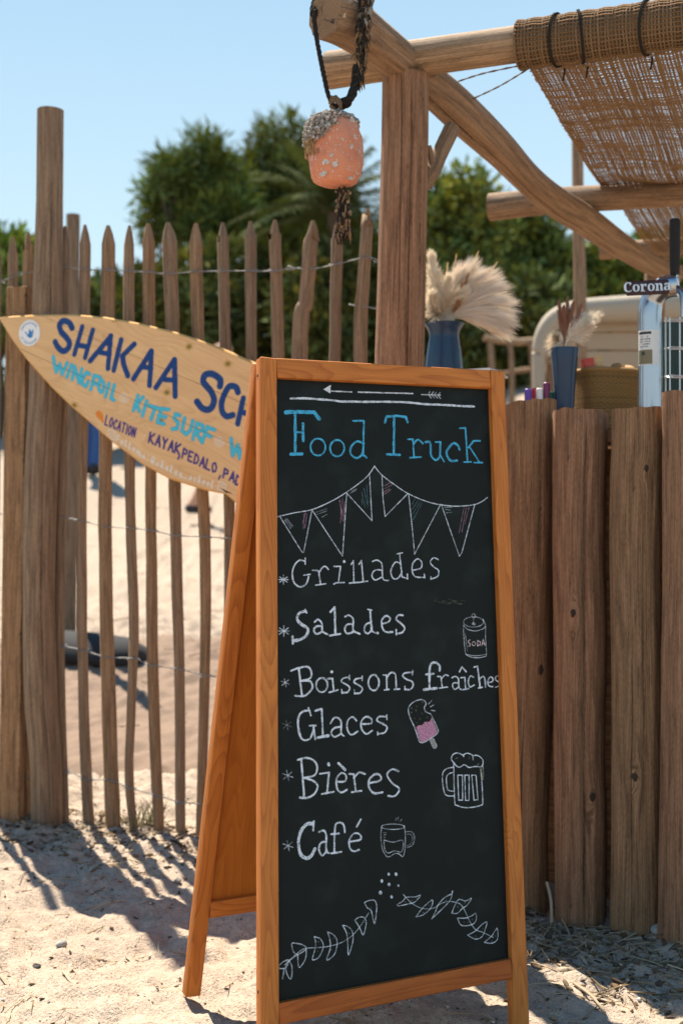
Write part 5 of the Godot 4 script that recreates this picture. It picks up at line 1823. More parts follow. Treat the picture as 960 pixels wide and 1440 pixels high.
# ---------------------------------------------------------------- A-frame chalkboard
func chalkboard() -> void:
	var O := Vector3(-0.1009, -0.7875 + EYE, -1.9402)       # lower left corner of the slate
	var U := Vector3(0.90377651, 0.00218348, -0.42799912)
	var Vv := Vector3(-0.01308372, 0.98400732, -0.17764685)
	var Nn := Vector3(0.42169581, 0.16651988, 0.89131575)
	var pt := func(a: float, b: float, c: float) -> Vector3: return O + U * a + Vv * b + Nn * c
	var wide := 0.4414
	var tall := 1.04
	var foot := -0.135
	var t := thing("chalkboard_sign", "tall wooden A-frame chalkboard with a chalk drawn menu", "chalkboard", pt.call(0.22, foot, -0.2))
	var th := 0.0115           # half thickness of the timber
	for s in 2:
		var b := MB.new()
		var x := -0.0157 if s == 0 else wide + 0.0157
		var lo: Vector3 = pt.call(x, foot - 0.012 if s == 0 else foot, -th + 0.004)
		var hi: Vector3 = pt.call(x, 1.0755, -th + 0.004)
		bar(b, lo, hi, U, 0.0157, th, 0.0018, 0.13 + s * 0.4)
		part("front_stile", t, mesh_of([b, M.stain]))
	var b := MB.new()
	bar(b, pt.call(0.0002, 1.0578, -th + 0.0035), pt.call(wide - 0.0002, 1.0578, -th + 0.0035), Vv, 0.0177, th - 0.0008, 0.0015)
	part("top_rail", t, mesh_of([b, M.stain]))
	b = MB.new()
	bar(b, pt.call(0.0002, -0.0167, -th + 0.0035), pt.call(wide - 0.0002, -0.0167, -th + 0.0035), Vv, 0.0166, th - 0.0008, 0.0015)
	part("bottom_rail", t, mesh_of([b, M.stain_red]))
	# slate with chalk
	var S := 1.6
	var W := int(wide * 1000.0 * S)
	var H := int(tall * 1000.0 * S)
	var n1 := noise_bytes(W, H, 0.006, 61, 1, 4)
	var n2 := noise_bytes(W, H, 0.30, 62, 1, 1)
	var n3 := noise_bytes(W, H, 0.03, 63, 1, 3)
	var raw := PackedByteArray()
	raw.resize(W * H * 3)
	for i in W * H:
		var smear := clampf((n1[i] / 255.0 - 0.55) * 3.0, 0, 1) * (0.5 + 0.5 * n3[i] / 255.0)
		var g := 22.0 + 5.0 * (n2[i] / 255.0 - 0.5) + 10.0 * smear
		raw[i * 3] = int(g * 0.94)
		raw[i * 3 + 1] = int(g * 1.14)
		raw[i * 3 + 2] = int(g * 1.03)
	var im := Image.create_from_data(W, H, false, Image.FORMAT_RGB8, raw)
	draw_marks(im, CHALK, {"W": Color8(214, 218, 224), "B": Color8(72, 172, 208), "P": Color8(206, 142, 168), "T": Color8(104, 150, 160), "G": Color8(176, 170, 160), "Q": Color8(212, 188, 186), "O": Color8(136, 134, 96), "E": Color8(190, 176, 140)}, S, Vector2.ZERO, 0.55, 0.34)
	var slate := mat(Color(1, 1, 1), 0.62, {"tex": ImageTexture.create_from_image(im), "spec": 0.3})
	b = MB.new()
	var e := 0.004
	var z0 := -0.0085
	var back := MB.new()
	var a0 := b.add(pt.call(-e, -e, z0), Vector2(-e / wide, 1.0 + e / tall))
	b.add(pt.call(-e, tall + e, z0), Vector2(-e / wide, -e / tall))
	b.add(pt.call(wide + e, tall + e, z0), Vector2(1.0 + e / wide, -e / tall))
	b.add(pt.call(wide + e, -e, z0), Vector2(1.0 + e / wide, 1.0 + e / tall))
	b.quad(a0, a0 + 1, a0 + 2, a0 + 3)
	var a1 := back.add(pt.call(-e, -e, z0 - 0.004))
	back.add(pt.call(-e, tall + e, z0 - 0.004))
	back.add(pt.call(wide + e, tall + e, z0 - 0.004))
	back.add(pt.call(wide + e, -e, z0 - 0.004))
	back.quad(a1 + 3, a1 + 2, a1 + 1, a1)
	var sl := part("slate", t, mesh_of([b, slate, back, M.bare]))
	sl.set_meta("label", "black slate with a food menu in white and blue chalk")
	# rear frame
	var dz := -0.40
	var rear := func(a: float, f: float, c: float) -> Vector3:     # f 0 at the top, 1 at the foot
		return pt.call(a, lerpf(1.0735, -0.052, f), lerpf(-0.0325, dz, f) + c)
	for s in 2:
		b = MB.new()
		var x := -0.0152 if s == 0 else wide + 0.0152
		bar(b, rear.call(x, 1.0 if s == 1 else 1.004, 0.0), rear.call(x, 0.0, 0.0), U, 0.0152, 0.011, 0.0018, 0.33 + s * 0.3)
		part("rear_stile", t, mesh_of([b, M.stain]))
	for f in [0.016, 0.862]:
		b = MB.new()
		bar(b, rear.call(0.0002, f, 0.0), rear.call(wide - 0.0002, f, 0.0), rear.call(0.1, 0.0, 0.0) - rear.call(0.1, 1.0, 0.0), 0.0165, 0.0098, 0.0015)
		part("rear_rail", t, mesh_of([b, M.stain]))
	b = MB.new()
	for q in 2:
		var i0 := b.v.size()
		var zq := 0.001 if q == 0 else -0.004
		for e4 in [[-0.004, 0.868], [-0.004, 0.006], [wide + 0.004, 0.006], [wide + 0.004, 0.868]]:
			b.add(rear.call(e4[0], e4[1], zq), Vector2(e4[0] * 4.0, e4[1]))
		if q == 0:
			b.quad(i0, i0 + 1, i0 + 2, i0 + 3)
		else:
			b.quad(i0 + 3, i0 + 2, i0 + 1, i0)
	var ply := part("rear_panel", t, mesh_of([b, M.ply]))
	ply.set_meta("label", "plain brown back of the rear board")
	for x in [0.07, wide - 0.07]:
		b = MB.new()
		bar(b, pt.call(x - 0.018, 1.0768, -0.021), pt.call(x + 0.018, 1.0768, -0.021), Nn, 0.013, 0.0010, 0.0003)
		tube(b, PackedVector3Array([pt.call(x - 0.02, 1.0795, -0.021), pt.call(x + 0.02, 1.0795, -0.021)]), 0.0028, {"sides": 8})
		part("hinge", t, mesh_of([b, M.wire]))
	for e5 in [1.045, 0.02]:         # nail heads in the near edge
		b = MB.new()
		blob(b, pt.call(-0.0318, e5, -0.009), Vector3(0.0028, 0.0028, 0.0008), Basis(Vv, Nn, U).orthonormalized(), 4, 10)
		part("nail", t, mesh_of([b, M.knot]))
	# folding stay on the far side
	b = MB.new()
	bar(b, pt.call(wide + 0.036, 0.405, -0.030), pt.call(wide + 0.036, 0.405, -0.215), Vv, 0.009, 0.004, 0.001)
	bar(b, pt.call(wide + 0.036, 0.387, -0.024), pt.call(wide + 0.036, 0.423, -0.024), U, 0.0045, 0.008, 0.001)
	part("stay", t, mesh_of([b, M.stain]))

# ---------------------------------------------------------------- buoy
func buoy() -> void:
	var d := 2.50
	var k := d / FPX
	var c := at(471, 212, d)
	var t := thing("hanging_buoy", "barnacled orange fishing buoy hanging by a frayed black rope from the rafter", "buoy", c)
	var b := MB.new()
	var prof := []
	var rows := [[0, -50], [10, -50], [20, -48.5], [29, -44], [34.5, -35], [37.5, -22], [39, -6], [39, 10], [37.5, 24], [34, 36], [27, 44], [17, 48.5], [8, 49.5], [0, 50]]
	var tilt := Basis(Vector3(0, 0, 1), 0.06) * Basis(Vector3(1, 0, 0), 0.08)
	for e in rows:
		prof.append([e[0] * k, e[1] * k])
	var fine := []
	for i in prof.size() - 1:
		for q in 4:
			fine.append([lerpf(prof[i][0], prof[i + 1][0], q / 4.0), lerpf(prof[i][1], prof[i + 1][1], q / 4.0)])
	fine.append(prof[prof.size() - 1])
	lathe(b, Vector3.ZERO, fine, 64)
	for i in b.v.size():
		var q := b.v[i]
		var mo := bump.get_noise_3d(q.x * 1600.0 + 90.0, q.y * 1600.0, q.z * 1600.0) + 0.7 * bump.get_noise_3d(q.x * 6000.0, q.y * 6000.0, q.z * 6000.0 + 40.0)
		var pale := clampf(mo * 1.5 - 0.1, 0.0, 1.0)
		b.c[i] = Color(1.0 + 0.12 * pale - 0.14 * clampf(-mo, 0, 1), 1.0 + 0.75 * pale - 0.25 * clampf(-mo, 0, 1), 1.0 + 1.2 * pale - 0.25 * clampf(-mo, 0, 1))
		q *= 1.0 + 0.05 * bump.get_noise_3d(q.x * 2500.0, q.y * 2500.0, q.z * 2500.0) + 0.016 * bump.get_noise_3d(q.x * 9000.0, q.y * 9000.0, q.z * 9000.0)
		b.v[i] = c + tilt * q
	var fl := part("float", t, mesh_of([b, M.orange]))
	var surf := func(ang: float, y: float) -> Array:     # point and outward direction on the float, y in picture rows
		var r := 0.0
		for i in rows.size() - 1:
			if y >= rows[i][1] and y <= rows[i + 1][1]:
				r = lerpf(rows[i][0], rows[i + 1][0], (y - rows[i][1]) / maxf(rows[i + 1][1] - rows[i][1], 0.01))
		var o := Vector3(cos(ang), clampf(y / 50.0, -1, 1) * 0.7 if absf(y) > 28 else 0.0, sin(ang)).normalized()
		return [c + tilt * (Vector3(cos(ang) * r, y, sin(ang) * r) * k), tilt * o]
	# crust of barnacles over the top, thicker on the left
	b = MB.new()
	for i in 3200:
		var ang := rf(0, TAU)
		var y := rf(-6, 50)
		# camera side is +z (ang = PI/2), left is PI
		var left := 0.5 - 0.5 * cos(ang)
		var lim := lerpf(36.0, 8.0, left) + 9.0 * bump.get_noise_2d(ang * 120.0, 3.0)
		if cos(ang) > 0.15:
			lim = 36.0 + 6.0 * bump.get_noise_2d(ang * 160.0, 8.0)
		if y < lim:
			continue
		var s: Array = surf.call(ang, minf(y, 49.0))
		var r := rf(0.0015, 0.0038)
		b.tint = Color(0.27, 0.235, 0.205) * rf(0.7, 1.25) if rng.randf() < 0.8 else Color(0.42, 0.385, 0.345)
		blob(b, s[0] + s[1] * rf(0.0005, 0.0085 if left > 0.3 else 0.003), Vector3(r, r * rf(0.8, 1.4), r), Basis(Vector3(rf(-1, 1), rf(-1, 1), rf(-1, 1)).normalized(), rf(0, TAU)), 4, 6)
	for i in 160:          # brown fringe hanging at the crust's left lower edge
		var ang := rf(2.2, 4.0)
		var s: Array = surf.call(ang, rf(-8, 16))
		b.tint = Color(0.30, 0.20, 0.10) * rf(0.7, 1.3)
		var r := rf(0.0014, 0.003)
		blob(b, s[0] + s[1] * rf(0.0, 0.005), Vector3(r, r * 1.6, r), Basis.IDENTITY, 4, 6)
	part("barnacle_crust", fl, mesh_of([b, M.shell])).set_meta("kind", "stuff")
	b = MB.new()
	for e in [[1.95, -20, 7.5, 6.5], [1.62, -25, 6, 7.5], [2.15, -36, 8.5, 5.5], [1.72, -14, 4, 4], [0.95, -2, 4.5, 5], [0.75, 12, 4, 4], [1.3, 7, 3, 3], [0.55, -8, 3.5, 4], [0.7, 36, 7, 6], [0.85, -43, 9, 4], [0.6, -36, 6, 5], [2.6, -12, 4, 6]]:
		var s: Array = surf.call(e[0], e[1])
		var o: Vector3 = s[1]
		var bx := o.cross(Vector3.UP).normalized()
		for q in 12:
			b.tint = Color(0.50, 0.44, 0.39) * rf(0.85, 1.1)
			var of: Vector3 = bx * rf(-0.5, 0.5) * e[2] * k + Vector3.UP * rf(-0.5, 0.5) * e[3] * k
			blob(b, s[0] + of, Vector3(e[2] * k * rf(0.18, 0.42), e[3] * k * rf(0.18, 0.42), 0.0014), Basis(bx, Vector3.UP, o), 5, 8, 0.6)
	for i in 130:
		var s: Array = surf.call(rf(0.2, 2.9), rf(-46, 34))
		var r := rf(0.0006, 0.0015)
		b.tint = Color(0.62, 0.56, 0.50)
		blob(b, s[0], Vector3(r, r, r), Basis.IDENTITY, 4, 6)
	part("barnacles", fl, mesh_of([b, M.shell])).set_meta("kind", "stuff")
	# rope: loop over the rafter, knot, tail
	b = MB.new()
	rope(b, arr([[441, 20, 2.53], [445, 52, 2.53], [449, 75, 2.525], [455, 105, 2.515], [462, 135, 2.505], [470, 150, 2.50]]), 0.0052)
	rope(b, arr([[474, 147, 2.50], [490, 140, 2.50], [499, 124, 2.51], [505, 100, 2.52], [508, 70, 2.53], [511, 40, 2.54], [506, 8, 2.55], [497, -10, 2.59], [470, -19, 2.61], [446, -4, 2.61], [441, 20, 2.56]]), 0.009)
	rope(b, arr([[476, 150, 2.505], [488, 146, 2.51], [495, 130, 2.515], [502, 104, 2.525], [512, 60, 2.535], [516, 20, 2.545], [510, -10, 2.56]]), 0.0085)
	rope(b, arr([[472, 146, 2.50], [471, 166, 2.50]]), 0.0065)
	var ro := part("rope", t, mesh_of([b, M.rope]))
	b = MB.new()
	for i in 5:
		var a := i * 1.3
		rope(b, arr([[463 + i, 146, 2.50], [470 + 4 * cos(a), 138 + 3 * sin(a), 2.488], [479, 147 + i, 2.487], [473, 156, 2.492], [464 + i, 149, 2.50]]), 0.0032)
	part("knot", ro, mesh_of([b, M.rope_brown]))
	b = MB.new()
	for i in 420:         # frayed strands, weed and small shells on the thick strand and the tail
		var tail := i < 200
		var q: Vector3
		if tail:
			var y := rf(0, 1)
			q = at(481 + rf(-9, 9) * (0.5 + 0.6 * y) + 2 * y, 262 + 66 * y, d + rf(-0.012, 0.012))
		else:
			var y := rf(0, 1)
			q = at(lerpf(516, 503, y) + rf(-8, 8), lerpf(-8, 112, y), 2.535 - 0.02 * y + rf(-0.012, 0.006))
		var e := q + Vector3(rf(-0.008, 0.008), rf(-0.03, -0.008), rf(-0.006, 0.006))
		var m := (q + e) * 0.5 + Vector3(rf(-0.004, 0.004), 0, rf(-0.003, 0.003))
		b.tint = Color(0.030, 0.026, 0.022) if rng.randf() < 0.6 else Color(0.16, 0.10, 0.055) * rf(0.6, 1.3)
		tube(b, PackedVector3Array([q, m, e]), [rf(0.0015, 0.0038), rf(0.001, 0.003), 0.0005], {"sides": 5})
	for i in 60:
		var y := rf(0, 1)
		var q := at(482 + rf(-10, 10), 268 + 62 * y, d - rf(0.0, 0.012))
		b.tint = Color(0.20, 0.14, 0.09) * rf(0.6, 1.3)
		var r := rf(0.002, 0.0045)
		blob(b, q, Vector3(r, r, r), Basis.IDENTITY, 4, 6, 0.8)
	part("frayed_strands", ro, mesh_of([b, M.shell])).set_meta("kind", "stuff")
	for e in [[482, 15, 0.011, 0.016, 0.50], [516, 33, 0.009, 0.012, 0.26], [518, 16, 0.010, 0.011, 0.22], [490, 1, 0.010, 0.008, 0.24], [521, 2, 0.008, 0.010, 0.16], [507, 22, 0.008, 0.010, 0.11]]:
		b = MB.new()
		b.tint = Color(e[4], e[4] * 0.86, e[4] * 0.74)
		blob(b, at(e[0], e[1], 2.527), Vector3(e[2], e[3], 0.007), Basis(Vector3(0, 0, 1), rf(-0.6, 0.6)), 8, 12, 0.35)
		part("shell", ro, mesh_of([b, M.shell]))

func rope(b: MB, p: PackedVector3Array, r: float) -> void:
	p = smooth_path(p, 8)
	for s in 3:
		var h := PackedVector3Array()
		var len := 0.0
		for i in p.size():
			if i > 0:
				len += p[i].distance_to(p[i - 1])
			var d := (p[mini(i + 1, p.size() - 1)] - p[maxi(i - 1, 0)]).normalized()
			var x := d.cross(Vector3(0.3, 0.2, 0.9)).normalized()
			var a := len / r * 0.9 + TAU * s / 3.0
			h.append(p[i] + (x * cos(a) + d.cross(x) * sin(a)) * r * 0.48)
		tube(b, h, r * 0.58, {"sides": 6, "rough": 0.2, "seed": float(s)})
# ---------------------------------------------------------------- vegetation
func leaf_clump(n: int, rad: float, ll: float, lw: float, bend: float) -> ArrayMesh:
	var b := MB.new()
	for i in n:
		var o := Vector3(rf(-1, 1), rf(-1, 1), rf(-1, 1)).normalized() * rad * pow(rng.randf(), 0.5)
		var d := (o.normalized() + Vector3(rf(-1, 1), rf(-0.6, 1), rf(-1, 1)) * 0.8).normalized()
		var nr := d.cross(Vector3(rf(-1, 1), rf(-1, 1), rf(-1, 1))).normalized()
		var l := ll * rf(0.7, 1.3)
		var g := rf(0.8, 1.2)
		b.tint = Color(g, g, g)
		var sd := d.cross(nr) * lw * 0.5
		var i0 := b.add(o)
		b.add(o + d * l * 0.45 + sd + nr * bend * l)
		b.add(o + d * l)
		b.add(o + d * l * 0.45 - sd + nr * bend * l)
		b.quad(i0, i0 + 1, i0 + 2, i0 + 3)
	return mesh_of([b, M.leaf])

func tinted(n: int, rad: float, ll: float, lw: float, bend: float, tint: Color) -> Array:
	var r := []
	for k in 7:
		var m := leaf_clump(n, rad, ll, lw, bend)
		var a := m.surface_get_arrays(0)
		var c: PackedColorArray = a[Mesh.ARRAY_COLOR]
		var g := lerpf(0.6, 1.55, k / 6.0)
		for i in c.size():
			c[i] = Color(tint.r * g * c[i].r * (1.15 if k % 2 else 0.9), tint.g * g * c[i].g, tint.b * g * c[i].b * (0.75 if k % 2 else 1.15))
		a[Mesh.ARRAY_COLOR] = c
		var o := ArrayMesh.new()
		o.add_surface_from_arrays(Mesh.PRIMITIVE_TRIANGLES, a)
		r.append(o)
	return r

func crown(parent: Node3D, blobs: Array, n: int, clump: Array, tint: Color, size: float) -> void:
	var total := 0.0
	for e in blobs:
		total += e[1].x * e[1].y * e[1].z
	var xs := []
	for e in blobs:
		var cnt := int(n * pow(e[1].x * e[1].y * e[1].z / total, 1.0)) + 1
		for i in cnt:
			var q := Vector3(rf(-1, 1), rf(-1, 1), rf(-1, 1))
			while q.length() > 1.0:
				q = Vector3(rf(-1, 1), rf(-1, 1), rf(-1, 1))
			q = q.normalized() * pow(q.length(), 0.55)
			if bump.get_noise_3d(q.x * 130.0 + e[0].x * 700.0, q.y * 130.0, q.z * 130.0) < -0.10:
				continue
			var p: Vector3 = e[0] + q * e[1] * rf(0.85, 1.12)
			var s := size * rf(0.7, 1.35)
			xs.append(Transform3D(Basis(Vector3(rf(-1, 1), rf(-1, 1), rf(-1, 1)).normalized(), rf(0, TAU)).scaled(Vector3.ONE * s), p - parent.global_position))
	var st := SurfaceTool.new()
	st.begin(Mesh.PRIMITIVE_TRIANGLES)
	var kinds := tinted(clump[0], clump[1], clump[2], clump[3], clump[4], tint)
	for x in xs:
		st.append_from(kinds[rng.randi() % 7], 0, x)
	var m := st.commit()
	m.surface_set_material(0, M.leaf)
	var o := MeshInstance3D.new()
	o.name = "crown"
	o.mesh = m
	parent.add_child(o, true)

# blobs as [column, row, half width, half height] at depth d
func tree(called: String, label: String, category: String, group: String, d: float, px: Array, n: int, clump: Array, tint: Color, size: float, trunk_r: float) -> void:
	var bl := []
	var lo := Vector3.ZERO
	for e in px:
		var c := at(e[0], e[1], d + rf(-0.4, 0.4))
		bl.append([c, Vector3(e[2], e[3], (e[2] + e[3]) * 0.5) * d / FPX])
		lo += c
	lo /= px.size()
	var foot := Vector3(lo.x, 0, -d)
	foot.y = ground_y(foot.x, foot.z)
	var t := thing(called, label, category, foot, group)
	var b := MB.new()
	var fork := Vector3(foot.x + rf(-0.1, 0.1), lerpf(foot.y, lo.y, 0.45), foot.z)
	tube(b, smooth_path(PackedVector3Array([foot + Vector3(0, -0.2, 0), foot.lerp(fork, 0.5) + Vector3(rf(-0.06, 0.06), 0, 0), fork]), 4), path_r(trunk_r, trunk_r * 0.75, 9), {"sides": 9, "rough": 0.2, "seed": lo.x})
	for e in bl:
		var c: Vector3 = e[0]
		for k in 3:
			var q: Vector3 = c + Vector3(rf(-0.5, 0.5), rf(-0.2, 0.6), rf(-0.5, 0.5)) * e[1]
			var m := fork.lerp(q, 0.5) + Vector3(0, rf(-0.1, 0.15), 0)
			tube(b, smooth_path(PackedVector3Array([fork + Vector3(0, -0.05, 0), m, q]), 4), path_r(trunk_r * 0.5, 0.012, 9), {"sides": 6, "rough": 0.15, "seed": q.x})
	part("trunk", t, mesh_of([b, M.bark]))
	crown(t, bl, n, clump, tint, size)

func palm(d: float) -> void:
	var c := at(468, 300, d)
	var foot := Vector3(c.x + 0.2, ground_y(c.x, -d), -d)
	var t := thing("palm_tree", "feathery green palm rising behind the buoy", "palm tree", foot)
	var b := MB.new()
	tube(b, smooth_path(PackedVector3Array([foot + Vector3(0, -0.2, 0), foot.lerp(c, 0.5), c]), 6), path_r(0.13, 0.09, 13), {"sides": 12, "rough": 0.35, "seed": 5.0, "freq": 12.0})
	part("trunk", t, mesh_of([b, M.bark]))
	for k in 40:
		b = MB.new()
		var a := k * 2.39996
		var lift := lerpf(1.45, 0.0, k / 39.0)
		var dir := Vector3(cos(a) * cos(lift), sin(lift), sin(a) * cos(lift)).normalized()
		var L := rf(1.35, 1.95) * d / 18.0
		var p := PackedVector3Array()
		for i in 12:
			var f := i / 11.0
			p.append(c + dir * L * f + Vector3(0, -0.5 * L * f * f * cos(lift * 0.8), 0))
		var g := rf(0.5, 1.3)
		b.tint = Color(0.09, 0.09, 0.04)
		tube(b, p, path_r(0.016, 0.004, 12), {"sides": 5})
		b.tint = Color(0.085 * g, 0.105 * g, 0.04 * g)
		for i in 60:
			var f := 0.12 + 0.88 * i / 59.0
			var gi := f * 11.0
			var q := p[mini(int(gi), 10)].lerp(p[mini(int(gi), 10) + 1], gi - int(gi))
			var tg := (p[mini(int(gi), 10) + 1] - p[mini(int(gi), 10)]).normalized()
			var sd := tg.cross(Vector3.UP).normalized()
			for s in [-1, 1]:
				var e: Vector3 = (tg * 0.55 + sd * s * 0.8 + Vector3(0, rf(-0.35, 0.15), 0)).normalized()
				var l := 0.30 * (1.0 - 0.65 * f) * rf(0.8, 1.2)
				ribbon(b, PackedVector3Array([q, q + e * l * 0.5, q + e * l + Vector3(0, -0.04, 0)]), [0.010, 0.014, 0.002], tg.cross(e))
		part("frond", t, mesh_of([b, M.leaf]))

func background() -> void:
	M.leaf = mat(Color(1, 1, 1), 0.85, {"vc": true, "both": true, "backlight": rgb(0.13, 0.15, 0.03), "spec": 0.12})
	M.bark = mat(rgb(0.10, 0.075, 0.055), 0.95)
	var needle := [44, 0.16, 0.14, 0.026, 0.05]
	var leafy := [34, 0.18, 0.12, 0.056, 0.12]
	var G := "trees behind the beach"
	tree("pine_tree", "rounded dark green pine showing above the pickets left of the buoy", "tree", G, 20.0, [[286, 218, 24, 18], [232, 244, 22, 18], [222, 276, 18, 18], [258, 250, 26, 22], [312, 240, 22, 20], [296, 278, 32, 26], [332, 262, 20, 22], [246, 300, 28, 24], [218, 322, 24, 16], [286, 318, 40, 26], [330, 312, 30, 34]], 560, needle, Color(0.115, 0.147, 0.044), 1.35, 0.10)
	tree("pine_tree", "taller dark tree between the rounded pine and the palm", "tree", G, 21.0, [[346, 232, 22, 20], [372, 208, 26, 22], [400, 192, 24, 20], [424, 200, 20, 22], [384, 240, 30, 26], [348, 274, 26, 24], [414, 238, 28, 28], [404, 292, 44, 36], [360, 312, 36, 30], [452, 300, 42, 40], [420, 340, 60, 36], [480, 340, 50, 50]], 800, needle, Color(0.126, 0.147, 0.047), 1.35, 0.12)
	palm(17.0)
	tree("olive_tree", "bushy tree right of the pergola post, behind the pampas vase", "tree", G, 21.0, [[632, 276, 24, 20], [660, 262, 26, 18], [620, 306, 22, 26], [652, 300, 30, 24], [684, 296, 26, 24], [618, 350, 36, 36], [664, 342, 40, 34], [700, 330, 26, 26], [640, 420, 80, 60]], 740, leafy, Color(0.157, 0.182, 0.049), 1.3, 0.11)
	tree("olive_tree", "broad dark tree behind the slim pole", "tree", G, 22.0, [[730, 302, 28, 20], [758, 316, 28, 22], [716, 330, 30, 26], [782, 336, 28, 24], [744, 350, 40, 34], [700, 378, 44, 40], [792, 376, 44, 34], [740, 430, 100, 60]], 740, leafy, Color(0.106, 0.135, 0.040), 1.3, 0.11)
	tree("olive_tree", "tree crown showing under the burlap, above the wooden hut", "tree", G, 22.0, [[862, 392, 52, 44], [915, 380, 50, 50], [850, 450, 70, 60], [985, 400, 70, 70]], 620, leafy, Color(0.126, 0.164, 0.044), 1.3, 0.11)
	tree("olive_tree", "green bushy treetop at the far left behind the leftmost pickets", "tree", G, 19.0, [[14, 372, 36, 36], [-30, 360, 50, 46], [20, 430, 60, 50]], 420, leafy, Color(0.157, 0.207, 0.047), 1.3, 0.09)
	var S := "shrubs along the top of the beach"
	var row := [[70, 455, 62, 58, "behind the tall fence post"], [148, 462, 60, 62, "above the surfboard's painted S"], [226, 452, 60, 64, "under the rounded pine"], [300, 440, 62, 76, "right under the gap of sky beside the pine"], [376, 440, 60, 84, "above the corner of the chalkboard"], [452, 440, 62, 90, "under the hanging buoy"], [528, 450, 60, 92, "behind the pergola post"], [600, 470, 62, 76, "behind the flared blue vase"], [684, 475, 66, 62, "above the driftwood railing"], [760, 470, 66, 66, "left of the wooden hut"]]
	var i := 0
	for e in row:
		tree("shrub", "dark evergreen shrub on the slope, " + e[4], "shrub", S, 17.0 + rf(-0.6, 0.9), [[e[0], e[1], e[2], e[3]], [e[0] + rf(-20, 20), e[1] + 60, e[2], 60], [e[0] + rf(-30, 30), e[1] - e[3] * 0.6, e[2] * 0.55, e[3] * 0.5]], 300, leafy if i % 2 else needle, Color(0.095, 0.107, 0.037), 1.3, 0.05)
		i += 1
	hut()
	railing()
	people()
	# dark pad lying on the sand
	var b := MB.new()
	var c := at(128, 925, 5.7)
	c.y = ground_y(c.x, c.z)
	var bs := Basis(Vector3.UP, -0.35) * Basis(Vector3(0, 0, 1), -0.10)
	var sec := [[-0.34, 0.05, 0.03], [-0.32, 0.13, 0.06], [-0.2, 0.17, 0.085], [0.0, 0.18, 0.10], [0.15, 0.17, 0.10], [0.24, 0.13, 0.075], [0.26, 0.05, 0.03]]
	var first := 0
	for e in sec:
		for k in 17:
			var a := TAU * k / 16.0
			var y: float = maxf(sin(a), -0.3) * e[2] + 0.035
			b.add(c + bs * Vector3(e[0], y, cos(a) * e[1]))
	for s in sec.size() - 1:
		for k in 16:
			var a := first + s * 17 + k
			b.quad(a, a + 17, a + 18, a + 1)
	for k in 16:
		b.tri(0, k, k + 1)
		b.tri((sec.size() - 1) * 17, (sec.size() - 1) * 17 + k + 1, (sec.size() - 1) * 17 + k)
	solo("dark_bundle", mesh_of([b, mat(rgb(0.018, 0.018, 0.020), 0.9)]), "dark grey rounded bundle lying on the sand behind the fence", "bundle")

func hut() -> void:
	M.hut_plank = mat(rgb(0.36, 0.285, 0.205), 0.9, {"normal": M.pale.normal_texture})
	var d := 6.0
	var base := at(860, 720, d)
	base.y = ground_y(base.x, -d)
	var t := thing("wooden_hut", "low wooden hut with a rounded pale log edge behind the counter", "hut", base)
	var b := MB.new()
	var cap := MB.new()
	var p := arr([[757, 640, d], [757, 540, d], [758, 498, d], [765, 468, d], [782, 448, d], [812, 438, d], [860, 435, d], [930, 432, d], [1060, 428, d]])
	p[0].y = ground_y(p[0].x, -d) - 0.1
	p = smooth_path(p, 6)
	tube(b, p, path_r(0.026, 0.076, p.size()), {"sides": 18, "rough": 0.06, "seed": 70.0, "cap": cap})
	part("edge_log", t, mesh_of([b, M.bleached, cap, M.end]))
	var gy := ground_y(at(860, 720, d).x, -d)
	var y := gy + 0.02
	while y < 1.84:
		b = MB.new()
		var x0 := at(766 if y < 1.62 else (776 if y < 1.74 else 800), 0, d).x
		bar(b, Vector3(x0, y + 0.043, -d - 0.06), Vector3(2.15, y + 0.043 + rf(-0.003, 0.003), -d - 0.06 + rf(-0.005, 0.005)), Vector3.UP, 0.0425, 0.012, 0.003)
		part("plank", t, mesh_of([b, M.hut_plank]))
		b = MB.new()
		bar(b, Vector3(x0 - 0.012, y + 0.043, -d - 0.075), Vector3(x0 + 0.85, y + 0.043, -d - 1.6), Vector3.UP, 0.0425, 0.012, 0.003)
		part("side_plank", t, mesh_of([b, M.pale]))
		y += 0.091
	b = MB.new()
	bar(b, Vector3(1.72, 1.93, -d - 0.05), Vector3(2.4, 1.93, -d - 1.5), Vector3(1, 0, 0), 0.48, 0.02, 0.003)
	part("roof_deck", t, mesh_of([b, M.plank]))
	b = MB.new()
	bar(b, Vector3(at(778, 0, d).x, gy, -d - 0.035), Vector3(at(778, 0, d).x, 1.66, -d - 0.035), Vector3(1, 0, 0), 0.03, 0.012, 0.003)
	part("door_jamb", t, mesh_of([b, M.log]))

func railing() -> void:
	var d := 15.0
	var c := at(720, 720, d)
	c.y = ground_y(c.x, -d)
	var t := thing("driftwood_railing", "rough driftwood railing in front of the dark trees", "railing", c)
	var b := MB.new()
	tube(b, smooth_path(arr([[680, 475, d], [700, 479, d], [730, 481, d], [762, 478, d], [800, 480, d]]), 5), 0.042, {"sides": 9, "rough": 0.3, "seed": 81.0})
	part("rail", t, mesh_of([b, M.pale]))
	b = MB.new()
	tube(b, smooth_path(arr([[684, 522, d], [710, 525, d], [740, 520, d], [775, 524, d]]), 4), 0.03, {"sides": 8, "rough": 0.3, "seed": 82.0})
	part("rail", t, mesh_of([b, M.beam]))
	for e in [688, 716, 746, 757, 790]:
		b = MB.new()
		var q := at(e, 482, d - 0.05)
		var m := at(e + 3, 515, d - 0.05)
		tube(b, smooth_path(PackedVector3Array([q, m, Vector3(m.x, ground_y(m.x, m.z) - 0.15, m.z)]), 4), 0.036, {"sides": 8, "rough": 0.3, "seed": float(e)})
		part("baluster", t, mesh_of([b, M.beam]))

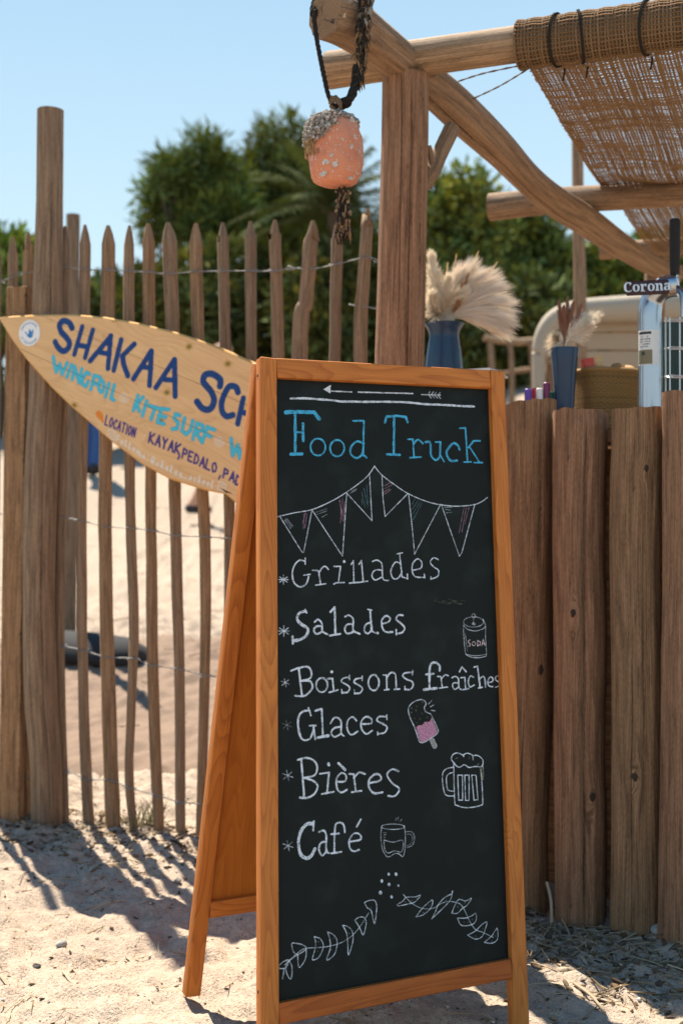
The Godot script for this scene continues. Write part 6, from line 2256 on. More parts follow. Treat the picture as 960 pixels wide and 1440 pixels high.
# ---------------------------------------------------------------- people
func smin(a: float, b: float, k: float) -> float:
	var h := clampf(0.5 + 0.5 * (b - a) / k, 0.0, 1.0)
	return lerpf(b, a, h) - k * h * (1.0 - h)

func skin_bones(bones: Array, cell: float, k: float) -> MB:      # bones [a, b, ra, rb]
	var lo := Vector3.INF
	var hi := -Vector3.INF
	for e in bones:
		var r := maxf(e[2], e[3]) + k + cell * 2.0
		lo = lo.min(e[0].min(e[1]) - Vector3.ONE * r)
		hi = hi.max(e[0].max(e[1]) + Vector3.ONE * r)
	var nx := int((hi.x - lo.x) / cell) + 2
	var ny := int((hi.y - lo.y) / cell) + 2
	var nz := int((hi.z - lo.z) / cell) + 2
	var f := PackedFloat32Array()
	f.resize(nx * ny * nz)
	f.fill(1.0)
	for e in bones:
		var a: Vector3 = e[0]
		var ab: Vector3 = e[1] - a
		var l2 := maxf(ab.length_squared(), 1e-9)
		var r := maxf(e[2], e[3]) + k + cell * 2.0
		var l: Vector3 = (e[0].min(e[1]) - Vector3.ONE * r - lo) / cell
		var h: Vector3 = (e[0].max(e[1]) + Vector3.ONE * r - lo) / cell
		for z in range(maxi(int(l.z), 0), mini(int(h.z) + 1, nz)):
			for y in range(maxi(int(l.y), 0), mini(int(h.y) + 1, ny)):
				for x in range(maxi(int(l.x), 0), mini(int(h.x) + 1, nx)):
					var p := lo + Vector3(x, y, z) * cell
					var t := clampf((p - a).dot(ab) / l2, 0, 1)
					var dd := p.distance_to(a + ab * t) - lerpf(e[2], e[3], t)
					var i := (z * ny + y) * nx + x
					f[i] = smin(f[i], dd, k)
	var b := MB.new()
	var id := {}
	for z in nz - 1:
		for y in ny - 1:
			for x in nx - 1:
				var i := (z * ny + y) * nx + x
				var inside := 0
				for c in 8:
					if f[i + (c & 1) + ((c >> 1) & 1) * nx + ((c >> 2) & 1) * nx * ny] < 0.0:
						inside += 1
				if inside == 0 or inside == 8:
					continue
				var s := Vector3.ZERO
				var n := 0
				for e in [[0, 1], [2, 3], [4, 5], [6, 7], [0, 2], [1, 3], [4, 6], [5, 7], [0, 4], [1, 5], [2, 6], [3, 7]]:
					var c0: int = e[0]
					var c1: int = e[1]
					var v0 := f[i + (c0 & 1) + ((c0 >> 1) & 1) * nx + ((c0 >> 2) & 1) * nx * ny]
					var v1 := f[i + (c1 & 1) + ((c1 >> 1) & 1) * nx + ((c1 >> 2) & 1) * nx * ny]
					if (v0 < 0.0) != (v1 < 0.0):
						var t := v0 / (v0 - v1)
						s += Vector3(c0 & 1, (c0 >> 1) & 1, (c0 >> 2) & 1).lerp(Vector3(c1 & 1, (c1 >> 1) & 1, (c1 >> 2) & 1), t)
						n += 1
				id[i] = b.add(lo + (Vector3(x, y, z) + s / n) * cell)
	var st := [1, nx, nx * ny]
	for i in id.keys():
		for ax in 3:
			var u: int = st[(ax + 1) % 3]
			var w: int = st[(ax + 2) % 3]
			if (f[i] < 0.0) == (f[i + st[ax]] < 0.0):
				continue
			if id.has(i - u) and id.has(i - w) and id.has(i - u - w):
				if f[i] < 0.0:
					b.quad(id[i - u - w], id[i - w], id[i], id[i - u])
				else:
					b.quad(id[i - u], id[i], id[i - w], id[i - u - w])
	return b

func person(label: String, foot: Vector3, turn: float, stride: float, cloth: Dictionary) -> void:
	var t := thing("person", label, "person", foot)
	var B := Basis(Vector3.UP, turn)
	var P := func(x, y, z) -> Vector3: return foot + B * Vector3(x, y, z)
	# z forward; hips at 0.92
	var hip: Vector3 = P.call(0, 0.94, 0)
	var legs := []
	var arms := []
	var shoes := []
	for s in [-1, 1]:
		var sw: float = stride * s
		var h: Vector3 = P.call(0.085 * s, 0.92, 0)
		var kn: Vector3 = P.call(0.09 * s, 0.50 + 0.03 * absf(sw), sw * 0.45 + 0.03)
		var an: Vector3 = P.call(0.09 * s, 0.085 + maxf(-sw, 0.0) * 0.5, sw * 0.9 - 0.01)
		legs.append([h, kn, an])
		shoes.append([an + B * Vector3(0, -0.045, -0.03), an + B * Vector3(0, -0.055, 0.15)])
		var sh: Vector3 = P.call(0.185 * s, 1.42, 0)
		var el: Vector3 = P.call(0.24 * s, 1.14, -sw * 0.3 - 0.02)
		var wr: Vector3 = P.call(0.23 * s, 0.91, -sw * 0.5 + 0.08)
		arms.append([sh, el, wr])
	var bones := [[hip, P.call(0, 1.10, 0), 0.125, 0.115], [P.call(0, 1.10, 0), P.call(0, 1.33, 0.01), 0.115, 0.135], [P.call(-0.13, 1.40, 0), P.call(0.13, 1.40, 0), 0.065, 0.065], [P.call(0, 1.42, 0), P.call(0, 1.54, 0.02), 0.055, 0.05],
		[P.call(0, 1.62, 0.03), P.call(0, 1.66, 0.015), 0.082, 0.092], [P.call(0, 1.56, 0.055), P.call(0, 1.60, 0.06), 0.045, 0.05], [P.call(0, 1.60, 0.11), P.call(0, 1.625, 0.10), 0.014, 0.010], [P.call(-0.085, 1.62, 0.01), P.call(0.085, 1.62, 0.01), 0.022, 0.022]]
	for l in legs:
		bones.append([l[0], l[1], 0.085, 0.058])
		bones.append([l[1], l[1].lerp(l[2], 0.35), 0.056, 0.056])
		bones.append([l[1].lerp(l[2], 0.35), l[2], 0.056, 0.036])
		bones.append([l[2], l[2] + B * Vector3(0, -0.05, 0.11), 0.036, 0.03])
	for a in arms:
		bones.append([a[0], a[1], 0.048, 0.038])
		bones.append([a[1], a[2], 0.038, 0.027])
		var down: Vector3 = (a[2] - a[1]).normalized()
		bones.append([a[2], a[2] + down * 0.08, 0.030, 0.034])
		for k in 4:
			var o: Vector3 = B * Vector3(0.0, 0.0, 0.03 - 0.02 * k)
			bones.append([a[2] + down * 0.085 + o, a[2] + down * (0.15 + 0.012 * (1.0 - absf(k - 1.5))) + o * 1.1 + B * Vector3(0, 0, 0.01), 0.010, 0.008])
		bones.append([a[2] + down * 0.03 + B * Vector3(0, 0, 0.03), a[2] + down * 0.10 + B * Vector3(0, 0, 0.06), 0.012, 0.009])
	part("body", t, mesh_of([skin_bones(bones, 0.018, 0.035), M.skin]))
	var hb := [[P.call(0, 1.67, -0.005), P.call(0, 1.69, 0.02), 0.098, 0.088], [P.call(0, 1.60, -0.035), P.call(0, 1.66, -0.03), 0.075, 0.085]]
	part("hair", t, mesh_of([skin_bones(hb, 0.018, 0.03), mat(cloth.hair, 0.8)]))
	var tb := []
	for l in legs:
		tb.append([l[0], l[1] if cloth.long else l[0].lerp(l[1], 0.72), 0.102, 0.076 if cloth.long else 0.092])
		if cloth.long:
			tb.append([l[1], l[2] + Vector3(0, 0.02, 0), 0.076, 0.056])
	tb.append([hip, P.call(0, 1.02, 0), 0.14, 0.13])
	part("trousers" if cloth.long else "shorts", t, mesh_of([skin_bones(tb, 0.018, 0.03), mat(cloth.legs, 0.9)]))
	var sb := [[P.call(0, 1.00, 0), P.call(0, 1.12, 0), 0.138, 0.132], [P.call(0, 1.12, 0), P.call(0, 1.33, 0.01), 0.13, 0.15], [P.call(-0.14, 1.40, 0), P.call(0.14, 1.40, 0), 0.076, 0.076]]
	for a in arms:
		sb.append([a[0], a[0].lerp(a[1], 0.65), 0.062, 0.056])
	part("shirt", t, mesh_of([skin_bones(sb, 0.018, 0.03), mat(cloth.shirt, 0.9)]))
	for s in shoes:
		part("shoe", t, mesh_of([skin_bones([[s[0], s[1], 0.048, 0.042]], 0.012, 0.02), mat(cloth.shoe, 0.7)]))

func people() -> void:
	M.skin = mat(rgb(0.48, 0.26, 0.17), 0.6)
	var a := at(312, 738, 11.6)
	a.y = ground_y(a.x, a.z)
	person("person in dark shorts walking on the sand beyond the fence", a, 1.35, 0.28, {"long": false, "legs": rgb(0.03, 0.03, 0.035), "shirt": rgb(0.035, 0.03, 0.03), "shoe": rgb(0.02, 0.02, 0.025), "hair": rgb(0.30, 0.16, 0.11)})
	var c := at(131, 667, 14.0)
	c.y = ground_y(c.x, c.z)
	person("person in blue trousers standing far behind the surfboard", c, 2.6, 0.05, {"long": true, "legs": rgb(0.03, 0.08, 0.22), "shirt": rgb(0.10, 0.14, 0.22), "shoe": rgb(0.02, 0.02, 0.025), "hair": rgb(0.03, 0.02, 0.015)})
# ---------------------------------------------------------------- things on the bar
func plume(b: MB, p: PackedVector3Array, n: int, hair: float, w: float, from: float, spread: float) -> void:
	p = smooth_path(p, 5)
	tube(b, p, path_r(0.0014, 0.0006, p.size()), {"sides": 5})
	for i in n:
		var f := from + (1.0 - from) * pow(rng.randf(), 0.85)
		var g := f * (p.size() - 1)
		var k := mini(int(g), p.size() - 2)
		var q := p[k].lerp(p[k + 1], g - k)
		var d := (p[k + 1] - p[k]).normalized()
		var side := d.cross(Vector3(rf(-1, 1), rf(-1, 1), rf(-1, 1))).normalized()
		var l := hair * rf(0.6, 1.2) * (1.0 - 0.35 * pow(f, 3.0)) * clampf((f - from) * 8.0 + 0.4, 0, 1)
		var e := (d + side * spread * rf(0.25, 1.2) * (1.0 - 0.5 * pow(f, 4.0))).normalized()
		var g2 := rf(0.78, 1.14)
		b.tint = Color(g2, g2 * rf(0.95, 1.0), g2 * rf(0.9, 1.0))
		var m := q + e * l * 0.5
		var tip := q + e * l + d * l * 0.12 + Vector3(0, -0.10 * l, 0)
		ribbon(b, PackedVector3Array([q, m, tip]), [w * 0.6, w, w * 0.25], Vector3(rf(-0.4, 0.4), rf(-0.4, 0.4), 1).normalized())

func stand(x: float, d: float) -> Vector3:
	var q := at(x, 720, d)
	q.y = top_y
	return q

func vase(c: Vector3, prof: Array, label: String) -> void:
	var b := MB.new()
	var full := prof.duplicate()
	var n := prof.size()
	for i in range(n - 1, 0, -1):
		full.append([maxf(prof[i][0] - 0.004, 0.002), prof[i][1] - (0.0 if i == n - 1 else 0.001)])
	full.append([0.0005, 0.012])
	full.insert(0, [0.0005, 0.0])
	lathe(b, c, full, 40)
	solo("vase", mesh_of([b, M.vase]), label, "vase")

func counter_things() -> void:
	M.pampas_white = mat(rgb(0.82, 0.76, 0.66), 0.9, {"both": true, "vc": true, "backlight": rgb(0.30, 0.26, 0.20), "spec": 0.1})
	M.pampas = mat(rgb(0.80, 0.745, 0.675), 0.9, {"both": true, "vc": true, "backlight": rgb(0.24, 0.20, 0.155), "spec": 0.1})
	M.pampas_tan = mat(rgb(0.40, 0.24, 0.13), 0.9, {"both": true, "vc": true, "backlight": rgb(0.15, 0.09, 0.04), "spec": 0.1})
	M.pampas_cream = mat(rgb(0.72, 0.56, 0.34), 0.9, {"both": true, "vc": true, "backlight": rgb(0.26, 0.19, 0.10), "spec": 0.1})
	M.pampas_rose = mat(rgb(0.30, 0.16, 0.115), 0.9, {"both": true, "vc": true, "backlight": rgb(0.16, 0.08, 0.05), "spec": 0.1})
	# flared blue vase with the fan of pampas
	var d := 3.08
	var c := stand(624, d)
	vase(c, [[0.030, 0.0], [0.036, 0.01], [0.043, 0.08], [0.0475, 0.14], [0.0475, 0.18], [0.044, 0.215], [0.0385, 0.25], [0.038, 0.262], [0.042, 0.275], [0.052, 0.290]], "dark blue vase with a flared rim and narrow waist, standing left on the bar")
	var t := thing("pampas_bouquet", "fan of white and beige pampas plumes in the flared vase", "dried flowers", c + Vector3(0, 0.2, 0))
	var mouth := [624, 470, d]
	var low := c + Vector3(0, 0.05, 0)
	# [tip column, tip row, bend column, bend row, depth, hairs, hair length, spread, material, from]
	var list := []
	for e in [[607, 366, 612, 420, 3.05], [613, 392, 615, 425, 3.04], [628, 398, 620, 430, 3.03], [646, 412, 630, 425, 3.03], [609, 420, 612, 440, 3.02]]:
		list.append([e, 1300, 0.042, 0.85, M.pampas_white, 0.40, 0.0014])
	for k in 26:
		var f := k / 25.0
		var an := lerpf(1.62, -0.08, f)
		var L := lerpf(58.0, 50.0, f) + 8.0 * sin(f * PI) + rf(-12, 5)
		var tx := 640.0 + cos(an) * L * 1.02
		var ty := 448.0 - sin(an) * L + 8.0 * (1.0 - sin(an))
		list.append([[tx, ty, 634.0 + cos(an) * L * 0.42, 446.0 - sin(an) * L * 0.55, 3.08 + rf(-0.03, 0.05)], 520, 0.085, 0.26, M.pampas, 0.26, 0.0009])
	for e in [[629, 372, 626, 420, 3.09], [641, 360, 634, 410, 3.10], [671, 356, 650, 410, 3.09], [697, 371, 662, 420, 3.08], [668, 380, 650, 420, 3.06]]:
		list.append([e, 240, 0.011, 0.5, M.pampas_cream, 0.76, 0.0013])
	for e in [[656, 392, 645, 425, 3.03], [648, 405, 642, 430, 3.02], [650, 378, 644, 420, 3.05]]:
		list.append([e, 240, 0.024, 0.35, M.pampas_tan, 0.45, 0.0015])
	for e in list:
		var b := MB.new()
		var q: Array = e[0]
		plume(b, PackedVector3Array([low + Vector3(rf(-0.01, 0.01), 0, rf(-0.01, 0.01)), at(mouth[0] + rf(-7, 9), 462, d), at(q[2], q[3], (d + q[4]) * 0.5), at(q[0], q[1], q[4])]), e[1], e[2], e[6], e[5], e[3])
		part("plume", t, mesh_of([b, e[4]]))
	# box of menus on the bar
	var bx := stand(676, 3.0)
	var b := MB.new()
	bar(b, bx, bx + Vector3(0, 0.142, 0), WALL, 0.052, 0.04, 0.002)
	solo("counter_box", mesh_of([b, M.log]), "small brown box on the bar under the stack of papers", "box")
	for k in 3:
		b = MB.new()
		var q := bx + Vector3([-0.01, 0.004, 0.012][k], 0.1425 + 0.0062 * k, 0.004 * k)
		q = bx + Vector3([0.008, 0.002, -0.008][k], 0.1425 + 0.0062 * k, 0.004 * k)
		bar(b, q, q + Vector3(0, 0.0058, 0), (WALL + Vector3(0, 0, 0.06 * k)).normalized(), 0.050 - 0.003 * k, 0.038, 0.0006)
		solo("paper_pad", mesh_of([b, M.white]), ["lowest white paper pad of the stack beside the flared vase", "middle white paper pad of the stack beside the flared vase", "topmost white paper pad of the stack beside the flared vase"][k], "paper", "paper pads on the bar")
	# markers
	var pens := [[742, 547, rgb(0.12, 0.06, 0.35), "purple capped marker, leftmost on the bar"], [752, 545, rgb(0.62, 0.03, 0.05), "red capped marker between the purple and white ones"], [758, 546, rgb(0.75, 0.72, 0.68), "white marker beside the red one"], [762, 548, rgb(0.03, 0.20, 0.36), "teal blue marker left of the green one"], [768, 538, rgb(0.16, 0.03, 0.10), "tall dark plum marker rising above the others"], [773, 550, rgb(0.02, 0.16, 0.07), "green marker next to the tapered vase"]]
	var i := 0
	for e in pens:
		b = MB.new()
		var q := stand(e[0], 2.90 + 0.016 * (i % 2))
		var hgt: float = at(0, e[1], 2.9).y - top_y
		var lathe_h := hgt - 0.034
		lathe(b, q, [[0.0005, 0.0], [0.0065, 0.0], [0.0068, lathe_h], [0.0085, lathe_h + 0.0005], [0.0088, hgt - 0.004], [0.007, hgt], [0.0005, hgt]], 14)
		solo("marker", mesh_of([b, mat(e[2], 0.4)]), e[3], "marker", "markers on the bar")
		i += 1
	# tapered vase with rose and cream grasses
	var c2 := stand(793, 2.90)
	vase(c2, [[0.021, 0.0], [0.023, 0.01], [0.0235, 0.06], [0.0265, 0.12], [0.031, 0.17], [0.035, 0.203]], "slim tapered dark blue vase between the markers and the basket")
	var t2 := thing("grass_bouquet", "small bunch of rose brown and cream dried grasses in the tapered vase", "dried flowers", c2 + Vector3(0, 0.15, 0))
	for e in [[786, 430, 789, 460, 2.90], [797, 425, 795, 460, 2.91], [805, 430, 799, 462, 2.89], [815, 434, 804, 466, 2.90], [792, 436, 793, 462, 2.88], [801, 440, 798, 465, 2.92]]:
		b = MB.new()
		plume(b, PackedVector3Array([c2 + Vector3(0, 0.05, 0), at(792, 488, 2.9), at(e[2], e[3], 2.9), at(e[0], e[1], e[4])]), 520, 0.021, 0.0015, 0.45, 0.5)
		part("plume", t2, mesh_of([b, M.pampas_rose]))
	for e in [[828, 452, 812, 462, 2.90], [836, 444, 815, 458, 2.92], [782, 476, 785, 482, 2.88], [824, 462, 808, 474, 2.88], [815, 446, 805, 465, 2.93]]:
		b = MB.new()
		plume(b, PackedVector3Array([c2 + Vector3(0, 0.05, 0), at(794, 489, 2.9), at(e[2], e[3], 2.9), at(e[0], e[1], e[4])]), 700, 0.036, 0.0013, 0.42, 0.8)
		part("plume", t2, mesh_of([b, M.pampas_white]))
	# basket
	var c3 := stand(850, 2.97)
	var tb := thing("wicker_basket", "square-sided woven brown basket on the bar", "basket", c3)
	var straw := mat(rgb(0.26, 0.16, 0.06), 0.85, {"vc": true})
	b = MB.new()
	var rows := 30
	for r in rows:            # woven courses
		var ring := PackedVector3Array()
		var y := 0.004 + 0.148 * r / (rows - 1)
		var g := rf(0.75, 1.2)
		b.tint = Color(g, g, g)
		for k in 65:
			var a := TAU * k / 64.0
			var rad := 0.071 / pow(pow(absf(cos(a)), 3.6) + pow(absf(sin(a)), 3.6), 1.0 / 3.6) * (0.97 + 0.03 * y / 0.15)
			rad += 0.0012 * (1 if (k + r) % 2 == 0 else -1)
			ring.append(c3 + Basis(Vector3.UP, 0.35) * Vector3(cos(a) * rad, y, sin(a) * rad * 0.8))
		tube(b, ring, 0.0034, {"sides": 5, "caps": false})
	part("weave", tb, mesh_of([b, straw]))
	b = MB.new()
	var rim := PackedVector3Array()
	for k in 65:
		var a := TAU * k / 64.0
		var rad := 0.071 / pow(pow(absf(cos(a)), 3.6) + pow(absf(sin(a)), 3.6), 1.0 / 3.6)
		rim.append(c3 + Basis(Vector3.UP, 0.35) * Vector3(cos(a) * rad, 0.154, sin(a) * rad * 0.8))
	tube(b, rim, 0.0062, {"sides": 7, "caps": false})
	part("rim", tb, mesh_of([b, straw]))
	b = MB.new()
	bar(b, c3 + Vector3(0, 0.004, 0), c3 + Vector3(0, 0.12, 0), Basis(Vector3.UP, 0.35) * Vector3(1, 0, 0), 0.06, 0.047, 0.004)
	part("lining", tb, mesh_of([b, M.twine]))
	var packs := [[826, 508, rgb(0.60, 0.10, 0.07), "red and cream snack packet at the left of the basket"], [838, 505, rgb(0.66, 0.44, 0.22), "orange snack packet in the middle of the basket"], [833, 514, rgb(0.70, 0.62, 0.52), "cream snack packet at the front of the basket"], [868, 512, rgb(0.30, 0.17, 0.08), "brown bread roll lying at the right in the basket"], [882, 515, rgb(0.50, 0.30, 0.15), "light brown bread roll at the basket's right corner"]]
	i = 0
	for e in packs:
		b = MB.new()
		var q := at(e[0], e[1] + 6, 2.95 + 0.012 * (i % 3))
		if i < 3:
			var bs := Basis(Vector3(0, 0, 1), rf(-0.6, 0.6)) * Basis(Vector3.UP, rf(-0.6, 0.6))
			for yy in 7:
				for xx in 7:
					var u := xx / 6.0 - 0.5
					var v := yy / 6.0 - 0.5
					var puff := (0.25 - u * u) * (0.25 - v * v) * 16.0
					b.add(q + bs * Vector3(u * 0.032, v * 0.036, puff * 0.008 + 0.004 * bump.get_noise_2d(u * 900.0 + i * 50.0, v * 900.0)))
			for yy in 6:
				for xx in 6:
					var a := yy * 7 + xx
					b.quad(a, a + 7, a + 8, a + 1)
			var s := 49
			for k in 49:
				var w := b.v[k]
				var l := bs.inverse() * (w - q)
				b.add(q + bs * Vector3(l.x, l.y, -l.z * 0.8 - 0.001))
			for yy in 6:
				for xx in 6:
					var a := s + yy * 7 + xx
					b.quad(a, a + 1, a + 8, a + 7)
		else:
			blob(b, q, Vector3(0.020, 0.012, 0.018), Basis(Vector3.UP, rf(0, 3)), 10, 14, 0.25)
		solo("snack_packet" if i < 3 else "bread_roll", mesh_of([b, mat(e[2], 0.4 if i < 3 else 0.8)]), e[3], "snack" if i < 3 else "bread", "food in the basket")
		i += 1
	beer_tap()
	# wire rack
	var q0 := stand(956, 2.86)
	var tr := thing("wire_rack", "chrome wire rack standing right of the beer tap", "rack", q0)
	for r in [0, 1, 2]:
		b = MB.new()
		var y: float = [451, 490, 530][r]
		var ring := arr([[934, y, 2.84], [942, y + 1, 2.80], [985, y, 2.78], [992, y - 1, 2.86], [942, y - 2, 2.90], [934, y, 2.84]])
		tube(b, ring, 0.0022, {"sides": 6})
		part("hoop", tr, mesh_of([b, M.steel_wire]))
	for x in [[935, 2.84], [941, 2.80], [955, 2.795], [969, 2.787], [984, 2.78]]:
		b = MB.new()
		var up := at(x[0], 446, x[1])
		tube(b, PackedVector3Array([Vector3(up.x, top_y, up.z), up]), 0.0017, {"sides": 6})
		part("bar", tr, mesh_of([b, M.steel_wire]))
	b = MB.new()
	var qc := stand(990, 3.12)
	bar(b, qc, qc + Vector3(0, 0.30, 0), WALL, 0.10, 0.07, 0.006)
	solo("cool_box", mesh_of([b, mat(rgb(0.03, 0.06, 0.055), 0.5)]), "dark green cool box behind the wire rack", "box")

func beer_tap() -> void:
	var d := 2.80
	var c := stand(913, d)
	var t := thing("beer_tap", "chrome column beer tap with a black lever at the bar's right end", "beer tap", c)
	var b := MB.new()
	var p := PackedVector3Array([c, Vector3(c.x, at(0, 470, d).y, c.z), at(913, 440, d), at(916, 424, d), at(924, 411, d - 0.01), at(937, 403, d - 0.02), at(952, 401, d - 0.03)])
	p = smooth_path(p, 6)
	tube(b, p, 0.0265, {"sides": 30})
	lathe(b, c, [[0.04, 0.0], [0.04, 0.006], [0.027, 0.012]], 30)
	part("column", t, mesh_of([b, M.chrome]))
	# paper label on the column with lines of print
	var R := 128
	var im := Image.create(R, R, false, Image.FORMAT_RGB8)
	im.fill(Color8(206, 208, 206))
	im.fill_rect(Rect2i(8, 6, 74, 9), Color8(40, 42, 46))
	for k in 5:
		for j in 7:
			if rng.randf() < 0.8:
				im.fill_rect(Rect2i(10 + j * 10, 22 + k * 9, int(rf(4, 9)), 4), Color8(70, 74, 80))
	im.fill_rect(Rect2i(4, 72, 84, 52), Color8(120, 112, 88))
	im.fill_rect(Rect2i(30, 78, 20, 14), Color8(60, 62, 60))
	var lb := mat(Color(1, 1, 1), 0.5, {"tex": ImageTexture.create_from_image(im)})
	b = MB.new()
	var y0 := at(0, 515, d).y
	var y1 := at(0, 466, d).y
	for k in 13:
		var a := lerpf(PI * 0.98, PI * 0.30, k / 12.0)
		for s in 2:
			b.add(Vector3(c.x + cos(a) * 0.0269, y0 if s == 0 else y1, c.z + sin(a) * 0.0269), Vector2(k / 12.0, 1.0 - s))
	for k in 12:
		b.quad(k * 2, k * 2 + 1, k * 2 + 3, k * 2 + 2)
	part("label_sheet", t, mesh_of([b, lb]))
	# name plate
	b = MB.new()
	var e0 := at(879, 406, d - 0.045)
	var e1 := at(940, 403, d - 0.045)
	bar(b, e0, e1, Vector3.UP, 0.0165, 0.004, 0.003)
	bar(b, at(926, 405, d - 0.045), at(926, 405, d - 0.012), Vector3.UP, 0.008, 0.006, 0.001)
	var plate := part("name_plate", t, mesh_of([b, mat(rgb(0.035, 0.012, 0.018), 0.4)]))
	plate.set_meta("label", "dark plate with silver old style lettering")
	var tm := TextMesh.new()
	var fnt := SystemFont.new()
	fnt.font_names = PackedStringArray(["Droid Serif"])
	fnt.font_weight = 700
	tm.font = fnt
	tm.text = "Corona"
	tm.font_size = 32
	tm.pixel_size = 0.00092
	tm.depth = 0.004
	tm.material = mat(rgb(0.55, 0.56, 0.60), 0.3, {"metallic": 0.7})
	var o := MeshInstance3D.new()
	o.name = "lettering"
	o.mesh = tm
	plate.add_child(o, true)
	o.position = (e0 + e1) * 0.5 + Vector3(-0.002, 0.001, 0.0055)
	o.rotation.z = 0.05
	# lever
	b = MB.new()
	var h0 := at(948, 386, d - 0.03)
	lathe(b, h0, [[0.0005, 0.0], [0.0105, 0.0], [0.0115, 0.02], [0.0125, 0.10], [0.0125, 0.122], [0.010, 0.127], [0.0005, 0.127]], 20)
	var lev := part("lever", t, mesh_of([b, M.dark]))
	b = MB.new()
	lathe(b, at(948, 404, d - 0.03), [[0.007, -0.01], [0.007, 0.008], [0.0095, 0.010], [0.0095, 0.022], [0.006, 0.024], [0.006, 0.032]], 18)
	part("collar", lev, mesh_of([b, M.chrome]))
	b = MB.new()
	tube(b, smooth_path(arr([[948, 404, d - 0.03], [958, 412, d - 0.05], [961, 428, d - 0.06], [961, 446, d - 0.06]]), 4), 0.008, {"sides": 12})
	part("spout", t, mesh_of([b, M.chrome]))

# ---------------------------------------------------------------- litter on the sand
func scatter(called: String, label: String, mesh: Mesh, n: int, pick: Callable, tints: Array, lo: float, hi: float, flat: float) -> void:
	var mm := MultiMesh.new()
	mm.transform_format = MultiMesh.TRANSFORM_3D
	mm.use_colors = true
	mm.mesh = mesh
	mm.instance_count = n
	for i in n:
		var q: Vector3 = pick.call()
		var bs := Basis(Vector3.UP, rf(0, TAU)) * Basis(Vector3(1, 0, 0), rf(-flat, flat)) * Basis(Vector3(0, 0, 1), rf(-flat, flat))
		var s := lerpf(lo, hi, pow(rng.randf(), 2.0))
		mm.set_instance_transform(i, Transform3D(bs.scaled(Vector3(s, s, s)), Vector3(q.x, ground_y(q.x, q.z) + 0.001, q.z)))
		var c: Color = tints[rng.randi() % tints.size()] * rf(0.7, 1.25)
		mm.set_instance_color(i, Color(c.r, c.g, c.b))
	var o := MultiMeshInstance3D.new()
	o.name = called
	o.multimesh = mm
	o.set_meta("kind", "stuff")
	o.set_meta("label", label)
	o.set_meta("category", "litter")
	add_child(o)

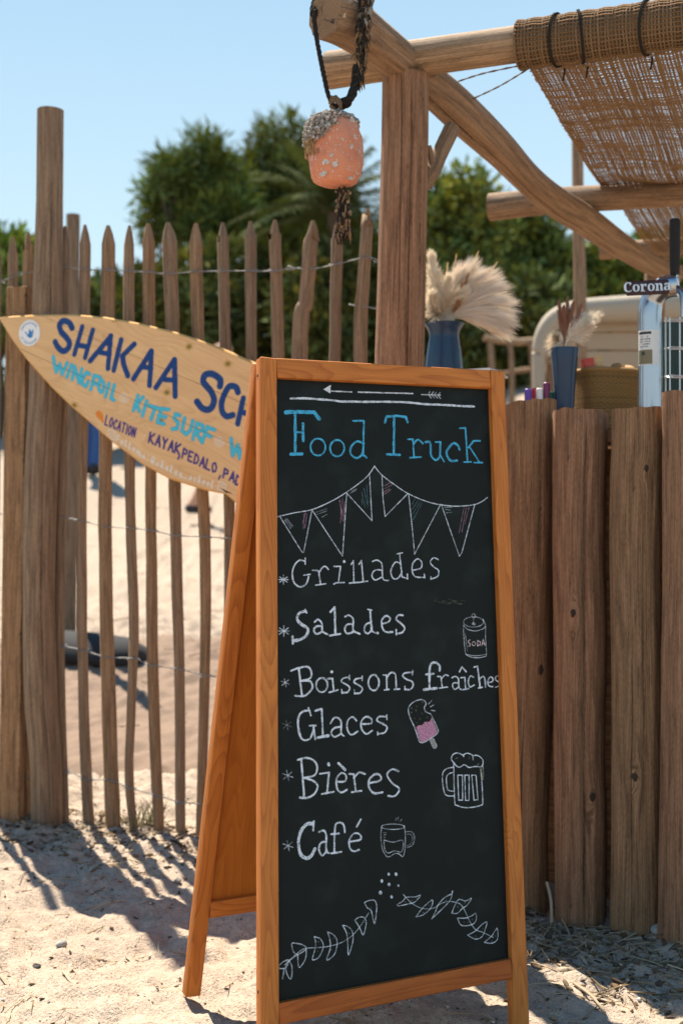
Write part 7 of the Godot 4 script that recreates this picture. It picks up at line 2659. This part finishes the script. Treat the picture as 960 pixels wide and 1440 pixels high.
func litter() -> void:
	M.bits = mat(Color(1, 1, 1), 0.9, {"vc": true, "spec": 0.15})
	var straw := MB.new()
	tube(straw, PackedVector3Array([Vector3(-0.03, 0, 0), Vector3(0, 0.003, 0.002), Vector3(0.03, 0, -0.002)]), 0.0009, {"sides": 4})
	var chip := MB.new()
	blob(chip, Vector3.ZERO, Vector3(0.010, 0.0022, 0.0045), Basis.IDENTITY, 4, 6)
	var peb := MB.new()
	blob(peb, Vector3.ZERO, Vector3(0.006, 0.004, 0.005), Basis.IDENTITY, 4, 7)
	var near := func() -> Vector3:
		while true:
			var d := rf(1.75, 4.2)
			var x := rf(-0.36, 0.36) * d
			if bump.get_noise_2d(x * 330.0 + 40.0, d * 330.0) > rf(-0.25, 0.5):
				return Vector3(x, 0, -d)
		return Vector3.ZERO
	var foot := func() -> Vector3:        # blown against fence, sign and bar
		var x := rf(-1.15, 0.25)
		var d := 3.617 - 0.40 * (x + 0.894) - absf(rng.randfn(0.0, 0.22)) + 0.10
		if rng.randf() < 0.4:
			var f := rf(0, 1)
			x = lerpf(0.25, 0.95, f) + rf(-0.1, 0.1)
			d = lerpf(2.95, 2.42, f) - 0.06 - absf(rng.randfn(0.0, 0.18))
		return Vector3(x, 0, -d)
	scatter("straw_litter", "dry straw scattered over the sand", mesh_of([straw, M.bits]), 1100, near, [Color(0.36, 0.27, 0.16), Color(0.26, 0.18, 0.10), Color(0.45, 0.36, 0.25)], 0.35, 1.5, 0.3)
	scatter("bark_litter", "dark bark chips on the sand", mesh_of([chip, M.bits]), 1900, near, [Color(0.06, 0.045, 0.03), Color(0.12, 0.08, 0.05), Color(0.20, 0.14, 0.09)], 0.2, 0.85, 0.5)
	scatter("shell_grit", "pale pebbles and shell grit on the sand", mesh_of([peb, M.bits]), 900, near, [Color(0.42, 0.36, 0.30), Color(0.26, 0.22, 0.19), Color(0.48, 0.45, 0.41)], 0.2, 1.0, 0.5)
	scatter("leaf_litter", "dry plant litter heaped along the fence and the bar", mesh_of([chip, M.bits]), 3600, foot, [Color(0.07, 0.05, 0.035), Color(0.13, 0.09, 0.055), Color(0.20, 0.15, 0.10), Color(0.30, 0.24, 0.18)], 0.4, 1.8, 0.7)
	scatter("stalk_litter", "dry stalks heaped along the fence and the bar", mesh_of([straw, M.bits]), 1500, foot, [Color(0.14, 0.10, 0.06), Color(0.24, 0.18, 0.11), Color(0.38, 0.30, 0.20)], 0.5, 1.7, 0.4)
	var beach := func() -> Vector3:
		var d := rf(4.6, 13.0)
		return Vector3(rf(-0.42, 0.05) * d, 0, -d)
	scatter("beach_litter", "twigs and dry weed strewn over the sand behind the fence", mesh_of([straw, M.bits]), 420, beach, [Color(0.10, 0.07, 0.045), Color(0.20, 0.15, 0.09)], 0.8, 4.0, 0.15)
	# single stones and sticks
	var list := [[702, 1316, 0.017, "pale stone lying at the foot of the bar logs"], [924, 1317, 0.020, "pale stone between the two right bar logs"], [88, 1333, 0.012, "small white stone on the sunlit sand at the left"], [52, 1355, 0.010, "small dark stone on the sunlit sand at the far left"], [810, 1355, 0.013, "grey stone in the shade before the bar"], [250, 1235, 0.011, "grey pebble in the fence shadow"]]
	for e in list:
		var b := MB.new()
		var d: float = FPX * EYE / (e[1] - 720.0)
		var q := at(e[0], e[1], d)
		q.y = ground_y(q.x, q.z) + e[2] * 0.25
		var g := 0.05 if "dark" in e[3] else (0.32 if "pale" in e[3] or "white" in e[3] else 0.2)
		blob(b, q, Vector3(e[2], e[2] * 0.6, e[2] * 0.8), Basis(Vector3.UP, rf(0, 3)), 8, 12, 0.5)
		solo("stone", mesh_of([b, mat(rgb(g, g * 0.96, g * 0.9), 0.9)]), e[3], "stone", "loose stones")
	var sticks := [[[54, 1237], [92, 1242], 0.0035, "straight pale stick on the sand at the left"], [[806, 1390], [850, 1425], 0.003, "pale thin stalk in the shade before the bar"], [[768, 1240], [775, 1298], 0.0035, "thin dry twig leaning against a bar log"]]
	for e in sticks:
		var b := MB.new()
		var p := PackedVector3Array()
		for k in 2:
			var d: float = FPX * EYE / (e[k][1] - 720.0)
			var q := at(e[k][0], e[k][1], d)
			q.y = ground_y(q.x, q.z) + 0.004
			if "leaning" in e[3]:
				q = at(e[k][0], e[k][1], 2.70 - 0.03 * k)
			p.append(q)
		p.insert(1, (p[0] + p[1]) * 0.5 + Vector3(0.004, 0.004, 0))
		tube(b, smooth_path(p, 4), e[2], {"sides": 6, "rough": 0.3})
		solo("stick", mesh_of([b, mat(rgb(0.34, 0.26, 0.18), 0.9)]), e[3], "stick", "loose sticks")
	# a tuft of grass at the fence foot
	var gt := MB.new()
	var gp := at(203, 1160, 3.52)
	gp.y = ground_y(gp.x, gp.z)
	for i in 60:
		var o := Vector3(rf(-0.05, 0.05), 0, rf(-0.03, 0.03))
		var tip := o + Vector3(rf(-0.05, 0.05), rf(0.03, 0.09), rf(-0.04, 0.04))
		gt.tint = Color(0.16, 0.17, 0.06) * rf(0.7, 1.3)
		ribbon(gt, PackedVector3Array([gp + o, gp + o.lerp(tip, 0.5) + Vector3(0, 0.01, 0), gp + tip]), [0.002, 0.0018, 0.0004], Vector3(0, 0, 1))
	solo("grass_tuft", mesh_of([gt, M.bits]), "small sparse grass tuft at the foot of the pickets", "grass")
